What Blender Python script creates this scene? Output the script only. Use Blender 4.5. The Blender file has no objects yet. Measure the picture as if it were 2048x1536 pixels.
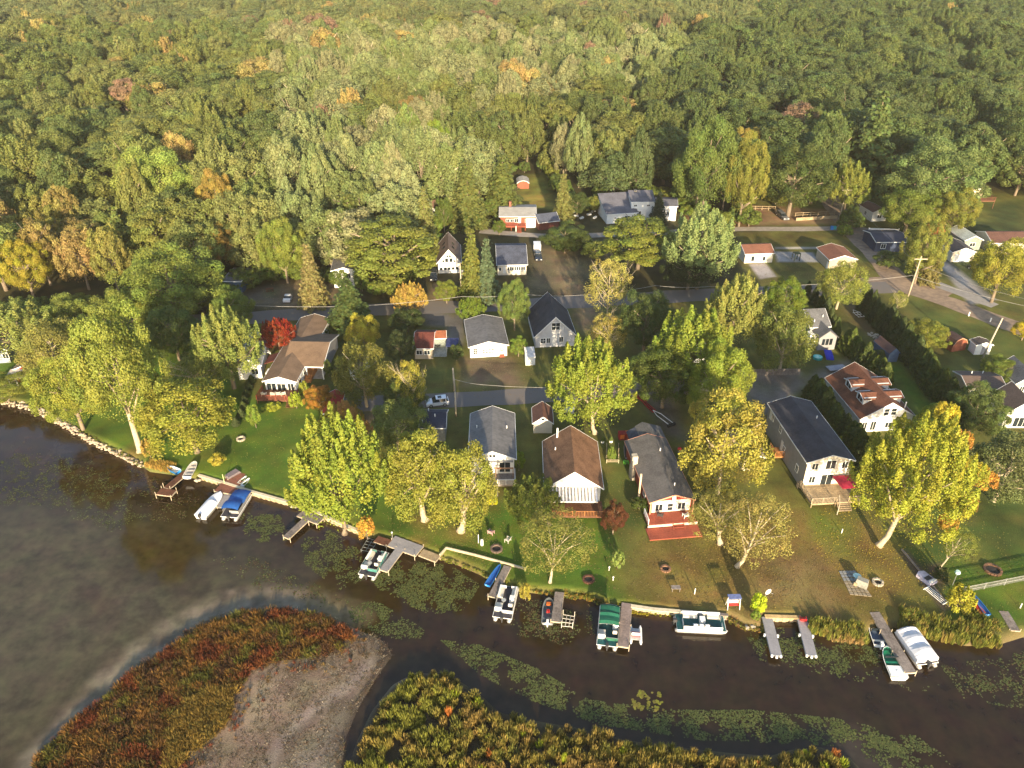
import bpy, math, random
import numpy as np
from mathutils import Vector, Matrix, noise as mnoise
R = math.radians
sc = bpy.context.scene
COL = sc.collection
rnd = random.Random(7)
NR = np.random.RandomState(5)

# ---------------------------------------------------------------- camera
CF, CT, CH = 1558.0, R(31.6), 80.0          # focal length (px of a 2048 wide frame), tilt below the horizon, height
cam_d = bpy.data.cameras.new('drone_camera')
cam = bpy.data.objects.new('drone_camera', cam_d)
COL.objects.link(cam)
cam_d.sensor_width = 36.0
cam_d.lens = CF / 2048.0 * 36.0
cam_d.clip_start = 0.5
cam_d.clip_end = 9000.0
cam.location = (0, 0, CH)
cam.rotation_euler = (math.pi / 2 - CT, 0, 0)
sc.camera = cam

# ---------------------------------------------------------------- sky, sun, exposure
SUN_EL, SUN_AZ = 14.0, 173.0                 # degrees; azimuth clockwise from +Y
world = bpy.data.worlds.new('World')
sc.world = world
world.use_nodes = True
wn = world.node_tree
bgn = wn.nodes.get('Background') or wn.nodes.new('ShaderNodeBackground')
outn = wn.nodes.get('World Output') or wn.nodes.new('ShaderNodeOutputWorld')
wn.links.new(bgn.outputs[0], outn.inputs[0])
sky = wn.nodes.new('ShaderNodeTexSky')
sky.sky_type = 'NISHITA'
sky.sun_disc = False
sky.sun_elevation = R(SUN_EL)
sky.sun_rotation = R(SUN_AZ)
sky.air_density = 1.0
sky.dust_density = 1.0
wn.links.new(sky.outputs[0], bgn.inputs['Color'])
bgn.inputs['Strength'].default_value = 0.13
sun_d = bpy.data.lights.new('sun', 'SUN')
sun_d.energy = 5.0
sun_d.angle = R(0.5)
sun_d.color = (1.0, 0.80, 0.52)
sun = bpy.data.objects.new('sun', sun_d)
COL.objects.link(sun)
sdir = Vector((-math.sin(R(SUN_AZ)) * math.cos(R(SUN_EL)), -math.cos(R(SUN_AZ)) * math.cos(R(SUN_EL)), -math.sin(R(SUN_EL))))
sun.rotation_euler = sdir.to_track_quat('-Z', 'Y').to_euler()
sun.location = (0, -50, 200)
sc.view_settings.view_transform = 'Standard'
sc.view_settings.look = 'None'
sc.view_settings.gamma = 1.0
sc.view_settings.use_curve_mapping = False
sc.view_settings.exposure = 1.44
sc.cycles.max_bounces = 6
sc.cycles.diffuse_bounces = 3
sc.cycles.transmission_bounces = 3
sc.cycles.transparent_max_bounces = 6
sc.cycles.volume_bounces = 0

# ---------------------------------------------------------------- surveying the place from the photograph
GZ = 0.8                                     # height of the village ground above the lake

def G(px, py, z=GZ):
    """point at height z seen at pixel (px,py) of the 2048x1536 photograph"""
    u = (px - 1024) / CF
    v = (py - 768) / CF
    dy = math.cos(CT) - v * math.sin(CT)
    dz = -(math.sin(CT) + v * math.cos(CT))
    t = (z - CH) / dz
    return Vector((u * t, dy * t, z))

def P(x, y, z):
    z -= CH
    c = y * math.cos(CT) - z * math.sin(CT)
    v = -(z * math.cos(CT) + y * math.sin(CT))
    return (1024 + CF * x / c, 768 + CF * v / c)

def depth_scale(x, y, z):
    return CF / (y * math.cos(CT) - (z - CH) * math.sin(CT))

def rise(x, y):
    """height of the wooded rise behind the village, above GZ"""
    t = min(1.0, max(0.0, (y - 262.0) / 220.0))
    return 9.0 * t * t * (3 - 2 * t)

# ---------------------------------------------------------------- materials
MATS = {}

def new_mat(name):
    m = bpy.data.materials.new(name)
    m.use_nodes = True
    nt = m.node_tree
    b = nt.nodes.get('Principled BSDF')
    return m, nt, b

def mat(name, col, rough=0.75, var=0.18, scale=3.0, metal=0.0, spec=0.3, bump=0.0, stripe=None, col2=None):
    """plain coloured material with noise in colour and fine relief; stripe=(axis, period_m, depth) adds courses/boards"""
    if name in MATS:
        return MATS[name]
    m, nt, b = new_mat(name)
    N, L = nt.nodes, nt.links
    tc = N.new('ShaderNodeTexCoord')
    n1 = N.new('ShaderNodeTexNoise')
    n1.inputs['Scale'].default_value = scale
    n1.inputs['Detail'].default_value = 6
    L.new(tc.outputs['Object'], n1.inputs['Vector'])
    n2 = N.new('ShaderNodeTexNoise')
    n2.inputs['Scale'].default_value = scale * 0.13
    n2.inputs['Detail'].default_value = 3
    L.new(tc.outputs['Object'], n2.inputs['Vector'])
    mix = N.new('ShaderNodeMix'); mix.data_type = 'RGBA'
    c2 = col2 if col2 else tuple(c * (1 - 2.2 * var) for c in col)
    mix.inputs['A'].default_value = (*[min(1, c * (1 + var)) for c in col], 1)
    mix.inputs['B'].default_value = (*[max(0, c) for c in c2], 1)
    add = N.new('ShaderNodeMath'); add.operation = 'ADD'
    L.new(n1.outputs['Fac'], add.inputs[0]); L.new(n2.outputs['Fac'], add.inputs[1])
    mr = N.new('ShaderNodeMapRange')
    mr.inputs['From Min'].default_value = 0.75; mr.inputs['From Max'].default_value = 1.3
    L.new(add.outputs[0], mr.inputs['Value'])
    L.new(mr.outputs[0], mix.inputs['Factor'])
    last = mix.outputs['Result']
    if stripe:
        ax, per, dep = stripe
        sx = N.new('ShaderNodeSeparateXYZ'); L.new(tc.outputs['Object'], sx.inputs[0])
        mu = N.new('ShaderNodeMath'); mu.operation = 'DIVIDE'; mu.inputs[1].default_value = per
        L.new(sx.outputs[ax], mu.inputs[0])
        fr = N.new('ShaderNodeMath'); fr.operation = 'FRACT'; L.new(mu.outputs[0], fr.inputs[0])
        lt = N.new('ShaderNodeMath'); lt.operation = 'LESS_THAN'; lt.inputs[1].default_value = 0.16
        L.new(fr.outputs[0], lt.inputs[0])
        m2 = N.new('ShaderNodeMix'); m2.data_type = 'RGBA'
        sc_ = N.new('ShaderNodeMath'); sc_.operation = 'MULTIPLY'; sc_.inputs[1].default_value = dep
        L.new(lt.outputs[0], sc_.inputs[0]); L.new(sc_.outputs[0], m2.inputs['Factor'])
        L.new(last, m2.inputs['A']); m2.inputs['B'].default_value = (*[c * 0.3 for c in col], 1)
        last = m2.outputs['Result']
    L.new(last, b.inputs['Base Color'])
    b.inputs['Roughness'].default_value = rough
    b.inputs['Metallic'].default_value = metal
    b.inputs['Specular IOR Level'].default_value = spec
    if bump > 0:
        bp = N.new('ShaderNodeBump'); bp.inputs['Strength'].default_value = bump; bp.inputs['Distance'].default_value = 0.05
        L.new(n1.outputs['Fac'], bp.inputs['Height']); L.new(bp.outputs[0], b.inputs['Normal'])
    MATS[name] = m
    return m

def leaf_mat():
    m, nt, b = new_mat('leaves')
    N, L = nt.nodes, nt.links
    at = N.new('ShaderNodeAttribute'); at.attribute_type = 'INSTANCER'; at.attribute_name = 'tint'
    vr = N.new('ShaderNodeAttribute'); vr.attribute_type = 'GEOMETRY'; vr.attribute_name = 'vary'
    sx = N.new('ShaderNodeSeparateXYZ'); L.new(vr.outputs['Vector'], sx.inputs[0])
    hs = N.new('ShaderNodeHueSaturation')
    mh = N.new('ShaderNodeMapRange'); mh.inputs['To Min'].default_value = 0.468; mh.inputs['To Max'].default_value = 0.525
    L.new(sx.outputs[0], mh.inputs['Value'])
    mv = N.new('ShaderNodeMapRange'); mv.inputs['To Min'].default_value = 0.62; mv.inputs['To Max'].default_value = 1.42
    L.new(sx.outputs[1], mv.inputs['Value'])
    L.new(mh.outputs[0], hs.inputs['Hue']); L.new(mv.outputs[0], hs.inputs['Value'])
    L.new(at.outputs['Color'], hs.inputs['Color'])
    L.new(hs.outputs[0], b.inputs['Base Color'])
    b.inputs['Roughness'].default_value = 0.6
    b.inputs['Specular IOR Level'].default_value = 0.25
    tr = N.new('ShaderNodeBsdfTranslucent'); L.new(hs.outputs[0], tr.inputs['Color'])
    mx = N.new('ShaderNodeMixShader'); mx.inputs[0].default_value = 0.30
    L.new(b.outputs[0], mx.inputs[1]); L.new(tr.outputs[0], mx.inputs[2])
    L.new(mx.outputs[0], N.get('Material Output').inputs[0])
    return m
LEAF = leaf_mat()

def vcol_mat(name, rough=0.9, nscale=1.2, nvar=0.35, bump=0.3, spec=0.2, fine=9.0):
    """colour from the mesh's own painted colour, broken up by noise"""
    m, nt, b = new_mat(name)
    N, L = nt.nodes, nt.links
    at = N.new('ShaderNodeAttribute'); at.attribute_name = 'soil'
    ge = N.new('ShaderNodeNewGeometry')
    n1 = N.new('ShaderNodeTexNoise'); n1.inputs['Scale'].default_value = nscale * 0.12; n1.inputs['Detail'].default_value = 8
    n1.inputs['Roughness'].default_value = 0.62
    n2 = N.new('ShaderNodeTexNoise'); n2.inputs['Scale'].default_value = fine; n2.inputs['Detail'].default_value = 4
    L.new(ge.outputs['Position'], n1.inputs['Vector']); L.new(ge.outputs['Position'], n2.inputs['Vector'])
    ad = N.new('ShaderNodeMath'); ad.operation = 'MULTIPLY_ADD'; ad.inputs[1].default_value = 0.6
    L.new(n2.outputs['Fac'], ad.inputs[0]); L.new(n1.outputs['Fac'], ad.inputs[2])
    mr = N.new('ShaderNodeMapRange')
    mr.inputs['From Min'].default_value = 0.55; mr.inputs['From Max'].default_value = 1.05
    mr.inputs['To Min'].default_value = 1 - nvar; mr.inputs['To Max'].default_value = 1 + nvar
    L.new(ad.outputs[0], mr.inputs['Value'])
    hs = N.new('ShaderNodeHueSaturation')
    n3 = N.new('ShaderNodeTexNoise'); n3.inputs['Scale'].default_value = 0.35; n3.inputs['Detail'].default_value = 5
    L.new(ge.outputs['Position'], n3.inputs['Vector'])
    mh = N.new('ShaderNodeMapRange'); mh.inputs['From Min'].default_value = 0.3; mh.inputs['From Max'].default_value = 0.7
    mh.inputs['To Min'].default_value = 0.475; mh.inputs['To Max'].default_value = 0.525
    L.new(n3.outputs['Fac'], mh.inputs['Value']); L.new(mh.outputs[0], hs.inputs['Hue'])
    L.new(at.outputs['Color'], hs.inputs['Color']); L.new(mr.outputs[0], hs.inputs['Value'])
    L.new(hs.outputs[0], b.inputs['Base Color'])
    b.inputs['Roughness'].default_value = rough
    b.inputs['Specular IOR Level'].default_value = spec
    if bump:
        bp = N.new('ShaderNodeBump'); bp.inputs['Strength'].default_value = bump; bp.inputs['Distance'].default_value = 0.12
        L.new(n2.outputs['Fac'], bp.inputs['Height']); L.new(bp.outputs[0], b.inputs['Normal'])
    return m

WHITE = mat('white_siding', (.72, .72, .70), .6, .05, 2.0, stripe=(2, .2, .18))
CREAM = mat('cream_siding', (.62, .57, .46), .65, .06, 2.0, stripe=(2, .2, .2))
GREY = mat('grey_siding', (.27, .27, .28), .65, .06, 2.0, stripe=(2, .2, .2))
BLUEW = mat('blue_siding', (.07, .13, .24), .65, .08, 2.0, stripe=(2, .2, .2))
REDW = mat('red_siding', (.28, .045, .03), .7, .1, 2.0, stripe=(2, .25, .2))
ORANGEW = mat('orange_red_siding', (.27, .085, .05), .7, .1, 2.0, stripe=(0, .3, .3))
TANW = mat('tan_siding', (.42, .36, .27), .7, .08, 2.0, stripe=(2, .2, .2))
TRIM = mat('white_trim', (.78, .78, .76), .5, .03)
PINK = mat('salmon_trim', (.62, .30, .20), .6, .08)
GLASS = mat('window_glass', (.02, .028, .035), .08, .2, spec=.5)
DOORW = mat('white_door', (.68, .68, .66), .5, .05)
R_BROWN = mat('brown_shingles', (.20, .105, .058), .9, .22, 5.0, bump=.4, stripe=(1, .28, .16))
R_LBROWN = mat('tan_brown_shingles', (.19, .125, .08), .9, .14, 5.0, bump=.4, stripe=(1, .28, .14))
R_GREY = mat('grey_shingles', (.125, .125, .13), .9, .22, 4.0, bump=.4, stripe=(1, .28, .16))
R_DARK = mat('charcoal_shingles', (.052, .050, .060), .9, .18, 4.0, bump=.4, stripe=(1, .28, .16))
R_NAVY = mat('slate_blue_shingles', (.07, .08, .115), .9, .22, 4.0, bump=.4, stripe=(1, .28, .16))
R_RED = mat('red_shingles', (.20, .085, .055), .9, .14, 4.0, bump=.4, stripe=(1, .28, .14))
R_DRED = mat('dark_red_shingles', (.125, .035, .026), .9, .22, 4.0, bump=.4, stripe=(1, .28, .14))
R_ORANGE = mat('rust_brown_shingles', (.165, .066, .038), .9, .22, 4.0, bump=.4, stripe=(1, .28, .14))
R_LIGHT = mat('pale_grey_shingles', (.34, .33, .31), .9, .1, 4.0, bump=.3, stripe=(1, .28, .14))
R_TAN = mat('tan_metal_roof', (.30, .24, .19), .6, .1, 3.0, stripe=(0, .5, .25))
R_METAL = mat('ribbed_grey_roof', (.15, .145, .145), .75, .16, 1.6, stripe=(1, .55, .2))
WOODR = mat('red_deck_boards', (.30, .075, .045), .75, .15, 4.0)
WOODO = mat('orange_wood', (.42, .18, .06), .75, .15, 4.0)
WOODB = mat('brown_deck_boards', (.15, .065, .038), .8, .2, 4.0)
WOODG = mat('weathered_grey_boards', (.24, .205, .185), .85, .22, 4.0)
WOODT = mat('tan_boards', (.38, .29, .18), .85, .18, 4.0)
PLASTG = mat('grey_plastic_decking', (.30, .29, .31), .7, .08, 4.0)
POLEW = mat('pale_pole_wood', (.46, .39, .29), .85, .15, 4.0)
ALU = mat('aluminium', (.55, .55, .55), .35, .08, metal=.7)
GALV = mat('galvanised_steel', (.45, .45, .45), .5, .1, metal=.4)
BLACK = mat('black_rubber', (.015, .015, .016), .7, .1)
DKGREY = mat('dark_grey_plastic', (.05, .05, .055), .6, .12)
GELW = mat('white_gelcoat', (.80, .80, .78), .3, .03, spec=.5)
CANVW = mat('white_canvas', (.66, .66, .70), .8, .06)
BLUEC = mat('blue_canvas', (.015, .085, .32), .7, .12)
LBLUE = mat('bright_blue_plastic', (.02, .20, .55), .4, .12)
GREENC = mat('green_canvas', (.012, .11, .065), .75, .15)
TEAL = mat('teal_carpet', (.01, .075, .085), .9, .15)
TEALP = mat('teal_paint', (.03, .22, .22), .5, .1)
CARPET = mat('dark_grey_carpet', (.045, .045, .06), .95, .15)
VINYL = mat('cream_vinyl', (.62, .58, .50), .5, .06)
REDP = mat('red_plastic', (.52, .03, .03), .5, .1)
ORANGEP = mat('orange_plastic', (.65, .16, .03), .5, .1)
GREENP = mat('bright_green_plastic', (.14, .50, .05), .5, .1)
BURG = mat('burgundy_canvas', (.36, .02, .05), .8, .1)
STONE = mat('pale_stone', (.42, .37, .29), .9, .2, 2.0, bump=.5)
BRICK = mat('red_brown_brick', (.22, .09, .06), .9, .2, 5.0, bump=.4)
CONC = mat('concrete', (.34, .31, .28), .9, .12, 1.5, bump=.2)
SEAW = mat('seawall_cap', (.62, .54, .38), .85, .12, 2.0)
ASH = mat('fire_pit_ash', (.05, .045, .04), .95, .3, 4.0)
PAINTW = mat('white_car_paint', (.74, .75, .78), .25, .02, spec=.6)
PAINTD = mat('dark_car_paint', (.02, .022, .03), .25, .1, spec=.6)
PAINTG = mat('grey_car_paint', (.13, .14, .16), .25, .06, spec=.6)
BARK = mat('grey_brown_bark', (.21, .165, .12), .95, .25, 3.0, bump=.6)
BARKP = mat('pale_bark', (.42, .35, .25), .95, .18, 3.0, bump=.5)

# ---------------------------------------------------------------- mesh builder
class MB:
    def __init__(s):
        s.v = []; s.f = []

    def quad(s, a, b, c, d):
        n = len(s.v); s.v += [tuple(a), tuple(b), tuple(c), tuple(d)]; s.f.append((n, n + 1, n + 2, n + 3))

    def tri(s, a, b, c):
        n = len(s.v); s.v += [tuple(a), tuple(b), tuple(c)]; s.f.append((n, n + 1, n + 2))

    def box(s, x0, y0, z0, x1, y1, z1):
        if x0 > x1: x0, x1 = x1, x0
        if y0 > y1: y0, y1 = y1, y0
        if z0 > z1: z0, z1 = z1, z0
        n = len(s.v)
        s.v += [(x0, y0, z0), (x1, y0, z0), (x1, y1, z0), (x0, y1, z0), (x0, y0, z1), (x1, y0, z1), (x1, y1, z1), (x0, y1, z1)]
        s.f += [(n, n + 3, n + 2, n + 1), (n + 4, n + 5, n + 6, n + 7), (n, n + 1, n + 5, n + 4), (n + 1, n + 2, n + 6, n + 5),
                (n + 2, n + 3, n + 7, n + 6), (n + 3, n, n + 4, n + 7)]
        return s

    def prism(s, pts, off):
        """extrude a planar ring of 3D points by the vector off"""
        n = len(s.v); k = len(pts); off = Vector(off)
        s.v += [tuple(p) for p in pts] + [tuple(Vector(p) + off) for p in pts]
        s.f.append(tuple(range(n, n + k))[::-1]); s.f.append(tuple(range(n + k, n + 2 * k)))
        for i in range(k):
            j = (i + 1) % k
            s.f.append((n + i, n + j, n + k + j, n + k + i))
        return s

    def tube(s, pts, rad, n=6, cap=True):
        pts = [Vector(p) for p in pts]
        if not isinstance(rad, (list, tuple)): rad = [rad] * len(pts)
        base = len(s.v)
        for i, p in enumerate(pts):
            d = (pts[min(i + 1, len(pts) - 1)] - pts[max(i - 1, 0)])
            if d.length < 1e-9: d = Vector((0, 0, 1))
            d.normalize()
            a = d.cross(Vector((0, 0, 1)))
            if a.length < .05: a = d.cross(Vector((1, 0, 0)))
            a.normalize(); b = d.cross(a)
            for k in range(n):
                t = 2 * math.pi * k / n
                s.v.append(tuple(p + (a * math.cos(t) + b * math.sin(t)) * rad[i]))
        for i in range(len(pts) - 1):
            for k in range(n):
                q = (k + 1) % n
                s.f.append((base + i * n + k, base + i * n + q, base + (i + 1) * n + q, base + (i + 1) * n + k))
        if cap:
            s.f.append(tuple(base + k for k in range(n))[::-1])
            s.f.append(tuple(base + (len(pts) - 1) * n + k for k in range(n)))
        return s

    def disc(s, c, r, n=12, h=.02):
        pts = [(c[0] + r * math.cos(2 * math.pi * k / n), c[1] + r * math.sin(2 * math.pi * k / n), c[2]) for k in range(n)]
        return s.prism(pts, (0, 0, h))

    def ball(s, c, r, n=8, m=5, sz=1.0):
        base = len(s.v)
        for i in range(m + 1):
            a = math.pi * i / m
            for k in range(n):
                t = 2 * math.pi * k / n
                s.v.append((c[0] + r * math.sin(a) * math.cos(t), c[1] + r * math.sin(a) * math.sin(t), c[2] + r * sz * math.cos(a)))
        for i in range(m):
            for k in range(n):
                q = (k + 1) % n
                s.f.append((base + i * n + k, base + (i + 1) * n + k, base + (i + 1) * n + q, base + i * n + q))
        return s

    def mesh(s, name, m, smooth=False):
        me = bpy.data.meshes.new(name)
        me.from_pydata(s.v, [], s.f)
        if m: me.materials.append(m)
        if smooth:
            me.polygons.foreach_set('use_smooth', [True] * len(me.polygons))
        me.update()
        return me

    def build(s, name, m, parent=None, smooth=False):
        o = bpy.data.objects.new(name, s.mesh(name, m, smooth))
        COL.objects.link(o)
        if parent: o.parent = parent
        return o

def place(name, me, parent=None, loc=(0, 0, 0), rz=0.0, scale=None):
    o = bpy.data.objects.new(name, me)
    COL.objects.link(o)
    if parent: o.parent = parent
    o.location = loc; o.rotation_euler = (0, 0, rz)
    if scale: o.scale = scale
    return o

def tag(o, label, cat, group=None, kind=None):
    o['label'] = label
    if cat: o['category'] = cat
    if group: o['group'] = group
    if kind: o['kind'] = kind
    return o

def thing(name, label, cat, loc=(0, 0, 0), rz=0.0, group=None):
    o = bpy.data.objects.new(name, None)
    o.empty_display_size = .3
    COL.objects.link(o)
    o.location = loc; o.rotation_euler = (0, 0, rz)
    return tag(o, label, cat, group)

def clone(root, loc, rz=None, label=None):
    r = root.copy(); COL.objects.link(r); r.location = loc
    if rz is not None: r.rotation_euler = (0, 0, rz)
    if label: r['label'] = label
    for ch in root.children:
        c = ch.copy(); COL.objects.link(c); c.parent = r
        for g in ch.children:
            d = g.copy(); COL.objects.link(d); d.parent = c
    return r

def heading(a, b):
    return math.atan2(b[1] - a[1], b[0] - a[0])
# ================================================================ GROUND AND WATER
def poly_world(pts, z=GZ):
    return np.array([[*G(px, py, z)[:2]] for px, py in pts])

def sdist(X, Y, poly):
    """signed distance (positive inside) of points to a polygon"""
    n = len(poly)
    d2 = np.full(X.shape, 1e18); inside = np.zeros(X.shape, bool)
    for i in range(n):
        x0, y0 = poly[i]; x1, y1 = poly[(i + 1) % n]
        ex, ey = x1 - x0, y1 - y0
        L2 = ex * ex + ey * ey + 1e-12
        t = np.clip(((X - x0) * ex + (Y - y0) * ey) / L2, 0, 1)
        d2 = np.minimum(d2, (X - x0 - t * ex) ** 2 + (Y - y0 - t * ey) ** 2)
        cond = ((y0 > Y) != (y1 > Y))
        xi = (x1 - x0) * (Y - y0) / ((y1 - y0) if abs(y1 - y0) > 1e-12 else 1e-12) + x0
        inside ^= cond & (X < xi)
    d = np.sqrt(d2)
    return np.where(inside, d, -d)

SHORE = [(-900, 700), (-300, 770), (0, 804), (60, 815), (110, 838), (180, 880), (230, 905), (275, 926), (300, 944), (345, 950),
         (395, 958), (510, 992), (575, 1010), (600, 1014), (640, 1036), (720, 1072), (790, 1084), (875, 1118), (900, 1124), (960, 1150),
         (985, 1165), (1040, 1184), (1120, 1192), (1180, 1197), (1215, 1215), (1262, 1221), (1380, 1234), (1458, 1240), (1490, 1258),
         (1528, 1264), (1530, 1241), (1602, 1243), (1618, 1258), (1660, 1280), (1725, 1290), (1748, 1262), (1790, 1255), (1850, 1272),
         (1930, 1292), (1990, 1292), (2048, 1274), (2300, 1255), (2900, 1200)]
sh_w = [tuple(G(px, py, 0)[:2]) for px, py in SHORE]
LAND = np.array(sh_w + [(1800, 60), (1800, 3200), (-1800, 3200), (-1800, 200)])
SPIT = poly_world([(20, 1640), (70, 1515), (140, 1445), (215, 1392), (255, 1345), (330, 1296), (400, 1246), (470, 1222), (560, 1214),
                   (650, 1230), (705, 1255), (765, 1282), (785, 1310), (750, 1360), (715, 1420), (690, 1480), (680, 1560), (670, 1700)], 0)
MARSH = poly_world([(690, 1700), (690, 1550), (715, 1480), (745, 1420), (785, 1370), (830, 1345), (900, 1350), (955, 1385), (1000, 1425),
                    (1060, 1440), (1150, 1455), (1250, 1480), (1350, 1493), (1450, 1505), (1540, 1512), (1580, 1500), (1640, 1494),
                    (1700, 1515), (1740, 1560), (1800, 1700)], 0)

def shade_paint(C, X, Y, poly, col, feather=.6, amt=1.0):
    d = sdist(X, Y, poly)
    w = np.clip(d / feather * .5 + .5, 0, 1); w = w * w * (3 - 2 * w) * amt
    C[:] = C * (1 - w[:, None]) + np.array(col)[None, :] * w[:, None]

def line_paint(C, X, Y, pts, width, col, feather=.6, amt=1.0, z=GZ):
    pw = poly_world(pts, z)
    d2 = np.full(X.shape, 1e18)
    for i in range(len(pw) - 1):
        x0, y0 = pw[i]; ex, ey = pw[i + 1] - pw[i]
        t = np.clip(((X - x0) * ex + (Y - y0) * ey) / (ex * ex + ey * ey + 1e-9), 0, 1)
        d2 = np.minimum(d2, (X - x0 - t * ex) ** 2 + (Y - y0 - t * ey) ** 2)
    w = np.clip((width / 2 - np.sqrt(d2)) / feather * .5 + .5, 0, 1) * amt
    C[:] = C * (1 - w[:, None]) + np.array(col)[None, :] * w[:, None]

def grid_mesh(name, xs, ys, zf, mt):
    nx, ny = len(xs), len(ys)
    X, Y = np.meshgrid(xs, ys); X = X.ravel(); Y = Y.ravel()
    Z, C = zf(X, Y)
    me = bpy.data.meshes.new(name)
    me.vertices.add(nx * ny)
    me.vertices.foreach_set('co', np.stack([X, Y, Z], 1).astype(np.float32).ravel())
    i = np.arange((nx - 1) * (ny - 1)); r = i // (nx - 1); c = i % (nx - 1)
    a = r * nx + c
    idx = np.stack([a, a + 1, a + nx + 1, a + nx], 1).astype(np.int32)
    me.loops.add(idx.size); me.loops.foreach_set('vertex_index', idx.ravel())
    me.polygons.add(len(idx)); me.polygons.foreach_set('loop_start', np.arange(0, idx.size, 4, dtype=np.int32))
    me.update(calc_edges=True)
    at = me.attributes.new('soil', 'FLOAT_COLOR', 'POINT')
    at.data.foreach_set('color', np.concatenate([C, np.ones((len(C), 1))], 1).astype(np.float32).ravel())
    me.polygons.foreach_set('use_smooth', [True] * len(me.polygons))
    me.materials.append(mt)
    o = bpy.data.objects.new(name, me); COL.objects.link(o)
    return o

def axis_steps(a, b, fine, growth, lim):
    """fine steps between a and b, growing outwards to +-lim"""
    mid = list(np.arange(a, b + 1e-6, fine))
    s = fine; x = mid[-1]; hi = []
    while x < lim[1]:
        s *= growth; x += s; hi.append(x)
    s = fine; x = mid[0]; lo = []
    while x > lim[0]:
        s *= growth; x -= s; lo.append(x)
    return np.array(lo[::-1] + mid + hi)

LAWN = (.078, .130, .013); DRY = (.19, .130, .034); OLIVE = (.105, .105, .024); DIRT = (.17, .125, .085); FLOOR = (.05, .045, .018)
GRAVEL = (.20, .17, .145); SAND = (.36, .30, .22)

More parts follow.
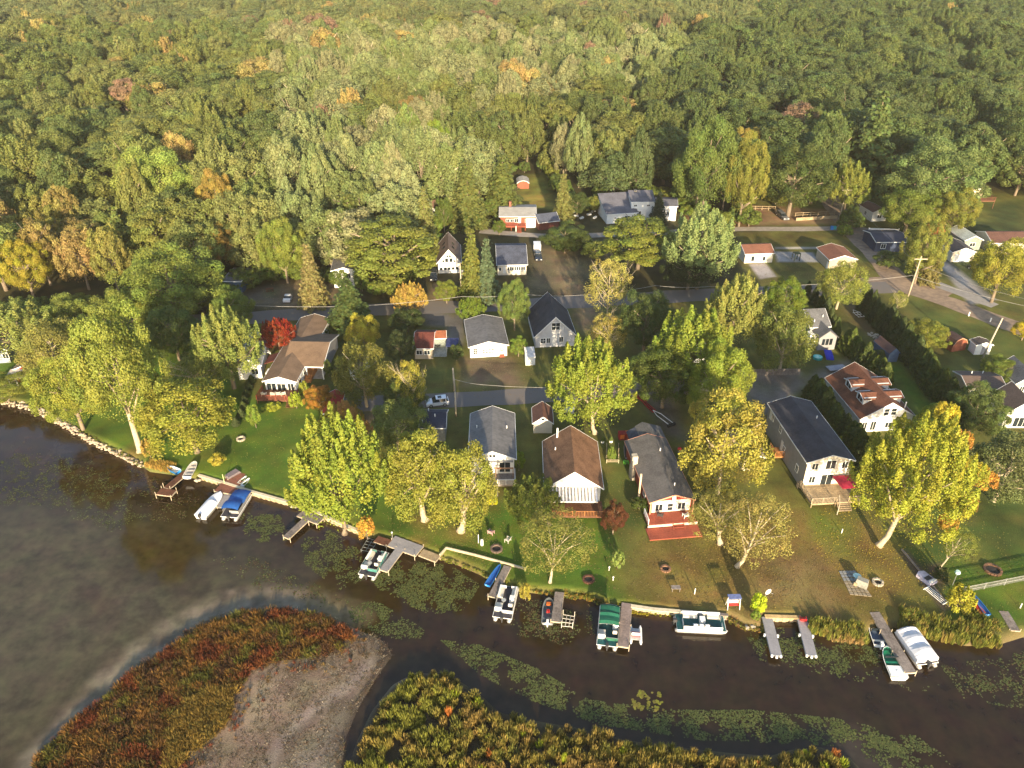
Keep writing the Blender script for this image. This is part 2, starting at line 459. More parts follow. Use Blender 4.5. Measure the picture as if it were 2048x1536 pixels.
def land_fn(X, Y):
    d = sdist(X, Y, LAND)
    ds = sdist(X, Y, SPIT); dm = sdist(X, Y, MARSH)
    z = np.clip(d * 1.1, -1.6, GZ)
    z = np.maximum(z, np.clip(ds * .22, -1.6, .28)); z = np.maximum(z, np.clip(dm * .3, -1.6, .15))
    t = np.clip((Y - 262) / 220, 0, 1)
    z = z + 9.0 * t * t * (3 - 2 * t) * (d > 0)
    C = np.tile(np.array(FLOOR), (len(X), 1))
    pw = lambda pts, z=GZ: poly_world(pts, z)
    S = lambda pts, col, f=.8, a=1.0: shade_paint(C, X, Y, pw(pts), col, f, a)
    # the village ground
    S([(-500, 640), (520, 640), (700, 640), (1200, 600), (1600, 560), (1500, 400), (2048, 380), (2600, 500), (2900, 1400), (-500, 1100)], OLIVE, 3)
    S([(60, 780), (300, 720), (430, 730), (520, 800), (640, 790), (700, 900), (900, 1000), (1060, 1000), (1250, 1100), (1250, 1240), (880, 1150),
       (560, 1020), (280, 950), (40, 830)], LAWN, 2)
    S([(0, 640), (420, 660), (430, 740), (100, 780), (-60, 800)], LAWN, 3)
    S([(1085, 1010), (1190, 1015), (1290, 1050), (1290, 1240), (1070, 1190)], LAWN, 3)
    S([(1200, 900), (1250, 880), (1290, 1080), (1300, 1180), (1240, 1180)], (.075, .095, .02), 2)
    S([(1290, 1080), (1400, 1070), (1560, 1000), (1760, 1060), (1830, 1170), (1830, 1260), (1600, 1250), (1290, 1230), (1260, 1160)], DRY, 5, .85)
    S([(1500, 1120), (1640, 1120), (1660, 1210), (1520, 1200)], (.20, .14, .075), 4, .6)
    S([(1620, 1010), (1710, 1050), (1700, 1110), (1620, 1080)], LAWN, 2, .6)
    S([(1820, 1100), (1900, 1090), (2048, 1060), (2200, 1150), (2200, 1260), (1900, 1240)], LAWN, 2)
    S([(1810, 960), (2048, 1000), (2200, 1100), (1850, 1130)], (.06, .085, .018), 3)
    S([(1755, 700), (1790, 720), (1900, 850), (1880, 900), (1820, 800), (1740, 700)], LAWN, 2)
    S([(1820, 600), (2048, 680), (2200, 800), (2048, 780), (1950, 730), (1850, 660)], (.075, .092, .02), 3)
    S([(1480, 465), (1690, 465), (1780, 555), (1740, 570), (1480, 570)], (.11, .105, .026), 2)
    S([(1480, 465), (1640, 465), (1660, 480), (1600, 490), (1480, 490)], (.10, .085, .02), 2)
    S([(1100, 345), (1110, 420), (1040, 410), (1030, 380), (1060, 350)], (.17, .17, .035), 3)  # clearing grass lightened: sun on the slope is put into its colour
    S([(1045, 390), (1100, 388), (1110, 415), (1050, 412)], (.30, .22, .05), 2, .7)
    S([(1500, 410), (1660, 420), (1680, 448), (1500, 450)], (.23, .15, .08), 2)
    S([(1370, 430), (1480, 440), (1500, 455), (1380, 456)], (.20, .12, .05), 2)
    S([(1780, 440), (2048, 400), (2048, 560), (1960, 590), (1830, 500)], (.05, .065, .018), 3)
    S([(1940, 405), (1975, 420), (1985, 445), (1950, 440)], (.13, .14, .03), 2)
    # dirt yards and drives
    S([(1062, 492), (1175, 500), (1165, 590), (1060, 590)], (.13, .105, .06), 3)
    S([(1105, 500), (1135, 500), (1150, 590), (1115, 590)], (.24, .17, .09), 2.5, .8)
    S([(1150, 480), (1230, 480), (1200, 560), (1160, 560)], (.10, .09, .05), 3)
    S([(925, 715), (1025, 715), (1050, 775), (930, 770)], (.16, .11, .07), 2.5, .9)
    S([(1490, 745), (1600, 745), (1610, 770), (1540, 830), (1500, 830)], (.20, .175, .16), 1.5)
    S([(500, 570), (620, 575), (640, 615), (480, 612)], (.12, .105, .09), 3, .8)
    S([(560, 560), (650, 555), (690, 600), (640, 620), (570, 612)], (.24, .17, .10), 3, .7)
    S([(840, 620), (935, 632), (925, 690), (893, 690), (893, 655), (850, 650)], (.13, .12, .11), 1.5)  # gravel paving, darkened: the shade over it is put into its colour
    S([(700, 830), (840, 810), (830, 860), (700, 860)], (.13, .105, .08), 3)
    S([(1150, 570), (1200, 600), (1190, 680), (1150, 650)], (.25, .17, .11), 2.5, .8)
    S([(1690, 600), (1730, 600), (1760, 690), (1700, 640)], (.13, .095, .05), 2.5)
    S([(1870, 515), (1890, 520), (1990, 600), (1940, 610)], (.30, .28, .27), .8)
    S([(1498, 528), (1530, 526), (1553, 553), (1520, 558)], (.36, .32, .30), .5)
    S([(1550, 503), (1625, 505), (1640, 524), (1555, 524)], (.28, .28, .29), .6)
    S([(1550, 494), (1640, 494), (1640, 498), (1550, 498)], (.36, .33, .29), .5)
    S([(1280, 780), (1340, 780), (1370, 880), (1330, 870)], (.12, .10, .08), 2)
    S([(1795, 1100), (1815, 1100), (1905, 1215), (1885, 1225)], (.10, .075, .06), .5)
    S([(1850, 1130), (1880, 1125), (1900, 1165), (1885, 1180), (1855, 1160)], (.09, .06, .04), 1)
    S([(1640, 740), (1700, 720), (1690, 780), (1610, 760)], (.16, .14, .12), 2)
    S([(868, 570), (880, 560), (900, 620), (850, 625)], (.22, .14, .09), 1.5, .8)
    # bare earth under trees and along the water
    for px, py, r in ((850, 1040, 2.5), (922, 1065, 2.5), (1757, 1095, 2.5), (1475, 1135, 2), (270, 905, 3), (830, 1090, 2.2)):
        w = np.clip(1.3 - np.hypot(X - G(px, py)[0], Y - G(px, py)[1]) / r, 0, 1)[:, None] * .8
        C[:] = C * (1 - w) + np.array(DRY) * w
    line_paint(C, X, Y, [(900, 1122), (985, 1160), (1050, 1184), (1180, 1196), (1215, 1214)], 2.0, (.19, .16, .03), 1, .8)
    line_paint(C, X, Y, [(1458, 1236), (1490, 1252), (1530, 1250)], 3.0, (.22, .15, .07), 1.5, .7)
    line_paint(C, X, Y, [(1610, 1250), (1660, 1270), (1730, 1280), (1760, 1258), (1860, 1270), (1930, 1285), (2048, 1272)], 2.2, (.10, .09, .03), 1.5, .9)
    # worn patches
    for i in range(260):
        px, py = rnd.uniform(0, 2048), rnd.uniform(560, 1220)
        c = G(px, py); r = rnd.uniform(1, 4)
        w = np.clip(1 - np.hypot(X - c.x, (Y - c.y) * rnd.uniform(.6, 1.6)) / r, 0, 1)[:, None] * .35
        C[:] = C * (1 - w) + np.array(rnd.choice([DRY, LAWN, OLIVE, DRY])) * w
    # shore and spit
    wsh = np.clip(1 - d / 1.0, 0, 1)[:, None] * (d > -3)[:, None] * .6
    C[:] = C * (1 - wsh) + np.array((.16, .12, .06)) * wsh
    wat = d < -.2
    C[wat] = (.10, .085, .05)
    ins = (np.maximum(ds, -50) > -6)
    C[ins & wat] = (.24, .20, .145)
    near = ds > -.2
    C[near] = (.15, .125, .095)
    shade_paint(C, X, Y, pw([(470, 1290), (690, 1270), (760, 1290), (740, 1350), (660, 1440), (540, 1560), (330, 1560), (430, 1420)], 0), (.195, .143, .098), 1.5)
    line_paint(C, X, Y, [(740, 1330), (690, 1380), (620, 1430), (560, 1490), (530, 1560)], 1.6, (.23, .185, .155), .7, .8, z=0)
    line_paint(C, X, Y, [(760, 1345), (700, 1395), (640, 1430), (590, 1480), (545, 1560)], .6, (.085, .06, .05), .5, .8, z=0)
    shade_paint(C, X, Y, pw([(760, 1285), (800, 1300), (770, 1370), (730, 1430), (700, 1600), (660, 1600), (680, 1480), (715, 1400), (750, 1340)], 0), (.06, .045, .036), .9)  # dark strip on the right edge: marsh shade painted into the soil colour
    shade_paint(C, X, Y, pw([(60, 1560), (80, 1515), (150, 1445), (222, 1392), (265, 1350), (335, 1305), (405, 1258), (480, 1230), (560, 1222), (640, 1235), (700, 1265),
                   (690, 1290), (620, 1310), (560, 1312), (490, 1340), (450, 1395), (430, 1450), (380, 1500), (300, 1700), (20, 1700)], 0), (.055, .036, .024), .8)
    shade_paint(C, X, Y, MARSH, (.05, .04, .024), 1.0)
    return z, C

xs = axis_steps(-105, 105, .5, 1.07, (-1700, 1700))
ys = axis_steps(44, 232, .5, 1.06, (20, 3000))
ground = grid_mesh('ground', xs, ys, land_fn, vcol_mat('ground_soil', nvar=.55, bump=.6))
tag(ground, 'village ground of green and dried lawns, dirt yards and forest floor', None, kind='structure')

# -- lake: the water surface, coloured by the bottom and the weed that show through it
def water_fn(X, Y):
    C = np.tile(np.array((.023, .0135, .006)), (len(X), 1))
    W = lambda pts, col, f=3.0, a=1.0: shade_paint(C, X, Y, poly_world(pts, 0), col, f, a)
    W([(-900, 1120), (60, 1010), (240, 1030), (420, 1080), (620, 1160), (690, 1230), (560, 1240), (380, 1290), (200, 1410), (60, 1560), (-900, 1700)], (.060, .049, .025), 7)
    W([(-200, 1250), (200, 1150), (330, 1180), (150, 1330), (-100, 1500)], (.066, .056, .032), 6, .7)
    W([(250, 1060), (440, 1080), (400, 1190), (230, 1150)], (.032, .02, .006), 4, .8)
    W([(160, 1180), (230, 1180), (230, 1240), (180, 1230)], (.05, .026, .016), 2.5, .6)
    W([(0, 820), (240, 920), (300, 960), (220, 1010), (0, 900)], (.036, .02, .008), 3, .8)
    W([(90, 860), (140, 880), (190, 930), (120, 930)], (.02, .018, .024), 2, .7)
    W([(500, 1020), (560, 1030), (620, 1080), (520, 1060)], (.035, .02, .01), 2, .6)
    W([(640, 1060), (720, 1075), (880, 1130), (980, 1180), (860, 1190), (700, 1150)], (.03, .017, .008), 3, .7)
    # pale sand shelf round the spit
    d = sdist(X, Y, SPIT)
    w = np.clip(1 + d / 2.6, 0, 1); w = w * w * (3 - 2 * w)
    w *= np.clip((-19.5 - X) / 4, 0, 1); w = w[:, None] * .9
    C[:] = C * (1 - w) + np.array((.16, .135, .10)) * w
    line_paint(C, X, Y, [(150, 1428), (208, 1372), (285, 1302), (365, 1245), (430, 1208), (520, 1192), (610, 1196), (720, 1230)], 2.7, (.20, .16, .105), 1.3, .68, z=0)
    for i in range(70):  # bright and dark blotches paint the lit notches between scrub shadows
        q = rnd.choice([(208, 1372), (285, 1302), (365, 1245), (430, 1208), (520, 1195), (250, 1335), (325, 1272), (475, 1200)]); c = G(q[0] + rnd.uniform(-25, 25), q[1] + rnd.uniform(-22, 22), 0)
        w = np.clip(1 - np.hypot(X - c.x, Y - c.y) / rnd.uniform(.8, 2.2), 0, 1)[:, None] * .45
        C[:] = C * (1 - w) + np.array(rnd.choice([(.26, .215, .15), (.10, .08, .05), (.07, .058, .034)])) * w
    d = sdist(X, Y, MARSH)
    w = np.clip(1 + d / 4.0, 0, 1)[:, None] * .6
    C[:] = C * (1 - w) + np.array((.03, .024, .018)) * w
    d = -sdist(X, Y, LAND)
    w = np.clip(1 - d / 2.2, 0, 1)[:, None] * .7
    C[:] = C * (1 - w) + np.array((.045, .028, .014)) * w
    W([(1640, 1480), (1700, 1450), (1800, 1540), (1760, 1600)], (.05, .042, .033), 3, .6)
    return np.zeros(len(X)), C

wm = vcol_mat('lake_water', rough=.06, nscale=2.5, nvar=.45, bump=0, spec=.3, fine=.8)
nt = wm.node_tree; b_ = nt.nodes['Principled BSDF']
wn_ = nt.nodes.new('ShaderNodeTexNoise'); wn_.inputs['Scale'].default_value = 2.2; wn_.inputs['Detail'].default_value = 4
g_ = nt.nodes.new('ShaderNodeNewGeometry'); nt.links.new(g_.outputs['Position'], wn_.inputs['Vector'])
bp_ = nt.nodes.new('ShaderNodeBump'); bp_.inputs['Strength'].default_value = .12; bp_.inputs['Distance'].default_value = .06
nt.links.new(wn_.outputs['Fac'], bp_.inputs['Height']); nt.links.new(bp_.outputs[0], b_.inputs['Normal'])
xw = axis_steps(-70, 82, .5, 1.2, (-1500, 1500)); yw = axis_steps(42, 122, .5, 1.25, (-60, 420))
water = grid_mesh('lake_water', xw, yw, water_fn, wm)
tag(water, 'dark brown lake water with shallow olive bay and weed beds', None, kind='structure')

# -- roads as thin sheets a little above the ground
def ribbon(name, pts, width, m, label, z=.02, closed=False, zbase=GZ):
    pw = [G(px, py, zbase) for px, py in pts]
    # smooth
    q = []
    for i in range(len(pw) - 1):
        p0 = pw[max(i - 1, 0)]; p1 = pw[i]; p2 = pw[i + 1]; p3 = pw[min(i + 2, len(pw) - 1)]
        n = max(2, int((p2 - p1).length / 2.5))
        for k in range(n):
            t = k / n
            q.append(.5 * ((2 * p1) + (p2 - p0) * t + (2 * p0 - 5 * p1 + 4 * p2 - p3) * t * t + (3 * p1 - p0 - 3 * p2 + p3) * t ** 3))
    q.append(pw[-1])
    mb = MB(); L = []; Rr = []
    for i, p in enumerate(q):
        d = (q[min(i + 1, len(q) - 1)] - q[max(i - 1, 0)]); d.z = 0; d.normalize()
        s = Vector((-d.y, d.x, 0)); w = width * (1 + .05 * math.sin(i * 1.7) + .04 * math.sin(i * .6)) / 2
        L.append(p + s * w); Rr.append(p - s * w)
    n = len(q)
    for i in range(n):
        mb.v.append((L[i].x, L[i].y, zbase + z)); mb.v.append((Rr[i].x, Rr[i].y, zbase + z))
    for i in range(n - 1):
        mb.f.append((2 * i, 2 * i + 1, 2 * i + 3, 2 * i + 2))
    o = mb.build(name, m)
    tag(o, label, None, kind='structure')
    return o

ASPH = mat('worn_asphalt', (.125, .115, .112), .9, .16, .8, bump=.3, col2=(.165, .14, .12))
DIRTR = mat('packed_dirt_road', (.29, .215, .155), .95, .14, .9, bump=.4, col2=(.16, .12, .095))
GRAVR = mat('gravel_lane', (.17, .155, .15), .95, .2, 1.2, bump=.4, col2=(.21, .18, .16))
ribbon('road', [(-400, 675), (0, 655), (430, 640), (600, 628), (780, 618), (1000, 611), (1170, 603), (1400, 590), (1560, 583), (1660, 580), (1790, 574)], 6.4, ASPH,
       'grey asphalt road running across the village behind the lakeside cottages', .030)
ribbon('road', [(1670, 340), (1655, 385), (1680, 430), (1712, 470), (1760, 520), (1800, 568), (1838, 585), (1900, 605), (1960, 628), (2048, 660), (2300, 740)], 6.2, DIRTR,
       'brown packed road running down past the junction to the right', .036)
ribbon('road', [(960, 462), (1100, 472), (1250, 468), (1380, 462), (1480, 458), (1600, 458), (1700, 456)], 3.4, mat('pale_gravel_road', (.31, .27, .23), .95, .12, 1.0),
       'narrow pale gravel road along the foot of the wood', .024)
ribbon('road', [(1695, 454), (1750, 464), (1830, 478), (1900, 470)], 4.0, GRAVR, 'short grey lane going right at the dark blue house', .042)
ribbon('road', [(660, 815), (760, 805), (900, 800), (1000, 795), (1150, 786), (1300, 776), (1420, 768), (1500, 762)], 5.2, ASPH,
       'grey lane running behind the waterfront cottages with the white car on it', .030)
ribbon('path', [(1700, 572), (1790, 566), (1850, 575), (1900, 590)], 7.5, DIRTR, 'widened dirt apron at the road junction', .014)
ribbon('driveway', [(1852, 560), (1905, 580), (1990, 612)], 3.4, mat('pale_concrete_drive', (.30, .285, .28), .9, .1, 1.0), 'pale concrete driveway joining the road at right', .018)
# ================================================================ TREES
CB = .08                                     # a crown starts at this share of the tree's height

def leaves_mesh(name, pos, nor, size, rng, aspect=.75, extra=None):
    n = len(pos)
    nor = nor / (np.linalg.norm(nor, axis=1, keepdims=True) + 1e-9)
    r = rng.normal(size=(n, 3))
    t = np.cross(nor, r); t /= (np.linalg.norm(t, axis=1, keepdims=True) + 1e-9)
    b = np.cross(nor, t)
    s = size[:, None]
    v = np.stack([pos - t * s - b * s * aspect * .4, pos + t * s * .2 - b * s * aspect, pos + t * s + b * s * aspect * .4, pos - t * s * .2 + b * s * aspect], 1)
    return v, n

def mesh_from_quads(name, v, vary, mats):
    n = len(v)
    me = bpy.data.meshes.new(name)
    me.vertices.add(n * 4); me.vertices.foreach_set('co', v.reshape(-1).astype(np.float32))
    me.loops.add(n * 4); me.loops.foreach_set('vertex_index', np.arange(n * 4, dtype=np.int32))
    me.polygons.add(n); me.polygons.foreach_set('loop_start', np.arange(0, n * 4, 4, dtype=np.int32))
    me.update(calc_edges=True)
    at = me.attributes.new('vary', 'FLOAT_VECTOR', 'POINT')
    at.data.foreach_set('vector', np.repeat(vary, 4, axis=0).astype(np.float32).ravel())
    for m in mats: me.materials.append(m)
    return me

def crown_points(kind, n, lobes, rng):
    """points and normals in the unit ball (z later mapped to the crown's height)"""
    P_, N_, V_ = [], [], []
    if kind in ('round', 'spray', 'flat', 'willow', 'sparse', 'tall'):
        per = n // lobes
        for k in range(lobes):
            # spread lobes with a golden spiral, jittered
            f = (k + .5) / lobes
            zc = 1 - 1.55 * f + rng.uniform(-.12, .12)
            zc = max(-.75, min(.97, zc))
            th = k * 2.39996 + rng.uniform(-.35, .35)
            rr = math.sqrt(max(0, 1 - zc * zc))
            d = np.array([rr * math.cos(th), rr * math.sin(th), zc])
            amp = rng.uniform(.55, .97) if kind != 'sparse' else rng.uniform(.5, .9)
            if kind == 'flat': amp = rng.uniform(.62, .9)
            c = d * amp
            lr = rng.uniform(.8, 1.25) * 1.55 / math.sqrt(lobes)
            q = rng.normal(size=(per, 3)); q /= np.linalg.norm(q, axis=1, keepdims=True)
            # keep mostly the outward half
            dot = q @ d
            q = np.where((dot < -.25)[:, None], -q, q)
            rad = lr * rng.uniform(.55, 1.08, size=(per, 1))
            if kind == 'spray':
                ax = d * .55 + np.array([0, 0, .85]); ax /= np.linalg.norm(ax)
                s_ = rng.uniform(-.25, 1, (per, 1)); q3 = q - (q @ ax)[:, None] * ax
                p = c * .9 + ax * s_ * lr * 1.9 + q3 * lr * .95 * np.clip(1.05 - np.abs(s_), .06, 1) ** .8 * rng.uniform(.6, 1.05, (per, 1))
                nn = q + np.array([0, 0, .25])
            elif kind == 'willow':
                p = c + q * rad * np.array([1, 1, .8]); p[:, 2] -= rng.uniform(0, .28, per) ** 1.3 * (1.2 - d[2])
                nn = q * 1.0 + rng.normal(size=(per, 3)) * .5
            elif kind == 'flat':
                p = c + q * rad * np.array([1.15, 1.15, .55]); nn = q + np.array([0, 0, .6])
            else:
                p = c + q * rad; nn = q
            nn = nn + rng.normal(size=(per, 3)) * .55
            lv = rng.uniform(0, 1); lh = rng.uniform(0, 1)
            vv = np.stack([np.clip(lh * .6 + rng.uniform(0, .4, per), 0, 1), np.clip(lv * .45 + rng.uniform(0, .55, per), 0, 1), np.zeros(per)], 1)
            P_.append(p); N_.append(nn); V_.append(vv)
        # loose inner leaves
        m = n // 7
        q = rng.normal(size=(m, 3)); q /= np.linalg.norm(q, axis=1, keepdims=True)
        p = q * rng.uniform(.2, .8, size=(m, 1)) ** .6
        P_.append(p); N_.append(q + rng.normal(size=(m, 3)) * .5)
        V_.append(np.stack([rng.uniform(0, 1, m), rng.uniform(0, 1, m), np.zeros(m)], 1))
        Pp = np.concatenate(P_)
        if kind == 'tall':
            Pp[:, :2] *= (1 - .35 * np.clip(Pp[:, 2:3], -1, 1))
        if kind == 'spray':
            Pp[:, :2] *= (1.02 - .28 * np.clip(Pp[:, 2:3], -1, 1))
        return Pp, np.concatenate(N_), np.concatenate(V_)
    if kind == 'conifer':
        L = 17
        for k in range(L):
            z = -1 + 2 * (k + .3) / L
            R0 = (1 - (k + .2) / L) ** .85
            nb = max(5, int(11 * (1 - k / L) + 4))
            for j in range(nb):
                th = 2 * math.pi * j / nb + rng.uniform(-.3, .3) + k
                Rb = R0 * rng.uniform(.72, 1.08)
                m = max(6, int(n / (L * 11) * (.35 + Rb)))
                t = rng.uniform(.1, 1, m) ** .8
                w = .13 * (1.1 - t) + .035
                side = rng.normal(size=m) * w
                p = np.stack([np.cos(th) * t * Rb - np.sin(th) * side, np.sin(th) * t * Rb + np.cos(th) * side,
                              z + .06 - .14 * t * Rb + rng.normal(size=m) * .018], 1)
                nn = np.stack([np.cos(th) * .45 + rng.normal(size=m) * .3, np.sin(th) * .45 + rng.normal(size=m) * .3, np.ones(m)], 1)
                bv = rng.uniform(0, 1)
                P_.append(p); N_.append(nn); V_.append(np.stack([rng.uniform(0, 1, m), np.clip(bv * .5 + rng.uniform(0, .5, m), 0, 1), np.zeros(m)], 1))
        return np.concatenate(P_), np.concatenate(N_), np.concatenate(V_)
    if kind == 'arbor':
        z = rng.uniform(-1, 1, n); th = rng.uniform(0, 2 * math.pi, n)
        prof = np.clip((1 - z) * .62, 0, 1) ** .6 * np.where(z < -.8, .9, 1)
        bump_ = 1 + .13 * np.sin(th * 5 + z * 9) + .1 * np.sin(th * 3 - z * 14 + 1)
        r = prof * bump_ * rng.uniform(.75, 1.02, n)
        p = np.stack([np.cos(th) * r, np.sin(th) * r, z], 1)
        nn = np.stack([np.cos(th), np.sin(th), np.full(n, .35)], 1) + rng.normal(size=(n, 3)) * .45
        return p, nn, np.stack([rng.uniform(0, 1, n), rng.uniform(0, 1, n), np.zeros(n)], 1)
    raise ValueError(kind)

def limbs(kind, lobes, rng, trunk_r=.045):
    mb = MB()
    if kind == 'conifer' or kind == 'arbor':
        mb.tube([(0, 0, 0), (0, 0, .5), (0, 0, .97)], [trunk_r * 1.2, trunk_r * .7, .008], 6)
        return mb
    lean = (rng.uniform(-.08, .08), rng.uniform(-.08, .08))
    top = .52
    mb.tube([(0, 0, 0), (lean[0] * .4, lean[1] * .4, top * .5), (lean[0], lean[1], top), (lean[0] * 1.3, lean[1] * 1.3, .8)],
            [trunk_r * 1.25, trunk_r, trunk_r * .7, trunk_r * .25], 7)
    nb = 11 if kind != 'sparse' else 20
    for k in range(nb):
        th = k * 2.39996 + rng.uniform(-.3, .3)
        z0 = rng.uniform(.2, .6); ro = rng.uniform(.45, .85); z1 = min(.95, z0 + rng.uniform(.14, .36))
        t = z0 / top
        s = (lean[0] * t, lean[1] * t, z0)
        e = (math.cos(th) * ro, math.sin(th) * ro, z1)
        mid = (s[0] * .45 + e[0] * .55 + rng.uniform(-.05, .05), s[1] * .45 + e[1] * .55 + rng.uniform(-.05, .05), s[2] * .4 + e[2] * .6 - .02)
        mb.tube([s, mid, e], [trunk_r * .5, trunk_r * .3, trunk_r * .08], 5)
        if kind == 'sparse':
            for q in range(6):
                u = rng.uniform(.3, 1); b = tuple(mid[i] * (1 - u) + e[i] * u for i in range(3))
                f = (b[0] * 1.1 + rng.uniform(-.25, .25), b[1] * 1.1 + rng.uniform(-.25, .25), b[2] + rng.uniform(.02, .2))
                mb.tube([b, f], [trunk_r * .14, trunk_r * .04], 3)
    return mb

PROTO = {}

def make_proto(key, kind, n, lobes, leaf, seed, trunk_r=.05, bark=None, crown_base=None):
    rng = np.random.RandomState(seed); rg = random.Random(seed)
    p, nn, vv = crown_points(kind, n, lobes, rng)
    cb = .03 if kind in ('conifer', 'arbor') else (CB if crown_base is None else crown_base)
    p[:, 2] = cb + (1 - cb) * (np.clip(p[:, 2], -1.1, 1.1) + 1) / 2
    sz = rng.uniform(.65, 1.25, len(p)) * leaf
    v, _ = leaves_mesh(key, p, nn, sz, rng)
    v = v.copy()
    # leaves keep a natural shape although the tree is stretched upwards
    zc = p[:, 2][:, None]
    v[:, :, 2] = zc + (v[:, :, 2] - zc) * (1 - cb) * .46
    cm = mesh_from_quads(key + '_crown', v, vv, [LEAF])
    tb = limbs(kind, lobes, rg, trunk_r)
    tm = tb.mesh(key + '_trunk', bark or BARK, True)
    PROTO[key] = (cm, tm, cb, kind)

# near trees: fine leaves
make_proto('round_a', 'round', 30000, 90, .019, 11)
make_proto('round_b', 'round', 30000, 70, .019, 12)
make_proto('spray_a', 'spray', 27000, 120, .021, 21)
make_proto('spray_b', 'spray', 27000, 95, .021, 22)
make_proto('spray_big', 'spray', 52000, 170, .0150, 23)
make_proto('flat_a', 'flat', 15000, 70, .028, 31)
make_proto('willow_a', 'willow', 17000, 60, .024, 41, bark=BARKP)
make_proto('willow_b', 'willow', 16000, 45, .024, 42, bark=BARKP)
make_proto('sparse_a', 'sparse', 8000, 80, .019, 51, trunk_r=.026, bark=BARKP)
make_proto('tall_a', 'tall', 12000, 50, .034, 61)
make_proto('conifer_a', 'conifer', 9000, 0, .055, 71)
make_proto('conifer_b', 'conifer', 7000, 0, .060, 72)
make_proto('arbor_a', 'arbor', 3200, 0, .085, 81)
make_proto('arbor_b', 'arbor', 3200, 0, .085, 82)
make_proto('bare_a', 'sparse', 260, 24, .03, 52, trunk_r=.035, bark=BARKP)
# trees of the wood: coarser
make_proto('wood_edge_a', 'round', 11000, 64, .034, 121)
make_proto('wood_edge_b', 'flat', 11000, 54, .034, 122)
make_proto('wood_edge_c', 'tall', 10000, 46, .036, 123, bark=BARKP)
make_proto('wood_round_a', 'round', 8000, 34, .037, 111, crown_base=.40)
make_proto('wood_round_b', 'round', 8000, 24, .038, 112, crown_base=.45)
make_proto('wood_round_c', 'round', 8000, 50, .037, 113, crown_base=.38)
make_proto('wood_flat', 'flat', 8000, 36, .038, 114, crown_base=.46)
make_proto('wood_tall_a', 'tall', 7500, 28, .041, 115, bark=BARKP, crown_base=.36)
make_proto('wood_tall_b', 'tall', 7500, 20, .042, 116, bark=BARKP, crown_base=.42)
make_proto('wood_spray', 'spray', 8000, 46, .037, 117, crown_base=.36)
make_proto('wood_pine', 'conifer', 2800, 0, .085, 118)

TREES = []

def boost(c):
    r, g, b = c[0] * 1.28, c[1] * 1.42, c[2] * 1.12
    return (float(min(.75, r)), float(min(.75, g, max(r * 1.42, .03))), float(b))

def tree_at(name, label, x, y, rx, h, proto, tint, cat='tree', group=None, rz=None, z0=None, fallen=None):
    cm, tm, cb, kind = PROTO[proto]
    root = thing(name, label, cat, (x, y, (GZ + rise(x, y)) if z0 is None else z0), rnd.uniform(0, 6.28) if rz is None else rz, group)
    root.scale = (rx, rx, h)
    t = place('trunk', tm, root)
    c = place('crown', cm, root)
    c['tint'] = boost(tint)
    TREES.append((x, y, rx, h))
    return root

def solve_box(x0, y0, x1, y1, cb, g=GZ):
    cx, cy, bw, bh = (x0 + x1) / 2, (y0 + y1) / 2, x1 - x0, y1 - y0
    h = 10.0
    for it in range(8):
        zc = g + .5 * (1 + cb) * h
        p = G(cx, cy, zc); s = depth_scale(*p)
        rx = bw / 2 / s
        phi = math.atan2(CH - zc, math.hypot(p.x, p.y))
        half = bh / 2 / s
        k = half * half - (rx * math.sin(phi)) ** 2
        rz = math.sqrt(max(k, (.35 * rx * math.cos(phi)) ** 2)) / math.cos(phi)
        h = .5 * h + .5 * (2 * rz / (1 - cb))
    return p.x, p.y, rx, h

def tree_based(name, label, box, proto, tint, base, rr, bark, g=GZ):
    '''a tree whose trunk foot shows in the photograph: the trunk runs from there up into the crown'''
    cm, tm, cb, kind = PROTO[proto]
    b = G(*base, g)
    # crown centre stands above the foot, so its height follows from the picture
    cx, cy = (box[0] + box[2]) / 2, (box[1] + box[3]) / 2
    best = min((abs(G(cx, cy, g + z).y - b.y - .3), z) for z in [i * .1 for i in range(15, 160)])
    zc = best[1]; c = G(cx, cy, g + zc); s = depth_scale(*c)
    rx = (box[2] - box[0]) / 2 / s * 1.04
    phi = math.atan2(CH - zc, math.hypot(c.x, c.y)); half = (box[3] - box[1]) / 2 / s
    rz = math.sqrt(max(half * half - (rx * math.sin(phi)) ** 2, (.5 * rx) ** 2)) / math.cos(phi)
    rz = min(rz, zc - .8)
    h = 2 * rz / (1 - cb)
    root = thing(name, label, 'tree', b)
    d = c - b; z0 = zc - rz
    mb = MB().tube([(0, 0, 0), (d.x * .1, d.y * .1, .5), (d.x * .35, d.y * .35, max(1, z0 * .7)), (d.x * .8, d.y * .8, zc * .8), (d.x, d.y, zc + rz * .5)], [rr * 1.5, rr * 1.05, rr * .9, rr * .6, rr * .15], 9)
    for k in range(9):
        th = k * 2.4; t = .35 + .06 * k; s0 = Vector((d.x * t, d.y * t, zc * t)); e = Vector((d.x + math.cos(th) * rx * .7, d.y + math.sin(th) * rx * .7, zc + rz * rnd.uniform(-.2, .6)))
        mb.tube([s0, s0.lerp(e, .5) + Vector((0, 0, .3)), e], [rr * .45, rr * .28, rr * .06], 5)
    mb.build('trunk', bark, root, True)
    o = place('crown', cm, root, (d.x, d.y, zc - rz - cb * h), rnd.uniform(0, 6.28), (rx, rx, h))
    o['tint'] = boost(tint); TREES.append((c.x, c.y, rx, h))
    return root

def tree_box(name, label, box, proto, tint, cat='tree', group=None, rz=None, g=GZ):
    cb = PROTO[proto][2]
    x, y, rx, h = solve_box(*box, cb, g)
    if 'conifer' in proto: rx *= 1.3
    return tree_at(name, label, x, y, rx * 1.04, h, proto, tint, cat, group, rz, z0=g)

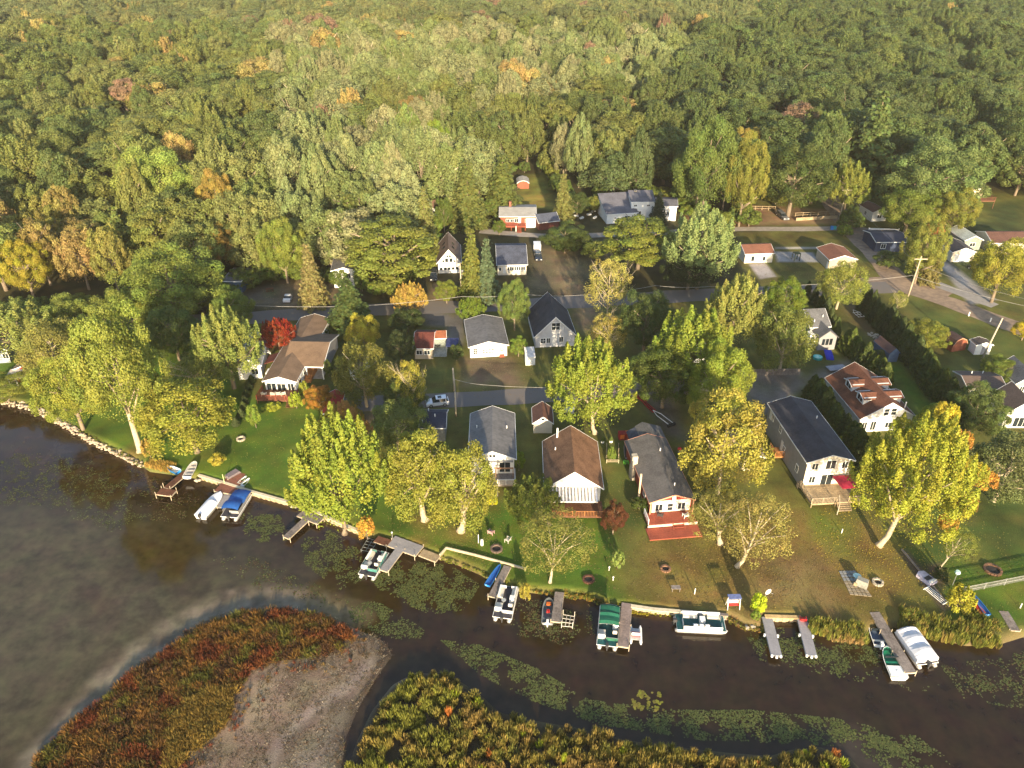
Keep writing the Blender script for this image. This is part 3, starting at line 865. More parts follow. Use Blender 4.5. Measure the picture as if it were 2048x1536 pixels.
C_YG = (.155, .175, .028); C_GRN = (.060, .105, .018); C_OLV = (.105, .115, .024); C_SAGE = (.125, .150, .050); C_YEL = (.30, .235, .03)
C_ORG = (.36, .16, .03); C_RED = (.19, .028, .012); C_DRK = (.028, .052, .012); C_TAN = (.235, .175, .065); C_PALE = (.165, .195, .085)
C_BRT = (.095, .16, .018); C_WIL = (.17, .165, .032); C_SPR = (.075, .095, .028); C_BLU = (.075, .105, .06); C_RBR = (.085, .03, .016)
NEAR = [
 ('maple_tree', 'broad yellow-green maple on the waterfront lawn left of the twin willows', (572, 815, 775, 1075), 'spray_a', C_YG),
 ('willow_tree', 'pale-trunked willow left of the two in front of the white grey-roofed cottage', (762, 845, 905, 1050), 'willow_a', C_WIL),
 ('willow_tree', 'willow with leaning pale trunk, right one of the pair by the lawn', (870, 885, 992, 1062), 'willow_b', C_WIL),
 ('willow_tree', 'small grey-green willow behind the twin willows beside the dark blue roofed cabin', (735, 800, 850, 905), 'willow_b', (.12, .135, .04)),
 ('maple_tree', 'green leafy tree at the left corner of the brown roofed cottage', (1008, 925, 1125, 1075), 'spray_b', C_OLV),
 ('ash_tree', 'thin sparse tree with pale twigs in front of the brown roofed cottage', (1030, 1010, 1190, 1165), 'sparse_a', (.14, .13, .035)),
 ('japanese_maple', 'dark red-brown shrubby maple beside the orange deck', (1203, 1003, 1254, 1068), 'round_b', C_RBR),
 ('maple_tree', 'large yellow-green maple standing behind the brown roofed cottage', (1093, 665, 1270, 875), 'spray_a', C_YG),
 ('maple_tree', 'big yellow-green maple in the middle of the tall tree group right of centre', (1300, 612, 1475, 790), 'spray_b', C_YG),
 ('oak_tree', 'dark green tree at the left of the tall tree group beside the red kayaks', (1262, 690, 1400, 818), 'round_a', C_GRN),
 ('ash_tree', 'bright yellow-green tree at the right side of the tall tree group', (1380, 685, 1500, 850), 'round_b', C_YG),
 ('willow_tree', 'yellow-tan willow standing beside the grey roofed red house', (1365, 785, 1538, 990), 'willow_a', (.225, .19, .04)),
 ('honey_locust', 'thin yellow-brown tree with pale twigs on the dried lawn', (1375, 960, 1500, 1100), 'sparse_a', (.18, .155, .045)),
 ('honey_locust', 'wide sparse golden tree with white-painted trunk on the dried lawn', (1440, 975, 1592, 1140), 'sparse_a', (.19, .155, .05)),
 ('maple_tree', 'huge yellow and green maple with orange tips on the right waterfront lawn', (1718, 812, 1960, 1092), 'spray_big', (.22, .21, .028)),
 ('maple_tree', 'tan and yellow-green spiky tree beside the upper road right of centre', (1408, 545, 1538, 700), 'spray_a', (.20, .19, .055)),
 ('maple_tree', 'bright green tree between the spiky tan tree and the grey house', (1525, 555, 1612, 650), 'round_a', C_BRT),
 ('ash_tree', 'grey-green tree beside the grey two-gabled house', (1520, 610, 1625, 745), 'willow_b', (.12, .13, .035)),
 ('locust_tree', 'pale yellow open tree on the upper road beside the dirt yard', (1168, 510, 1268, 640), 'sparse_a', (.28, .235, .07)),
 ('locust_tree', 'lower pale yellow open tree just below the other by the upper road', (1172, 625, 1262, 705), 'sparse_a', (.30, .23, .06)),
 ('ash_tree', 'dark green rounded tree below the upper road right of the pale yellow trees', (1240, 580, 1345, 700), 'round_b', (.055, .09, .022)),
 ('aspen_tree', 'large pale silvery-green poplar above the upper road', (1328, 412, 1482, 572), 'spray_a', C_PALE),
 ('oak_tree', 'dark green tree in the shade under the silvery poplar', (1325, 500, 1435, 580), 'round_a', (.03, .055, .014)),
 ('locust_tree', 'feathery olive tree in front of the white two-part house', (1205, 430, 1355, 538), 'flat_a', (.13, .14, .028)),
 ('ash_tree', 'dark green shrubby tree beside the black ringed red house below its blue garage', (1085, 445, 1178, 502), 'round_b', (.06, .085, .022)),
 ('spruce_tree', 'tall yellow-green spruce beside the brown chalet', (915, 462, 972, 600), 'conifer_a', (.115, .115, .028)),
 ('spruce_tree', 'blue-grey spruce between the chalet spruce and the blue roofed cottage', (948, 480, 998, 602), 'conifer_b', C_BLU),
 ('spruce_tree', 'tall narrow tan-green spruce left of the small brown roofed house', (822, 378, 878, 515), 'conifer_b', (.135, .13, .045)),
 ('spruce_tree', 'thin dark spruce close left of the blue roofed cottage', (970, 545, 1000, 600), 'conifer_a', C_SPR),
 ('spruce_tree', 'wide olive spruce left of the ringed red house', (895, 325, 975, 450), 'conifer_a', (.11, .115, .038)),
 ('spruce_tree', 'large olive spruce behind the ringed red house', (965, 312, 1045, 425), 'conifer_a', (.10, .11, .035)),
 ('spruce_tree', 'narrow tan-green spruce at the right of the ringed yard', (1105, 350, 1148, 440), 'conifer_b', (.14, .13, .045)),
 ('spruce_tree', 'dull tan spruce beside the small white tower house', (592, 490, 650, 610), 'conifer_b', (.17, .135, .06)),
 ('oak_tree', 'great spreading olive oak above the upper road behind the small white house', (690, 430, 872, 585), 'flat_a', (.12, .125, .028)),
 ('pine_tree', 'feathery olive pine at the wood edge left of the spreading oak', (655, 390, 745, 515), 'conifer_a', (.11, .115, .035)),
 ('maple_tree', 'rounded light green tree beside the upper road left of the black roofed house', (998, 560, 1060, 655), 'round_a', (.10, .145, .035)),
 ('maple_tree', 'small bright green tree beside the white cottage at the upper road', (912, 592, 972, 645), 'spray_b', (.115, .185, .022)),
 ('maple_tree', 'small golden orange maple at the upper road', (783, 563, 855, 628), 'spray_b', (.34, .22, .06)),
 ('ash_tree', 'green tree growing under the golden orange maple', (780, 615, 848, 665), 'round_b', (.045, .085, .02)),
 ('pine_tree', 'broad dark green pine beside the small white house on the upper road', (650, 555, 745, 665), 'conifer_a', (.065, .105, .03)),
 ('birch_tree', 'small bright yellow birch beside the brown roofed house', (693, 628, 760, 705), 'round_b', (.33, .26, .04)),
 ('ash_tree', 'brown-green thin tree below the yellow birch', (672, 680, 780, 812), 'willow_b', (.13, .12, .03)),
 ('ash_tree', 'dark green leafy tree left of the small red roofed cabin', (770, 660, 830, 725), 'round_a', (.035, .065, .018)),
 ('ash_tree', 'thin yellow topped tree above the dark blue roofed cabin', (785, 715, 858, 835), 'sparse_a', (.24, .20, .035)),
 ('ash_tree', 'dark olive tree beside the lane left of the white car', (768, 755, 850, 840), 'round_b', (.06, .08, .022)),
 ('ash_tree', 'olive tree between the leaning cottonwood and the asphalt road', (170, 585, 300, 700), 'round_a', (.14, .155, .035)),
 ('ash_tree', 'yellow-green tree beside the road behind the far left cottonwoods', (80, 590, 190, 690), 'round_b', (.15, .16, .04)),
 ('ash_tree', 'shady olive tree below the blue house', (415, 575, 505, 665), 'round_b', (.10, .125, .03)),
 ('maple_tree', 'fiery red maple beside the brown L-shaped roof', (515, 632, 595, 702), 'spray_a', C_RED),
 ('maple_tree', 'small orange and green shrub tree on the lawn beside the red roofed shed', (608, 770, 668, 825), 'round_a', (.26, .13, .025)),
 ('maple_tree', 'light green tree growing beside the lane behind the maple on the waterfront', (640, 800, 730, 880), 'spray_b', (.24, .16, .03)),
 ('cottonwood', 'tall pale-trunked cottonwood leaning on the rocky shore', (145, 612, 318, 870), 'round_b', (.155, .165, .036)),
 ('cottonwood', 'yellow-green tree between the leaning cottonwood and the open shelter', (70, 705, 210, 860), 'round_a', (.165, .17, .032)),
 ('cottonwood', 'wide pale green tree in the far left corner behind the open shelter', (-60, 590, 120, 725), 'spray_a', (.165, .175, .055)),
 ('ash_tree', 'tan-green tree in front of the far left pale tree', (40, 640, 165, 760), 'willow_b', (.17, .155, .045)),
 ('maple_tree', 'dark green tall tree behind the cottonwood near the asphalt road', (235, 490, 440, 650), 'round_a', (.125, .145, .034)),
 ('maple_tree', 'spiky pale green maple left of the brown L-shaped house', (380, 615, 522, 775), 'spray_b', (.165, .175, .05)),
 ('willow_tree', 'golden green willow on the left lawn near the moored boats', (275, 745, 462, 905), 'willow_a', (.18, .17, .03)),
 ('ash_tree', 'thin tree with twisted bare branches above the golden willow', (330, 700, 455, 800), 'sparse_a', (.15, .14, .035)),
 ('ash_tree', 'dark green tree between cottonwood and spiky maple', (290, 610, 400, 720), 'round_b', (.07, .10, .028)),
 ('ash_tree', 'yellow-green bushy tree at the rocky shore on the far left', (-40, 745, 68, 800), 'round_b', (.17, .17, .035)),
 ('ash_tree', 'round green tree over the end of the upper road by the red roofed garage', (1640, 522, 1728, 615), 'willow_b', (.165, .17, .04)),
 ('maple_tree', 'green maple with red top in front of the dark garage', (1808, 437, 1890, 560), 'round_a', (.15, .15, .035)),
 ('maple_tree', 'pinkish red treetop behind the dark garage tree', (1838, 432, 1888, 475), 'spray_b', (.36, .12, .06)),
 ('spruce_tree', 'tan grey spruce in front of the dark garage', (1848, 465, 1890, 565), 'conifer_b', (.15, .12, .05)),
 ('maple_tree', 'yellow-green wide tree at the right edge above the road', (1950, 475, 2062, 600), 'round_b', (.21, .19, .032)),
 ('maple_tree', 'yellow tree at the far right edge below the road', (2028, 638, 2075, 680), 'round_b', (.36, .27, .03)),
 ('ash_tree', 'olive green rounded tree at the end of the clipped hedge', (1808, 638, 1898, 700), 'round_a', (.15, .15, .028)),
 ('ash_tree', 'small sparse tree near the road junction', (1780, 580, 1815, 625), 'sparse_a', (.20, .19, .05)),
 ('ash_tree', 'dark green tree below the brown hip roof at right', (1895, 765, 2010, 880), 'round_a', (.075, .095, .03)),
 ('willow_tree', 'grey green tree at the right edge beside the white house', (1940, 860, 2090, 1010), 'willow_b', (.085, .095, .04)),
 ('ash_tree', 'small olive tree between the white sheds and the brown roof at right', (1965, 710, 2030, 765), 'round_b', (.10, .12, .025)),
 ('maple_tree', 'slim dark green tree behind the orange tipped maple', (1835, 800, 1900, 880), 'tall_a', (.15, .17, .03)),
 ('sapling', 'thin-stemmed sapling leaning beside the lawn bird feeder', (1880, 1050, 1955, 1125), 'sparse_a', (.13, .14, .03)),
 ('ash_tree', 'green tree beside the small lean-to near the black roofed house', (1018, 672, 1056, 712), 'round_b', (.13, .17, .03)),
 ('ash_tree', 'dark shady tree behind the small brown roofed house at left of the ringed yard', (870, 395, 905, 460), 'round_b', (.07, .12, .02)),
 ('ash_tree', 'green tree in front of the ringed house deck', (985, 440, 1012, 468), 'round_b', (.08, .13, .02)),
 ('ash_tree', 'low yellow-green tree at the foot of the brown chalet', (870, 560, 915, 605), 'round_b', (.14, .15, .028)),
 ('ash_tree', 'low green tree beside the chalet spruces', (918, 570, 960, 605), 'round_a', (.12, .14, .028)),
 ('pine_tree', 'small dark green spruce beside the white two-part house', (1300, 385, 1335, 445), 'conifer_a', (.03, .055, .025)),
 ('maple_tree', 'bright green tree above the small brown roofed house', (840, 250, 905, 375), 'round_a', (.12, .16, .022)),
 ('maple_tree', 'wide grey green tree over the white houses at upper right', (1775, 285, 1960, 440), 'round_a', (.10, .135, .05)),
 ('maple_tree', 'green rounded tree beside the lane at upper right', (1765, 372, 1878, 468), 'round_b', (.105, .125, .026)),
 ('maple_tree', 'yellow-green tree under the wide grey green tree', (1868, 375, 1955, 470), 'round_a', (.15, .145, .03)),
 ('pine_tree', 'tall layered white pine with visible limbs at upper right', (1695, 190, 1800, 375), 'conifer_a', (.085, .11, .04)),
 ('maple_tree', 'yellow-green tree behind the utility pole at the wood edge', (1655, 325, 1740, 425), 'spray_b', (.15, .155, .035)),
 ('oak_tree', 'big dark oak with orange flecks over the fenced corner yard', (1515, 290, 1665, 425), 'round_a', (.055, .075, .022)),
 ('maple_tree', 'orange and green tree at the wood edge above the gravel road', (1452, 275, 1532, 440), 'round_a', (.15, .14, .03)),
 ('maple_tree', 'mixed green tree at the wood edge right of the white two-part house', (1355, 240, 1480, 430), 'round_b', (.085, .12, .03)),
 ('ash_tree', 'small green tree beside the white trimmed cabin at upper right', (1690, 410, 1722, 450), 'round_b', (.05, .09, .02)),
 ('ash_tree', 'dark green bush tree behind the circled lawn', (1130, 385, 1180, 430), 'round_b', (.05, .08, .02)),
 ('locust_tree', 'tall tree with long pale trunk at the wood edge', (780, 215, 850, 320), 'tall_a', C_SAGE),
 ('maple_tree', 'large bright pale green maple among the left wood', (240, 292, 395, 440), 'round_b', (.185, .21, .055)),
 ('maple_tree', 'crimson tree at the left edge of the wood', (55, 330, 95, 385), 'spray_b', (.40, .09, .07)),
 ('maple_tree', 'deep red tree below the crimson one at left', (78, 362, 128, 400), 'round_b', (.20, .025, .02)),
 ('maple_tree', 'salmon orange tree in the left wood below the crimson tree', (105, 380, 158, 485), 'spray_a', (.36, .20, .08)),
 ('maple_tree', 'orange topped tree in the wood above the dark red thicket', (395, 345, 475, 470), 'round_a', (.24, .165, .045)),
 ('bare_tree', 'leafless grey tree standing in the sage green wood', (762, 132, 806, 188), 'bare_a', (.25, .22, .18)),
 ('maple_tree', 'reddish brown tree deep in the wood above the bare tree', (733, 63, 757, 82), 'round_b', (.25, .11, .06)),
 ('maple_tree', 'golden orange tree far back in the left wood', (380, 33, 410, 50), 'round_b', (.42, .27, .06)),
 ('maple_tree', 'brownish yellow tree below the road bend at the left edge', (0, 480, 95, 590), 'round_a', (.24, .20, .028)),
 ('maple_tree', 'brown and rust thicket tree above the blue house', (395, 450, 470, 545), 'round_b', (.19, .12, .035)),
 ('maple_tree', 'pale yellow-green maple beside the tan spruce above the road', (520, 440, 610, 560), 'round_a', (.145, .16, .035)),
 ('oak_tree', 'pale orange-leafed oak at the right of the wood above the white houses', (1465, 255, 1530, 330), 'round_b', (.27, .19, .05)),
 ('pine_tree', 'feathery pale pine high in the wood right of centre', (1140, 90, 1182, 138), 'conifer_b', (.16, .165, .06)),
 ('pine_tree', 'second feathery pale pine high in the wood right of centre', (1215, 70, 1248, 108), 'conifer_b', (.14, .155, .055)),
]
BASES = {(572, 815): ((690, 1068), .35, BARK), (762, 845): ((850, 1040), .5, BARKP), (870, 885): ((922, 1062), .52, BARKP), (1008, 925): ((1100, 1050), .2, BARK),
         (1093, 665): ((1190, 867), .38, BARKP), (1718, 812): ((1757, 1092), .42, BARKP), (1375, 960): ((1440, 1088), .35, BARKP), (1440, 975): ((1474, 1134), .3, BARKP),
         (1030, 1010): ((1100, 1165), .2, BARKP), (145, 612): ((281, 903), .5, BARKP), (275, 745): ((395, 905), .4, BARK), (1880, 1050): ((1878, 1138), .12, BARKP)}
for row in NEAR:
    name, label, box, proto, tint = row
    if box[:2] in BASES:
        tree_based(name, label, box, proto, tint, *BASES[box[:2]])
        continue
    g = GZ if box[3] > 330 else GZ + 5
    tree_box(name, label, box, proto, tint, 'tree' if name not in ('japanese_maple',) else 'shrub', g=g)

# clipped arborvitae hedges: every column is a thing of its own
ORD = 'first second third fourth fifth sixth seventh eighth ninth tenth eleventh twelfth thirteenth fourteenth fifteenth sixteenth'.split()
def hedge(pts, n, rx, h, tint, group, label):
    pw = [G(*p) for p in pts]
    lens = [(pw[i + 1] - pw[i]).length for i in range(len(pw) - 1)]; T = sum(lens)
    for k in range(n):
        s = T * k / max(1, n - 1); i = 0
        while i < len(lens) - 1 and s > lens[i]: s -= lens[i]; i += 1
        p = pw[i].lerp(pw[i + 1], min(1, s / lens[i]))
        hh = h * rnd.uniform(.82, 1.12); r_ = rx * rnd.uniform(.9, 1.15)
        tree_at('arborvitae', f'{ORD[k]} {label}', p.x + rnd.uniform(-.25, .25), p.y + rnd.uniform(-.3, .3), r_, hh, rnd.choice(['arbor_a', 'arbor_b']),
                tuple(c * rnd.uniform(.8, 1.2) for c in tint), 'conifer', group)
hedge([(1722, 622), (1790, 690)], 9, 1.3, 7.0, (.04, .075, .018), 'arborvitae hedge above the lawn by the junction', 'arborvitae from the top of the row running down from the junction')
hedge([(1690, 700), (1765, 775)], 9, 1.5, 5.6, (.065, .095, .018), 'arborvitae hedge behind the rust roofed house', 'arborvitae from the top of the row behind the rust roofed house')
hedge([(1805, 705), (1925, 865)], 15, 1.8, 6.5, (.055, .085, .018), 'arborvitae hedge beside the long back lawn', 'arborvitae from the top of the long row beside the back lawn')
hedge([(1775, 660), (1812, 720)], 5, 1.9, 6.0, (.045, .07, .018), 'arborvitae hedge beside the blue shed', 'bushy arborvitae from the top of the row above the blue shed')
hedge([(1622, 800), (1765, 985)], 16, 1.8, 5.8, (.055, .085, .018), 'arborvitae hedge beside the big grey house', 'arborvitae from the top of the row beside the big grey house')
hedge([(1612, 596), (1650, 630), (1668, 680)], 7, 1.1, 5.0, (.045, .09, .02), 'arborvitae hedge beside the grey gabled house', 'small arborvitae from the top of the row behind the grey gabled house')
hedge([(475, 850), (505, 765)], 7, .75, 1.6, (.05, .10, .02), 'small clipped bushes beside the brown roofed house', 'clipped bush from the bottom of the strip beside the L-shaped house')

# ---- the wood behind the village
VILL = poly_world([(-1500, 640), (0, 644), (300, 634), (425, 622), (450, 585), (620, 560), (660, 575), (780, 600), (850, 545), (868, 470), (900, 452), (985, 432),
                   (1020, 350), (1095, 345), (1125, 400), (1190, 440), (1200, 405), (1360, 400), (1375, 450), (1495, 455), (1500, 410), (1650, 415), (1690, 420),
                   (1700, 405), (1780, 405), (1900, 420), (1935, 390), (2000, 400), (2100, 430), (2600, 440), (3600, 700), (3600, 1600), (-1500, 1600)])
tree_xy = np.array([(t[0], t[1], t[2]) for t in TREES])
cand = []
EDGE = set()
yy = 175.0
while yy < 1060:
    step = 10.2 + (yy - 175) * .0006
    half = .70 * yy + 60
    xx = -half
    while xx < half:
        x = xx + rnd.uniform(-.42, .42) * step; y = yy + rnd.uniform(-.42, .42) * step
        cand.append((x, y, step)); xx += step
    yy += step * .9
ca = np.array(cand)
sd_ = sdist(ca[:, 0], ca[:, 1], VILL)
ok = sd_ < -1.5
near_edge = (sd_ > -13)[ok]
ca = ca[ok]
WOOD = []
zones = {
 'sage': [(.15, .17, .06), (.13, .155, .05), (.17, .18, .07), (.12, .145, .04), (.175, .17, .07)],
 'right': [(.070, .098, .024), (.080, .108, .026), (.062, .088, .022), (.095, .118, .028), (.075, .10, .03)],
 'left': [(.10, .122, .028), (.115, .13, .03), (.13, .14, .03), (.085, .11, .028), (.14, .15, .04)],
 'yellow': [(.18, .17, .034), (.15, .16, .03), (.21, .18, .034), (.12, .14, .03), (.20, .16, .04)],
 'far': [(.12, .14, .045), (.135, .145, .045), (.105, .125, .038), (.15, .15, .045), (.10, .115, .04)],
}
for ci, (x, y, st) in enumerate(ca):
    if len(tree_xy) and np.min(np.hypot(tree_xy[:, 0] - x, tree_xy[:, 1] - y) - tree_xy[:, 2] * .55) < 2.2: continue
    z0 = GZ + rise(x, y)
    px, py = P(x, y, z0 + 10)
    nz = mnoise.noise(Vector((x * .012, y * .012, 3))) + .5 * mnoise.noise(Vector((x * .04, y * .04, 8)))
    if py < 75: zn = 'far'
    elif px > 1250 + (300 - py) * .55: zn = 'right'
    elif px < 330 and py > 430: zn = 'yellow'
    elif 560 < px < 1480 and py > 85 and nz > -.28: zn = 'sage'
    else: zn = 'left'
    if px > 1500 and py < 75: zn = 'right'
    c = list(zones[zn][int(rnd.random() * 5)])
    q = rnd.random()
    word = {'sage': 'sage green', 'right': 'dark green', 'left': 'olive green', 'yellow': 'yellow-green', 'far': 'hazy green'}[zn]
    warm = .012 if zn == 'right' else .045
    if mnoise.noise(Vector((x * .02, y * .02, 30))) > .25: warm *= 2.2
    if y < 275 and px > 420: warm *= .25
    if q < warm * .25: c = [.33, .10, .05]; word = 'rust red'; c = [.18, .115, .06]
    elif q < warm * .75: c = [.24, .175, .05]; word = 'golden orange'
    elif q < warm: c = [.26, .21, .06]; word = 'straw yellow'
    k = 1 + .22 * nz + rnd.uniform(-.1, .1)
    c = [c[0] * k, c[1] * k * .93, c[2] * k * 1.35]
    h = rnd.uniform(14.5, 22.5) * (1.1 if zn == 'sage' else 1)
    if y < 205: h *= .85
    rx = st * rnd.choice([rnd.uniform(.42, .6), rnd.uniform(.55, .75), rnd.uniform(.7, .95)])
    if zn == 'sage': pr = rnd.choice(['wood_tall_a', 'wood_tall_b', 'wood_tall_a', 'wood_round_a', 'wood_spray']); rx *= .86
    elif rnd.random() < .05: pr = 'wood_pine'; rx *= .75
    else: pr = rnd.choice(['wood_round_a', 'wood_round_b', 'wood_round_c', 'wood_flat', 'wood_spray'])
    if (y < 222 or near_edge[ci]) and pr != 'wood_pine': pr = rnd.choice(['wood_edge_a', 'wood_edge_b', 'wood_edge_c', 'wood_edge_a']) if zn != 'sage' else rnd.choice(['wood_edge_c', 'wood_edge_c', 'wood_edge_a'])
    inview = -40 < px < 2088 and py > -40
    s = depth_scale(x, y, z0) * rx if inview else 0
    WOOD.append((s, x, y, z0, rx, h, pr, c, word, px, py))
WOOD.sort(key=lambda t: -t[0])
N_IND = max(0, 296 - len(NEAR))
LM = [(0, 'behind the left bay shore'), (300, 'above the leaning cottonwood'), (470, 'behind the small blue house'), (640, 'behind the small white tower house'),
      (790, 'left of the narrow tan spruce'), (930, 'behind the brown chalet'), (1050, 'behind the ringed red house'), (1230, 'behind the white two-part house'),
      (1420, 'above the orange-green tree'), (1600, 'behind the fenced corner yard'), (1780, 'behind the tall white pine'), (1950, 'above the tan balcony house')]
SP = {'wood_round_a': 'oak', 'wood_round_b': 'maple', 'wood_round_c': 'ash tree', 'wood_flat': 'spreading oak', 'wood_tall_a': 'aspen', 'wood_tall_b': 'slender aspen', 'wood_spray': 'spiky maple', 'wood_pine': 'pine', 'wood_edge_a': 'low-branched maple', 'wood_edge_b': 'low-branched oak', 'wood_edge_c': 'low-branched aspen'}
NMS = {'wood_round_a': 'oak_tree', 'wood_round_b': 'maple_tree', 'wood_round_c': 'ash_tree', 'wood_flat': 'oak_tree', 'wood_tall_a': 'aspen_tree', 'wood_tall_b': 'aspen_tree', 'wood_spray': 'maple_tree', 'wood_pine': 'pine_tree', 'wood_edge_a': 'maple_tree', 'wood_edge_b': 'oak_tree', 'wood_edge_c': 'aspen_tree'}
SAME = {}
for (s, x, y, z0, rx, h, pr, c, word, px, py) in WOOD[:N_IND]:
    lm = min(LM, key=lambda q: abs(q[0] - px))[1]
    dep = 'at the wood edge' if y < 215 else ('just inside the wood' if y < 250 else 'deep in the wood')
    size = 'broad' if rx > 7.5 else ('slim' if rx < 5.2 else 'medium')
    o = tree_at(NMS[pr], f'{size} {word} {SP[pr]} {dep} {lm}', x, y, rx, h, pr, c, group='trees of the wood behind the village', z0=z0)
    SAME.setdefault(o['label'], []).append((px, o))
for lb, lst in SAME.items():
    if len(lst) > 1:
        lst.sort(key=lambda t: t[0])
        for i, (px, o) in enumerate(lst):
            o['label'] = ('leftmost ' if i == 0 else 'rightmost ' if i == len(lst) - 1 else ['second ', 'third ', 'fourth ', 'fifth ', 'sixth '][min(i - 1, 4)]) + lb

# leafy bushes along the foot of the wood
ORD = 'first second third fourth fifth sixth seventh eighth ninth tenth eleventh twelfth thirteenth fourteenth fifteenth sixteenth'.split()
make_proto('edge_bush', 'round', 5000, 26, .055, 301)
SAME = {}
edge_px = [(-60, 640), (120, 634), (300, 628), (425, 614), (450, 585), (620, 560), (660, 575), (780, 600), (850, 545), (868, 470), (900, 452), (985, 432), (1012, 352), (1095, 345), (1125, 400), (1190, 432), (1205, 402), (1360, 396), (1375, 440), (1480, 448), (1500, 408), (1650, 412)]
for i in range(len(edge_px) - 1):
    a, b = G(*edge_px[i]), G(*edge_px[i + 1]); nb = max(1, int((b - a).length / 4.6))
    for k in range(nb):
        p = a.lerp(b, (k + rnd.uniform(.1, .9)) / nb); x = p.x + rnd.uniform(-1, 1); y = p.y + rnd.uniform(.5, 3)
        px = P(x, y, GZ)[0]; c = rnd.choice([(.09, .12, .028), (.12, .145, .03), (.07, .10, .025), (.15, .15, .035), (.10, .13, .04)])
        lm = min(LM, key=lambda q: abs(q[0] - px))[1]
        o = tree_at('shrub', f'leafy bush at the foot of the wood {lm}', x, y, rnd.uniform(1.8, 3.4), rnd.uniform(2.6, 5.5), 'edge_bush', c, 'shrub', 'bushes along the foot of the wood')
        SAME.setdefault(lm, []).append((px, o))
for lb, lst in SAME.items():
    lst.sort(key=lambda t: t[0])
    for i, (px, o) in enumerate(lst):
        if len(lst) > 1: o['label'] = ('leftmost ' if i == 0 else 'rightmost ' if i == len(lst) - 1 else ORD[min(i, 15)] + ' ') + o['label']
# everything farther back is one mass
pts = WOOD[N_IND:]
me = bpy.data.meshes.new('distant_wood')
me.from_pydata([(p[1], p[2], p[3]) for p in pts], [], [])
keys = ['wood_edge_a', 'wood_edge_b', 'wood_edge_c', 'wood_round_a', 'wood_round_b', 'wood_round_c', 'wood_flat', 'wood_tall_a', 'wood_tall_b', 'wood_spray', 'wood_pine']
a = me.attributes.new('tint', 'FLOAT_COLOR', 'POINT'); a.data.foreach_set('color', [v for p in pts for v in (*boost(p[7]), 1.0)])
a = me.attributes.new('tsize', 'FLOAT_VECTOR', 'POINT'); a.data.foreach_set('vector', [v for p in pts for v in (p[4], p[4], p[5])])
a = me.attributes.new('turn', 'FLOAT_VECTOR', 'POINT'); a.data.foreach_set('vector', [v for p in pts for v in (0, 0, rnd.uniform(0, 6.28))])
a = me.attributes.new('pick', 'INT', 'POINT'); a.data.foreach_set('value', [keys.index(p[6]) for p in pts])
wood = bpy.data.objects.new('distant_wood', me); COL.objects.link(wood)
tag(wood, 'mass of green and autumn treetops running to the horizon', 'forest', kind='stuff')
ng = bpy.data.node_groups.new('wood_scatter', 'GeometryNodeTree')
ng.interface.new_socket('Geometry', in_out='INPUT', socket_type='NodeSocketGeometry')
ng.interface.new_socket('Geometry', in_out='OUTPUT', socket_type='NodeSocketGeometry')
gi = ng.nodes.new('NodeGroupInput'); go = ng.nodes.new('NodeGroupOutput')
iop = ng.nodes.new('GeometryNodeInstanceOnPoints')
join = ng.nodes.new('GeometryNodeGeometryToInstance')
protos = []
for k in keys:
    cm, tm, cb, kind = PROTO[k]
    # crown and trunk in one mesh for the mass
    jm = bpy.data.meshes.new(k + '_whole')
    cv = np.empty(len(cm.vertices) * 3, np.float32); cm.vertices.foreach_get('co', cv)
    tv = np.empty(len(tm.vertices) * 3, np.float32); tm.vertices.foreach_get('co', tv)
    cl = np.empty(len(cm.loops), np.int32); cm.loops.foreach_get('vertex_index', cl)
    tl = np.empty(len(tm.loops), np.int32); tm.loops.foreach_get('vertex_index', tl)
    cs = np.empty(len(cm.polygons), np.int32); cm.polygons.foreach_get('loop_start', cs)
    ts = np.empty(len(tm.polygons), np.int32); tm.polygons.foreach_get('loop_start', ts)
    nc = len(cm.vertices)
    jm.vertices.add(nc + len(tm.vertices)); jm.vertices.foreach_set('co', np.concatenate([cv, tv]))
    jm.loops.add(len(cl) + len(tl)); jm.loops.foreach_set('vertex_index', np.concatenate([cl, tl + nc]))
    jm.polygons.add(len(cs) + len(ts)); jm.polygons.foreach_set('loop_start', np.concatenate([cs, ts + len(cl)]))
    jm.polygons.foreach_set('material_index', np.concatenate([np.zeros(len(cs), np.int32), np.ones(len(ts), np.int32)]))
    jm.update(calc_edges=True)
    vy = np.zeros((nc + len(tm.vertices), 3), np.float32)
    buf = np.empty(nc * 3, np.float32); cm.attributes['vary'].data.foreach_get('vector', buf); vy[:nc] = buf.reshape(-1, 3)
    at = jm.attributes.new('vary', 'FLOAT_VECTOR', 'POINT'); at.data.foreach_set('vector', vy.ravel())
    jm.materials.append(LEAF); jm.materials.append(BARKP if 'tall' in k else BARK)
    protos.append(bpy.data.objects.new(k + '_whole', jm))
na = lambda name, typ: None
def named(nm, dt):
    n = ng.nodes.new('GeometryNodeInputNamedAttribute'); n.data_type = dt; n.inputs['Name'].default_value = nm
    return [o for o in n.outputs if o.enabled and o.name == 'Attribute'][0]
gti = ng.nodes.new('GeometryNodeGeometryToInstance')
for po in reversed(protos):
    oi = ng.nodes.new('GeometryNodeObjectInfo'); oi.inputs['Object'].default_value = po; oi.inputs['As Instance'].default_value = False
    ng.links.new(oi.outputs['Geometry'], gti.inputs[0])
ng.nodes.remove(join)
ng.links.new(gi.outputs[0], iop.inputs['Points'])
ng.links.new(gti.outputs[0], iop.inputs['Instance'])
iop.inputs['Pick Instance'].default_value = True
ng.links.new(named('pick', 'INT'), iop.inputs['Instance Index'])
ng.links.new(named('turn', 'FLOAT_VECTOR'), iop.inputs['Rotation'])
ng.links.new(named('tsize', 'FLOAT_VECTOR'), iop.inputs['Scale'])
ng.links.new(iop.outputs[0], go.inputs[0])
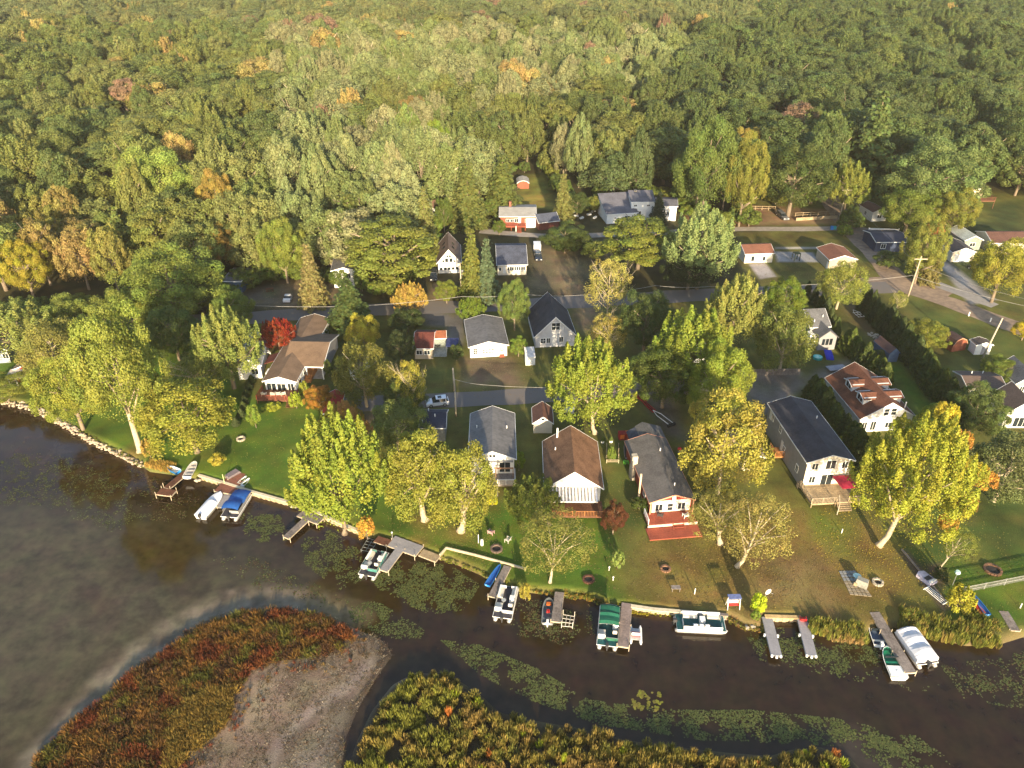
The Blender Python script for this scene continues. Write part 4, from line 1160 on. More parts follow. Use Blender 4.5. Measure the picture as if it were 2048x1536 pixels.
md = wood.modifiers.new('scatter', 'NODES'); md.node_group = ng
print('WOOD', len(WOOD), 'individual', N_IND)
# ================================================================ HOUSES
WINC = {}

def window(root, wall, u, z, w, h, dims, grid=(2, 1), m=TRIM, name='window', sill=True):
    """window standing 5 cm proud of a wall; u runs along the wall, pane is its sub-part"""
    hw, hd = dims[0] / 2, dims[1] / 2
    if wall == 'F': loc = (u, -hd, z); rz = 0
    elif wall == 'B': loc = (u, hd, z); rz = math.pi
    elif wall == 'L': loc = (-hw, u, z); rz = -math.pi / 2
    else: loc = (hw, u, z); rz = math.pi / 2
    key = (round(w, 2), round(h, 2), grid, m.name)
    if key not in WINC:
        f = MB(); t = .09; d = -.07
        f.box(-w / 2 - t, d, -t, w / 2 + t, 0.02, 0); f.box(-w / 2 - t, d, h, w / 2 + t, 0.02, h + t)
        f.box(-w / 2 - t, d, 0, -w / 2, 0.02, h); f.box(w / 2, d, 0, w / 2 + t, 0.02, h)
        for i in range(1, grid[0]):
            x = -w / 2 + w * i / grid[0]; f.box(x - .03, d + .01, 0, x + .03, -.031, h)
        for i in range(1, grid[1]):
            zz = h * i / grid[1]; f.box(-w / 2, d + .012, zz - .03, w / 2, -.033, zz + .03)
        g = MB().box(-w / 2, -.03, 0, w / 2, .01, h)
        WINC[key] = (f.mesh('window_frame', m), g.mesh('window_pane', GLASS))
    a, b = WINC[key]
    o = place(name, a, root, loc, rz)
    place('pane', b, o)
    return o

def door(root, wall, u, z, w, h, dims, m=DOORW):
    hw, hd = dims[0] / 2, dims[1] / 2
    if wall == 'F': loc = (u, -hd, z); rz = 0
    elif wall == 'B': loc = (u, hd, z); rz = math.pi
    elif wall == 'L': loc = (-hw, u, z); rz = -math.pi / 2
    else: loc = (hw, u, z); rz = math.pi / 2
    d = MB().box(-w / 2, -.05, 0, w / 2, .02, h)
    for k in range(2):
        for q in range(2):
            x = -w / 2 + w * (.12 + .44 * k)
            d.box(x, -.065, h * (.1 + .45 * q), x + w * .32, -.05, h * (.45 + .45 * q))
    o = d.build('door', m, root); o.location = loc; o.rotation_euler = (0, 0, rz)
    MB().ball((w / 2 - .1, -.09, h * .48), .035, 6, 4).build('handle', ALU, o)
    return o

def house(name, label, cat, fl, fr, bk, ze, pk, gable='F', wall=WHITE, roof=R_GREY, trim=TRIM, oh=.35, g=GZ, wins=(), doors=(), vents=(), side='l', group=None, zr=None, wallz=0.0, ridge_u=0.0, wallmats=None):
    """fl, fr: the two front eave corners in the photograph; bk: a back eave corner (side l/r) or a depth in metres;
    pk: the picture row of the ridge (its front end), solved for height"""
    A = G(*fl, g + ze); B = G(*fr, g + ze)
    w = (B - A).length; ang = heading(A, B)
    ex = Vector((math.cos(ang), math.sin(ang), 0)); ey = Vector((-math.sin(ang), math.cos(ang), 0))
    if isinstance(bk, (int, float)): d = float(bk)
    else: d = (G(*bk, g + ze) - (A if side == 'l' else B)).dot(ey)
    c = A + ex * w / 2 + ey * d / 2
    root = thing(name, label, cat, (c.x, c.y, g), ang, group)
    q = A + ex * (w / 2 + ridge_u) + (ey * (d / 2) if gable == 'S' else Vector((0, 0, 0)))
    if zr is None:
        lo, hi = ze + .1, ze + 9
        for _ in range(40):
            m_ = (lo + hi) / 2
            if P(q.x, q.y, g + m_)[1] > pk: lo = m_
            else: hi = m_
        zr = lo
    zr = max(zr, ze + .25)
    th = .16
    rb = MB(); wb = MB(); fb = MB()
    ww, wd = w - 2 * oh, d - 2 * oh
    if gable == 'F':
        x0, x1, xr = -w / 2, w / 2, ridge_u
        rb.prism([(x0, -d / 2, ze), (xr, -d / 2, zr), (x1, -d / 2, ze), (x1, -d / 2, ze - th), (xr, -d / 2, zr - th), (x0, -d / 2, ze - th)][::-1], (0, d, 0))
        sl = (zr - ze) / (xr - x0); sr = (zr - ze) / (x1 - xr)
        za = ze + sl * oh - th - .01; zb = ze + sr * oh - th - .01
        wb.prism([(-ww / 2, -wd / 2, 0), (ww / 2, -wd / 2, 0), (ww / 2, -wd / 2, zb), (xr, -wd / 2, zr - th - .01), (-ww / 2, -wd / 2, za)], (0, wd, 0))
        for yq, s in ((-d / 2, -1), (d / 2, 1)):
            for (xa, zq, xb, zc) in ((x0, ze, xr, zr), (xr, zr, x1, ze)):
                fb.prism([(xa, yq, zq + .02), (xb, yq, zc + .02), (xb, yq, zc - .2), (xa, yq, zq - .2)], (0, s * .05, 0))
        fb.box(x0 - .06, -d / 2, ze - .17, x0, d / 2, ze - .02); fb.box(x1, -d / 2, ze - .17, x1 + .06, d / 2, ze - .02)
    elif gable == 'S':
        y0, y1 = -d / 2, d / 2
        rb.prism([(-w / 2, y0, ze), (-w / 2, 0, zr), (-w / 2, y1, ze), (-w / 2, y1, ze - th), (-w / 2, 0, zr - th), (-w / 2, y0, ze - th)], (w, 0, 0))
        s_ = (zr - ze) / (d / 2); za = ze + s_ * oh - th - .01
        wb.prism([(-ww / 2, -wd / 2, 0), (-ww / 2, -wd / 2, za), (-ww / 2, 0, zr - th - .01), (-ww / 2, wd / 2, za), (-ww / 2, wd / 2, 0)], (ww, 0, 0))
        for xq, s in ((-w / 2, -1), (w / 2, 1)):
            for (ya, zq, yb, zc) in ((y0, ze, 0, zr), (0, zr, y1, ze)):
                fb.prism([(xq, ya, zq + .02), (xq, yb, zc + .02), (xq, yb, zc - .2), (xq, ya, zq - .2)], (s * .05, 0, 0))
        fb.box(-w / 2, y0 - .06, ze - .17, w / 2, y0, ze - .02); fb.box(-w / 2, y1, ze - .17, w / 2, y1 + .06, ze - .02)
    elif gable == 'M':                        # one slope falling to the front
        rb.prism([(-w / 2, -d / 2, ze), (-w / 2, d / 2, zr), (-w / 2, d / 2, zr - th), (-w / 2, -d / 2, ze - th)], (w, 0, 0))
        s_ = (zr - ze) / d
        wb.prism([(-ww / 2, -wd / 2, 0), (-ww / 2, -wd / 2, ze + s_ * oh - th), (-ww / 2, wd / 2, zr - s_ * oh - th), (-ww / 2, wd / 2, 0)], (ww, 0, 0))
        fb.box(-w / 2, -d / 2 - .06, ze - .2, w / 2, -d / 2, ze + .01)
    elif gable == 'G':                        # barn roof with bent slopes
        k = .62; zk = ze + (zr - ze) * .68; x = w / 2
        prof = [(-x, ze), (-x * k, zk), (0, zr), (x * k, zk), (x, ze)]
        top = [(a, -d / 2, b) for a, b in prof]; bot = [(a * .97, -d / 2, b - .1) for a, b in prof][::-1]
        rb.prism((top + bot)[::-1], (0, d, 0))
        wb.prism([(-ww / 2, -wd / 2, 0), (ww / 2, -wd / 2, 0), (ww / 2, -wd / 2, ze)] + [(a * .93, -wd / 2, b - .13) for a, b in prof[::-1]][1:-1] + [(-ww / 2, -wd / 2, ze)], (0, wd, 0))
        for i in range(4):
            (xa, zq), (xb, zc) = prof[i], prof[i + 1]
            fb.prism([(xa, -d / 2, zq + .02), (xb, -d / 2, zc + .02), (xb * .95, -d / 2, zc - .14), (xa * .95, -d / 2, zq - .14)], (0, -.05, 0))
    wo = wb.build('wall', wall, root); ro = rb.build('roof', roof, root); fo = fb.build('fascia', trim, root)
    dims = (ww, wd)
    for wn_ in wins:
        window(root, *wn_[:5], dims, *(wn_[5:]))
    for dn_ in doors:
        door(root, *dn_[:5], dims, *(dn_[5:]))
    for vx, vy in vents:
        if gable == 'F': vz = zr - abs(vx - ridge_u) * (zr - ze) / (w / 2)
        elif gable == 'M': vz = ze + (zr - ze) * (vy + d / 2) / d
        else: vz = zr - abs(vy) * (zr - ze) / (d / 2)
        MB().tube([(vx, vy, vz - .05), (vx, vy, vz + .5)], .09, 7).build('vent_pipe', TRIM, ro)
    root['w'] = w; root['d'] = d; root['ze'] = ze; root['zr'] = zr
    for kk in ('w', 'd', 'ze', 'zr'):
        pass
    bpy.context.view_layer.update()
    return root, w, d, ze, zr

def local(root, x, y, z=0.0):
    a = root.rotation_euler.z; l = root.location
    return Vector((l.x + x * math.cos(a) - y * math.sin(a), l.y + x * math.sin(a) + y * math.cos(a), l.z + z))

def deck(root, x0, y0, x1, y1, z, m, rails='FLR', rm=None, railh=.95, stairs=None, posts=True, baluster=.22):
    """raised deck attached to a house: one part with its railings and steps as sub-parts"""
    db = MB(); n = max(2, int((y1 - y0) / .16))
    for i in range(n):
        a = y0 + (y1 - y0) * i / n; db.box(x0, a + .006, z - .05, x1, a + (y1 - y0) / n - .006, z + .004 * ((i * 7) % 3))
    db.box(x0, y0 - .02, z - .28, x1, y0 + .04, z - .052); db.box(x0 + .001, y0 + .05, z - .27, x0 + .06, y1, z - .054); db.box(x1 - .06, y0 + .05, z - .27, x1 - .001, y1, z - .054)
    if posts:
        for x in (x0 + .1, (x0 + x1) / 2, x1 - .1):
            db.box(x - .07, y0 + .05, 0, x + .07, y0 + .19, z - .28)
    o = db.build('deck', m, root)
    rm = rm or m
    def rail(ax, ay, bx, by):
        r = MB(); L = math.hypot(bx - ax, by - ay); k = max(2, int(L / baluster))
        for i in range(k + 1):
            t = i / k; x = ax + (bx - ax) * t; y = ay + (by - ay) * t; e = .045 if i % 8 == 0 or i == k else .02
            r.box(x - e, y - e, z, x + e, y + e, z + railh)
        dx, dy = (.0, .05) if abs(bx - ax) > abs(by - ay) else (.05, 0)
        r.box(min(ax, bx) - dx, min(ay, by) - dy, z + railh, max(ax, bx) + dx, max(ay, by) + dy, z + railh + .05)
        r.build('railing', rm, o)
    if 'F' in rails:
        if stairs and stairs[0] == 'F':
            sx, sw = stairs[1], stairs[2]
            if sx - sw / 2 - x0 > .3: rail(x0, y0 + .05, sx - sw / 2, y0 + .05)
            if x1 - sx - sw / 2 > .3: rail(sx + sw / 2, y0 + .05, x1, y0 + .05)
        else: rail(x0, y0 + .05, x1, y0 + .05)
    if 'L' in rails: rail(x0 + .05, y0 + .12, x0 + .05, y1)
    if 'R' in rails: rail(x1 - .05, y0 + .12, x1 - .05, y1)
    if stairs:
        sx, sw = stairs[1], stairs[2]; k = max(2, int(z / .19)); sb = MB()
        for i in range(k):
            sb.box(sx - sw / 2, y0 - .04 - .3 * (i + 1), z - (i + 1) * z / (k + 1) - .06, sx + sw / 2, y0 - .04 - .3 * i - .02, z - (i + 1) * z / (k + 1))
        for s in (-1, 1):
            xx = sx + s * (sw / 2 + .04)
            sb.prism([(xx - .03, y0 - .04, z - .02), (xx - .03, y0 - .04 - .3 * k, .03), (xx - .03, y0 - .04 - .3 * k, .28), (xx - .03, y0 - .04, z + .22)], (.06, 0, 0))
        sb.build('steps', m, o)
    return o

def chimney(root, x, y, z0, z1, w=.6, m=None):
    return MB().box(x - w / 2, y - w / 2, z0, x + w / 2, y + w / 2, z1).box(x - w / 2 - .06, y - w / 2 - .06, z1, x + w / 2 + .06, y + w / 2 + .06, z1 + .1).build('chimney', m or BRICK, root)

# ---- A: brown L-shaped house at the left
hA, w, d, ze, zr = house('house', 'white lakeside house with brown L-shaped roof and red front deck', 'house', (524, 762.5), (592.6, 764), 26.5, 2.9, 753.7, wall=WHITE, roof=R_LBROWN,
    wins=[('F', -1.75, .55, 1.7, 1.75), ('F', .15, .1, 1.6, 2.1), ('F', 1.95, .55, 1.1, 1.75), ('R', -10.5, .9, 1.6, 1.3), ('R', -7.0, .9, 1.4, 1.2)], vents=[(-2.3, 2.0)])
deck(hA, -w / 2 - .3, -d / 2 - 3.3, w / 2 + .4, -d / 2 + .3, .9, WOODB, rails='FLR', rm=WOODR, stairs=('F', 2.9, 1.3))
A2 = G(646, 734, GZ + ze); a_ = hA.rotation_euler.z
# the cross wing as parts of the same house, ridge across
loc = lambda v: ((v.x - hA.location.x) * math.cos(-a_) - (v.y - hA.location.y) * math.sin(-a_), (v.x - hA.location.x) * math.sin(-a_) + (v.y - hA.location.y) * math.cos(-a_))
fx, fy = loc(A2); zw = 4.75
rb = MB(); y0, y1 = fy, fy + 13.5; xa, xb = -1.2, fx; ym = (y0 + y1) / 2
rb.prism([(xa, y0, ze + .03), (xa, ym, zw), (xa, y1, ze + .03), (xa, y1, ze - .13), (xa, ym, zw - .16), (xa, y0, ze - .13)], (xb - xa, 0, 0))
rb.build('roof', R_LBROWN, hA)
MB().prism([(w / 2 - .36, y0 + 4.2, 0), (w / 2 - .36, y0 + 4.2, ze + .9), (w / 2 - .36, ym, zw - .2), (w / 2 - .36, y1 - .4, ze - .1), (w / 2 - .36, y1 - .4, 0)], (xb - .4 - w / 2 + .36, 0, 0)).build('wall', GREY, hA)
fb = MB()
for (ya, za, yb, zb) in ((y0, ze, ym, zw), (ym, zw, y1, ze)):
    fb.prism([(xb, ya, za + .04), (xb, yb, zb + .02), (xb, yb, zb - .2), (xb, ya, za - .2)], (.06, 0, 0))
fb.box(w / 2 + .02, y0 - .06, ze - .2, xb, y0, ze + .02)
fb.build('fascia', TRIM, hA)
cp = MB()
for x in (w / 2 + .25, xb - .25): cp.box(x - .08, y0 + .1, 0, x + .08, y0 + .26, ze - .15)
cp.build('carport_post', TRIM, hA)
MB().box(w / 2 - .2, y0 + .3, .0, xb - .5, y0 + 4.1, .05).build('carport_floor', CONC, hA)
st = MB()
for i in range(5): st.box(w / 2 - .2, y0 - 1.2 + i * .3, 0, w / 2 + 1.2, y0 - .9 + i * .3 - .01, .18 * (i + 1))
st.box(w / 2 - .2, y0 + .3, .051, w / 2 + 1.2, y0 + 4, .95); st.build('steps', WOODO, hA)
MB().prism([(-w / 2 - 2.3, -d / 2 + 8, 2.0), (-w / 2 + .2, -d / 2 + 8, 2.9), (-w / 2 + .2, -d / 2 + 8, 2.78), (-w / 2 - 2.3, -d / 2 + 8, 1.88)], (0, 3.4, 0)).build('porch_roof', R_DRED, hA)
MB().box(-w / 2 - .8, -d / 2 + 4.2, 0, -w / 2 + .33, -d / 2 + 5.9, 2.2).build('chimney_block', TRIM, hA)

# ---- H1: white cottage, grey roof
h1, w, d, ze, zr = house('cottage', 'white waterfront cottage with long grey ribbed roof behind the twin willows', 'house', (936, 919), (1032.8, 918), (939, 827), 4.2, 902.7, wall=WHITE, roof=R_METAL,
    wins=[('F', -.25, 4.35, .4, .5, (1, 1)), ('F', .3, 4.35, .4, .5, (1, 1)), ('L', -3.5, 1.6, 1.2, 1.1), ('L', 1, 1.6, 1.2, 1.1), ('R', -3, 1.6, 1.2, 1.1), ('R', 2, 1.6, 1.2, 1.1), ('F', 2.0, 1.4, 1.7, 1.9)],
    doors=[('F', -.3, 1.0, .9, 2.0)], vents=[(-2.6, 1.5), (2.4, 1.2)])
MB().box(-w / 2 + .5, -d / 2 - .1, 3.6, w / 2 - .5, -d / 2 + .36, 3.72).build('porch_beam', mat('grey_trim', (.3, .3, .3)), h1)
deck(h1, -w / 2 + .6, -d / 2 - 2.6, w / 2 - .2, -d / 2 + .3, 1.1, WOODG, rails='FR', rm=TRIM, stairs=('F', .2, 1.2), baluster=.16)
MB().box(.5, -d / 2 - .9, 2.9, w / 2 - .5, -d / 2 - .8, 3.15).box(.5, -d / 2 - .8, 1.1, .6, -d / 2 - .7, 3.1).box(w / 2 - .6, -d / 2 - .8, 1.1, w / 2 - .5, -d / 2 - .7, 3.1).build('awning_frame', mat('awning_wood', (.35, .2, .12)), h1)

# ---- D
h2, w, d, ze, zr = house('cottage', 'white cottage with grey roof and wreath on its wide front door', 'house', (936.7, 694.8), (1017.8, 690), (942.6, 639), 2.7, 683, wall=WHITE, roof=R_METAL,
    wins=[('F', -2.75, .9, .75, 1.2, (2, 3))], doors=[('F', 1.0, .1, .1, .1)])
MB().box(-1.5, -d / 2 + .3, 0, 1.55, -d / 2 + .38, 2.2).build('garage_door', mat('white_panel_door', (.7, .72, .74), .5, .04, stripe=(2, .55, .5)), h2)
for i in range(2):
    for k in range(4): MB().box(-1.2 + k * .62, -d / 2 + .27, 1.0 + i * .55, -.8 + k * .62, -d / 2 + .3, 1.25 + i * .55).build('door_pane', GLASS, h2)
wr = MB(); wr.tube([(2.7 + .34 * math.cos(t * .7854), -d / 2 + .28, 1.65 + .34 * math.sin(t * .7854)) for t in range(9)], .08, 6, False); wr.build('wreath', mat('brown_twigs', (.16, .07, .04)), h2)
MB().box(2.2, -d / 2 - .2, 0, 3.2, -d / 2 + .25, .5).build('bench', WOODR, h2)

# ---- C: black steep roof
h3, w, d, ze, zr = house('house', 'grey-white house with steep black roof and tall gable', 'house', (1067.6, 675.2), (1153.5, 671), (1059.8, 622.5), 2.6, 634.2, wall=mat('pale_grey_siding', (.52, .52, .53), .6, .05, 2, stripe=(2, .2, .15)), roof=R_DARK,
    wins=[('F', .1, 4.0, 1.7, 1.6, (2, 2)), ('F', -2.5, 1.0, .95, 1.1, (2, 2)), ('F', 1.3, 1.1, .8, 1.2), ('F', -1.4, 1.0, .7, 1.1)], doors=[('F', -.3, .2, 1.0, 2.05)])
# ---- brown roofed cottage
h4, w, d, ze, zr = house('cottage', 'cottage with big orange-brown shingle roof and striped front awning', 'house', (1088, 977), (1207.7, 978), (1082.9, 882.4), 3.1, 944, wall=WHITE, roof=R_BROWN, oh=.45, side='l', wins=[('R', -2, 1.0, 1.2, 1.1), ('R', 2, 1.0, 1.2, 1.1), ('F', -2, 1, 1.6, 1.2), ('F', 1, .8, 1.8, 1.6)], vents=[(-2.6, 1.9)])
MB().tube([(-2.2, 5.0, ze + .9), (-2.2, 5.0, zr + .2)], .16, 8).build('stovepipe', TRIM, h4)
aw = []
n = 30; xa, xb = -w / 2 + .5, w / 2 - 1.05
for k in range(n):
    x0 = xa + (xb - xa) * k / n; x1 = xa + (xb - xa) * (k + 1) / n
    MB().prism([(x0, -d / 2 + .38, ze - .05), (x1, -d / 2 + .38, ze - .05), (x1, -d / 2 - 2.1, ze - .75), (x0, -d / 2 - 2.1, ze - .75)][::-1], (0, 0, .03)).build('awning_stripe', CANVW if k % 2 else mat('grey_canvas', (.22, .22, .22)), h4)
MB().box(xa, -d / 2 - 2.13, ze - .95, xb, -d / 2 - 2.1, ze - .74).build('awning_valance', TRIM, h4)
deck(h4, -w / 2 + .6, -d / 2 - 3.6, w / 2 - .2, -d / 2 - .1, .75, WOODB, rails='F', rm=WOODO, railh=.9)
# ---- red ranch with grey roof
h5, w, d, ze, zr = house('house', 'long red waterfront house with grey roof, salmon trim and red decks', 'house', (1299, 1006), (1391.3, 999), (1257.7, 881.5), 3.0, 989.6, wall=REDW, roof=mat('brown_grey_shingles', (.135, .125, .118), .9, .16, 4.0, bump=.4, stripe=(1, .28, .14)), trim=PINK, oh=.4, ridge_u=.25,
    wins=[('L', -4, 1.0, 1.1, 1.1), ('L', 2.5, 1.0, 1.1, 1.1)], vents=[(.9, -5.5), (1.2, 3.5)])
MB().prism([(-.9, d / 2, ze + .35), (.3, d / 2, zr - .1), (w / 2, d / 2, ze), (w / 2, d / 2, ze - .16), (.3, d / 2, zr - .26), (-.9, d / 2, ze + .2)][::-1], (0, 3.6, 0)).build('roof', R_GREY, h5)
MB().prism([(-2.4, d / 2 + .01, ze - .5), (-.9, d / 2 + .01, ze + .3), (-.9, d / 2 + .01, ze + .15), (-2.4, d / 2 + .01, ze - .65)][::-1], (0, 3.4, 0)).build('lean_to_roof', R_NAVY, h5)
MB().box(-2.2, d / 2 + .02, 0, w / 2 - .4, d / 2 + 3.2, ze - .7).build('wall', REDW, h5)
MB().box(-w / 2 + .6, -d / 2 + .36, .4, w / 2 - .6, -d / 2 + .39, 2.9).build('porch_wall', mat('cream_wall', (.70, .62, .52), .6, .06), h5)
window(h5, 'F', -.15, 1.0, .8, 1.3, (w - .8, d - .7), (1, 2)); window(h5, 'F', 1.6, 1.1, 1.1, 1.2, (w - .8, d - .7)); window(h5, 'F', -1.9, 1.1, 1.1, 1.2, (w - .8, d - .7))
for x in (-w / 2 + .25, w / 2 - .25): MB().box(x - .08, -d / 2 - .02, 0, x + .08, -d / 2 + .14, ze - .1).build('corner_post', PINK, h5)
MB().box(-.1, -d / 2 - .02, ze - .1, .5, -d / 2 + .04, zr - .1).build('gable_board', TRIM, h5)
deck(h5, -w / 2 - .6, -d / 2 - 2.3, w / 2 - .3, -d / 2 + .3, .75, WOODR, rails='L', rm=TRIM, stairs=('F', .4, 1.6))
MB().box(-w / 2 - 1.0, -d / 2 - 4.9, .05, w / 2 - .2, -d / 2 - 2.45, .22).build('lower_deck', WOODR, h5)
MB().box(-w / 2 - .65, -d / 2 - 2.42, .3, w / 2 - .2, -d / 2 - 2.34, .72).build('deck_skirt', mat('pale_rose_trim', (.66, .5, .42)), h5)
sc_ = G(1269, 948) ; lx = -w / 2 - .25
MB().box(-w / 2 - .4, 1.2, 0, -w / 2 + .3, 2.5, 2.4).box(-w / 2 - .35, 1.4, 2.4, -w / 2 + .55, 2.3, 4.6).build('stone_chimney', STONE, h5)
# ---- big grey house
h6, w, d, ze, zr = house('house', 'big two-storey grey house with long charcoal roof and wooden front deck', 'house', (1614, 926), (1712, 921), (1538, 806), 5.5, 910.4, wall=GREY, roof=R_DARK, oh=.3,
    wins=[('F', -2.3, 3.9, .9, 1.15), ('F', .2, 3.9, 1.5, 1.6), ('F', 2.5, 3.9, .9, 1.2), ('F', -2.3, 1.3, .9, 1.2), ('F', .1, .75, 1.8, 2.0), ('L', -5.5, 1.5, .8, 1.2), ('L', 6, 3.6, .8, 1.2), ('L', 2.5, 3.6, .8, 1.2), ('L', 0, 1.4, .7, 1.0)],
    doors=[('L', 7, 3.2, .8, 1.9), ('L', .9, .9, .8, 2.0)], vents=[(2.2, 2.5)])
MB().prism([(-w / 2 + .3, -d / 2 + .288, .05), (w / 2 - .3, -d / 2 + .288, .05), (w / 2 - .3, -d / 2 + .288, ze - .1), (0, -d / 2 + .288, zr - .22), (-w / 2 + .3, -d / 2 + .288, ze - .1)], (0, .008, 0)).build('front_wall', mat('pale_cream_siding', (.66, .62, .54), .6, .05, 2, stripe=(2, .2, .12)), h6)
deck(h6, -w / 2 - .1, -d / 2 - 4.2, w / 2 - .1, -d / 2 + .25, .85, WOODT, rails='FL', rm=mat('tan_rail', (.42, .34, .24)), stairs=('F', .9, 1.9))
MB().prism([(.6, -d / 2 - .2, 2.75), (3.5, -d / 2 - .2, 2.85), (3.5, -d / 2 - 3.0, 2.55), (1.1, -d / 2 - 3.0, 2.45)], (0, 0, .05)).build('awning', BURG, h6)
MB().tube([(-.6, -d / 2 - 6.0, 0), (-.2, -d / 2 - 5.4, 1.5), (.1, -d / 2 - 4.2, 2.3)], .06, 6).build('handrail', POLEW, h6)
deck(h6, -w / 2 - 1.3, -.7, -w / 2 + .28, 1.9, .9, WOODO, rails='FL', posts=False)
# ---- white gable with four dormers
h7, w, d, ze, zr = house('house', 'white house with rust-brown roof and four gabled dormers', 'house', (1720, 839), (1832.8, 832.8), (1659, 755), 3.0, 805.4, wall=WHITE, roof=R_ORANGE, oh=.35,
    wins=[('F', -.4, 3.4, .9, 1.3, (1, 2)), ('F', .9, 3.4, .9, 1.3, (1, 2)), ('F', .6, .8, 1.1, 1.0), ('F', -2.2, .4, .9, 1.8), ('F', -3.8, .5, .8, 1.6)], doors=[('F', 2.6, .2, 1.1, 2.1)])
for k, yy in enumerate((-d / 2 + 4.2, -d / 2 + 8.6)):
    for s in (-1, 1):
        zt = ze + (zr - ze) * .88; hwd = 1.25; xe = s * (w / 2 - 1.7); zb = ze + (zr - ze) * (1.7 / (w / 2)) - .1; zev = zb + 1.45
        dm = MB().prism([(xe, yy - hwd, zb), (xe, yy - hwd, zev), (xe, yy, zt - .18), (xe, yy + hwd, zev), (xe, yy + hwd, zb)], (-s * (abs(xe) - .3), 0, 0)).build('dormer', WHITE, h7)
        rf = MB(); xo = xe + s * .3; e = -s * (abs(xe) + .3 - .05); o_ = hwd + .25
        rf.prism([(xo, yy - o_, zev - .12), (xo, yy, zt), (xo, yy + o_, zev - .12), (xo, yy + o_, zev - .24), (xo, yy, zt - .14), (xo, yy - o_, zev - .24)], (e, 0, 0))
        rf.build('dormer_roof', R_ORANGE, dm)
        fr = MB()
        for sg in (-1, 1): fr.prism([(xo, yy + sg * o_, zev - .1), (xo, yy, zt + .02), (xo, yy, zt - .16), (xo, yy + sg * o_, zev - .28)], (s * .05, 0, 0))
        fr.build('dormer_trim', TRIM, dm)
        for q in (-.42, .42):
            MB().box(xe + s * .0, yy + q - .3, zb + .35, xe + s * .06, yy + q + .3, zev - .05).build('dormer_window', GLASS, dm)
MB().tube([(w / 2 - 2.1, -d / 2 + .8, ze + 1.0), (w / 2 - 2.1, -d / 2 + .8, ze + 2.6)], .1, 7).build('vent_pipe', TRIM, h7)
# ---- grey two-gabled house
h8, w, d, ze, zr = house('house', 'grey house with pale ridge and small front gable beside the blue covers', 'house', (1620, 655), (1663, 653), 8.5, 3.9, 617, gable='S', wall=GREY, roof=R_GREY, vents=[(1.2, -2.0), (-1.0, -3.0)])
MB().prism([(-1.6, -d / 2 - 3.2, 3.0), (.5, -d / 2 - 3.2, 4.7), (2.7, -d / 2 - 3.2, 3.0), (2.7, -d / 2 - 3.2, 2.86), (.5, -d / 2 - 3.2, 4.54), (-1.6, -d / 2 - 3.2, 2.86)][::-1], (0, 5.5, 0)).build('roof', R_GREY, h8)
MB().prism([(-1.3, -d / 2 - 2.9, 0), (2.4, -d / 2 - 2.9, 0), (2.4, -d / 2 - 2.9, 3.0), (.5, -d / 2 - 2.9, 4.5), (-1.3, -d / 2 - 2.9, 3.0)], (0, 3.5, 0)).build('wall', GREY, h8)
for (x, z_) in ((-.3, 1.2), (.5, 1.2), (1.3, 1.2)): MB().box(x - .3, -d / 2 - 2.97, z_, x + .3, -d / 2 - 2.9, z_ + 1.4).build('window', GLASS, h8)
MB().box(-2.6, -d / 2 - 1.4, 0, -1.31, -d / 2 + .4, 2.9).build('wall', TRIM, h8)
MB().box(-2.4, -d / 2 - 1.46, 1.0, -1.6, -d / 2 - 1.4, 2.4).build('window', GLASS, h8)
# ---- brown hip house right
house('house', 'low house with brown shingle roof and two roof vents at right', 'house', (1935, 776), (2016, 778), (1927, 742), 2.9, 751.5, gable='S', wall=TANW, roof=mat('taupe_shingles', (.12, .085, .07), .9, .15, 4, stripe=(1, .28, .14)), vents=[(-1, 1.5), (1.2, 1.8)], wins=[('F', -2, 1, 1.4, 1.2)])
house('house', 'white house with brown roof and glass doors cut by the right picture edge', 'house', (2012, 828), (2090, 828), (1985, 790), 3.2, 800, wall=WHITE, roof=mat('taupe_shingles', (.12, .085, .07)), wins=[('F', 0, .3, 2.6, 1.9, (3, 1)), ('F', -2.2, 1.0, .8, 1.2)])
house('house', 'small grey house corner with white trim at the right picture edge', 'house', (2032, 768), (2090, 768), 7, 2.8, 748, wall=GREY, roof=R_GREY, wins=[('F', -1.0, 1.0, .8, 1.0)])
# ---- sheds on the right
house('barn_shed', 'round-topped shed with orange front and dark roof beside the white shed', 'shed', (1906, 692), (1936, 688), (1893, 676), 1.5, 676, gable='G', wall=ORANGEW, roof=mat('dark_brown_roof', (.06, .035, .032)), oh=.12, trim=mat('salmon_shed_trim', (.5, .25, .15)))
house('garden_shed', 'white gable shed with brown roof standing by the leaning pole', 'shed', (1953, 691), (1988, 690), (1937.6, 679), 2.3, 685, wall=WHITE, roof=mat('dark_taupe_roof', (.085, .065, .055)), oh=.2, doors=[('F', .2, .05, 1.0, 1.9, mat('grey_door', (.3, .3, .33)))])
house('garden_shed', 'long blue shed with brown roof in the hedge shade', 'shed', (1779, 708), (1801, 706), (1765, 680), 2.1, 697, wall=BLUEW, roof=mat('dull_brown_roof', (.09, .05, .045)), oh=.15, trim=BLUEW)
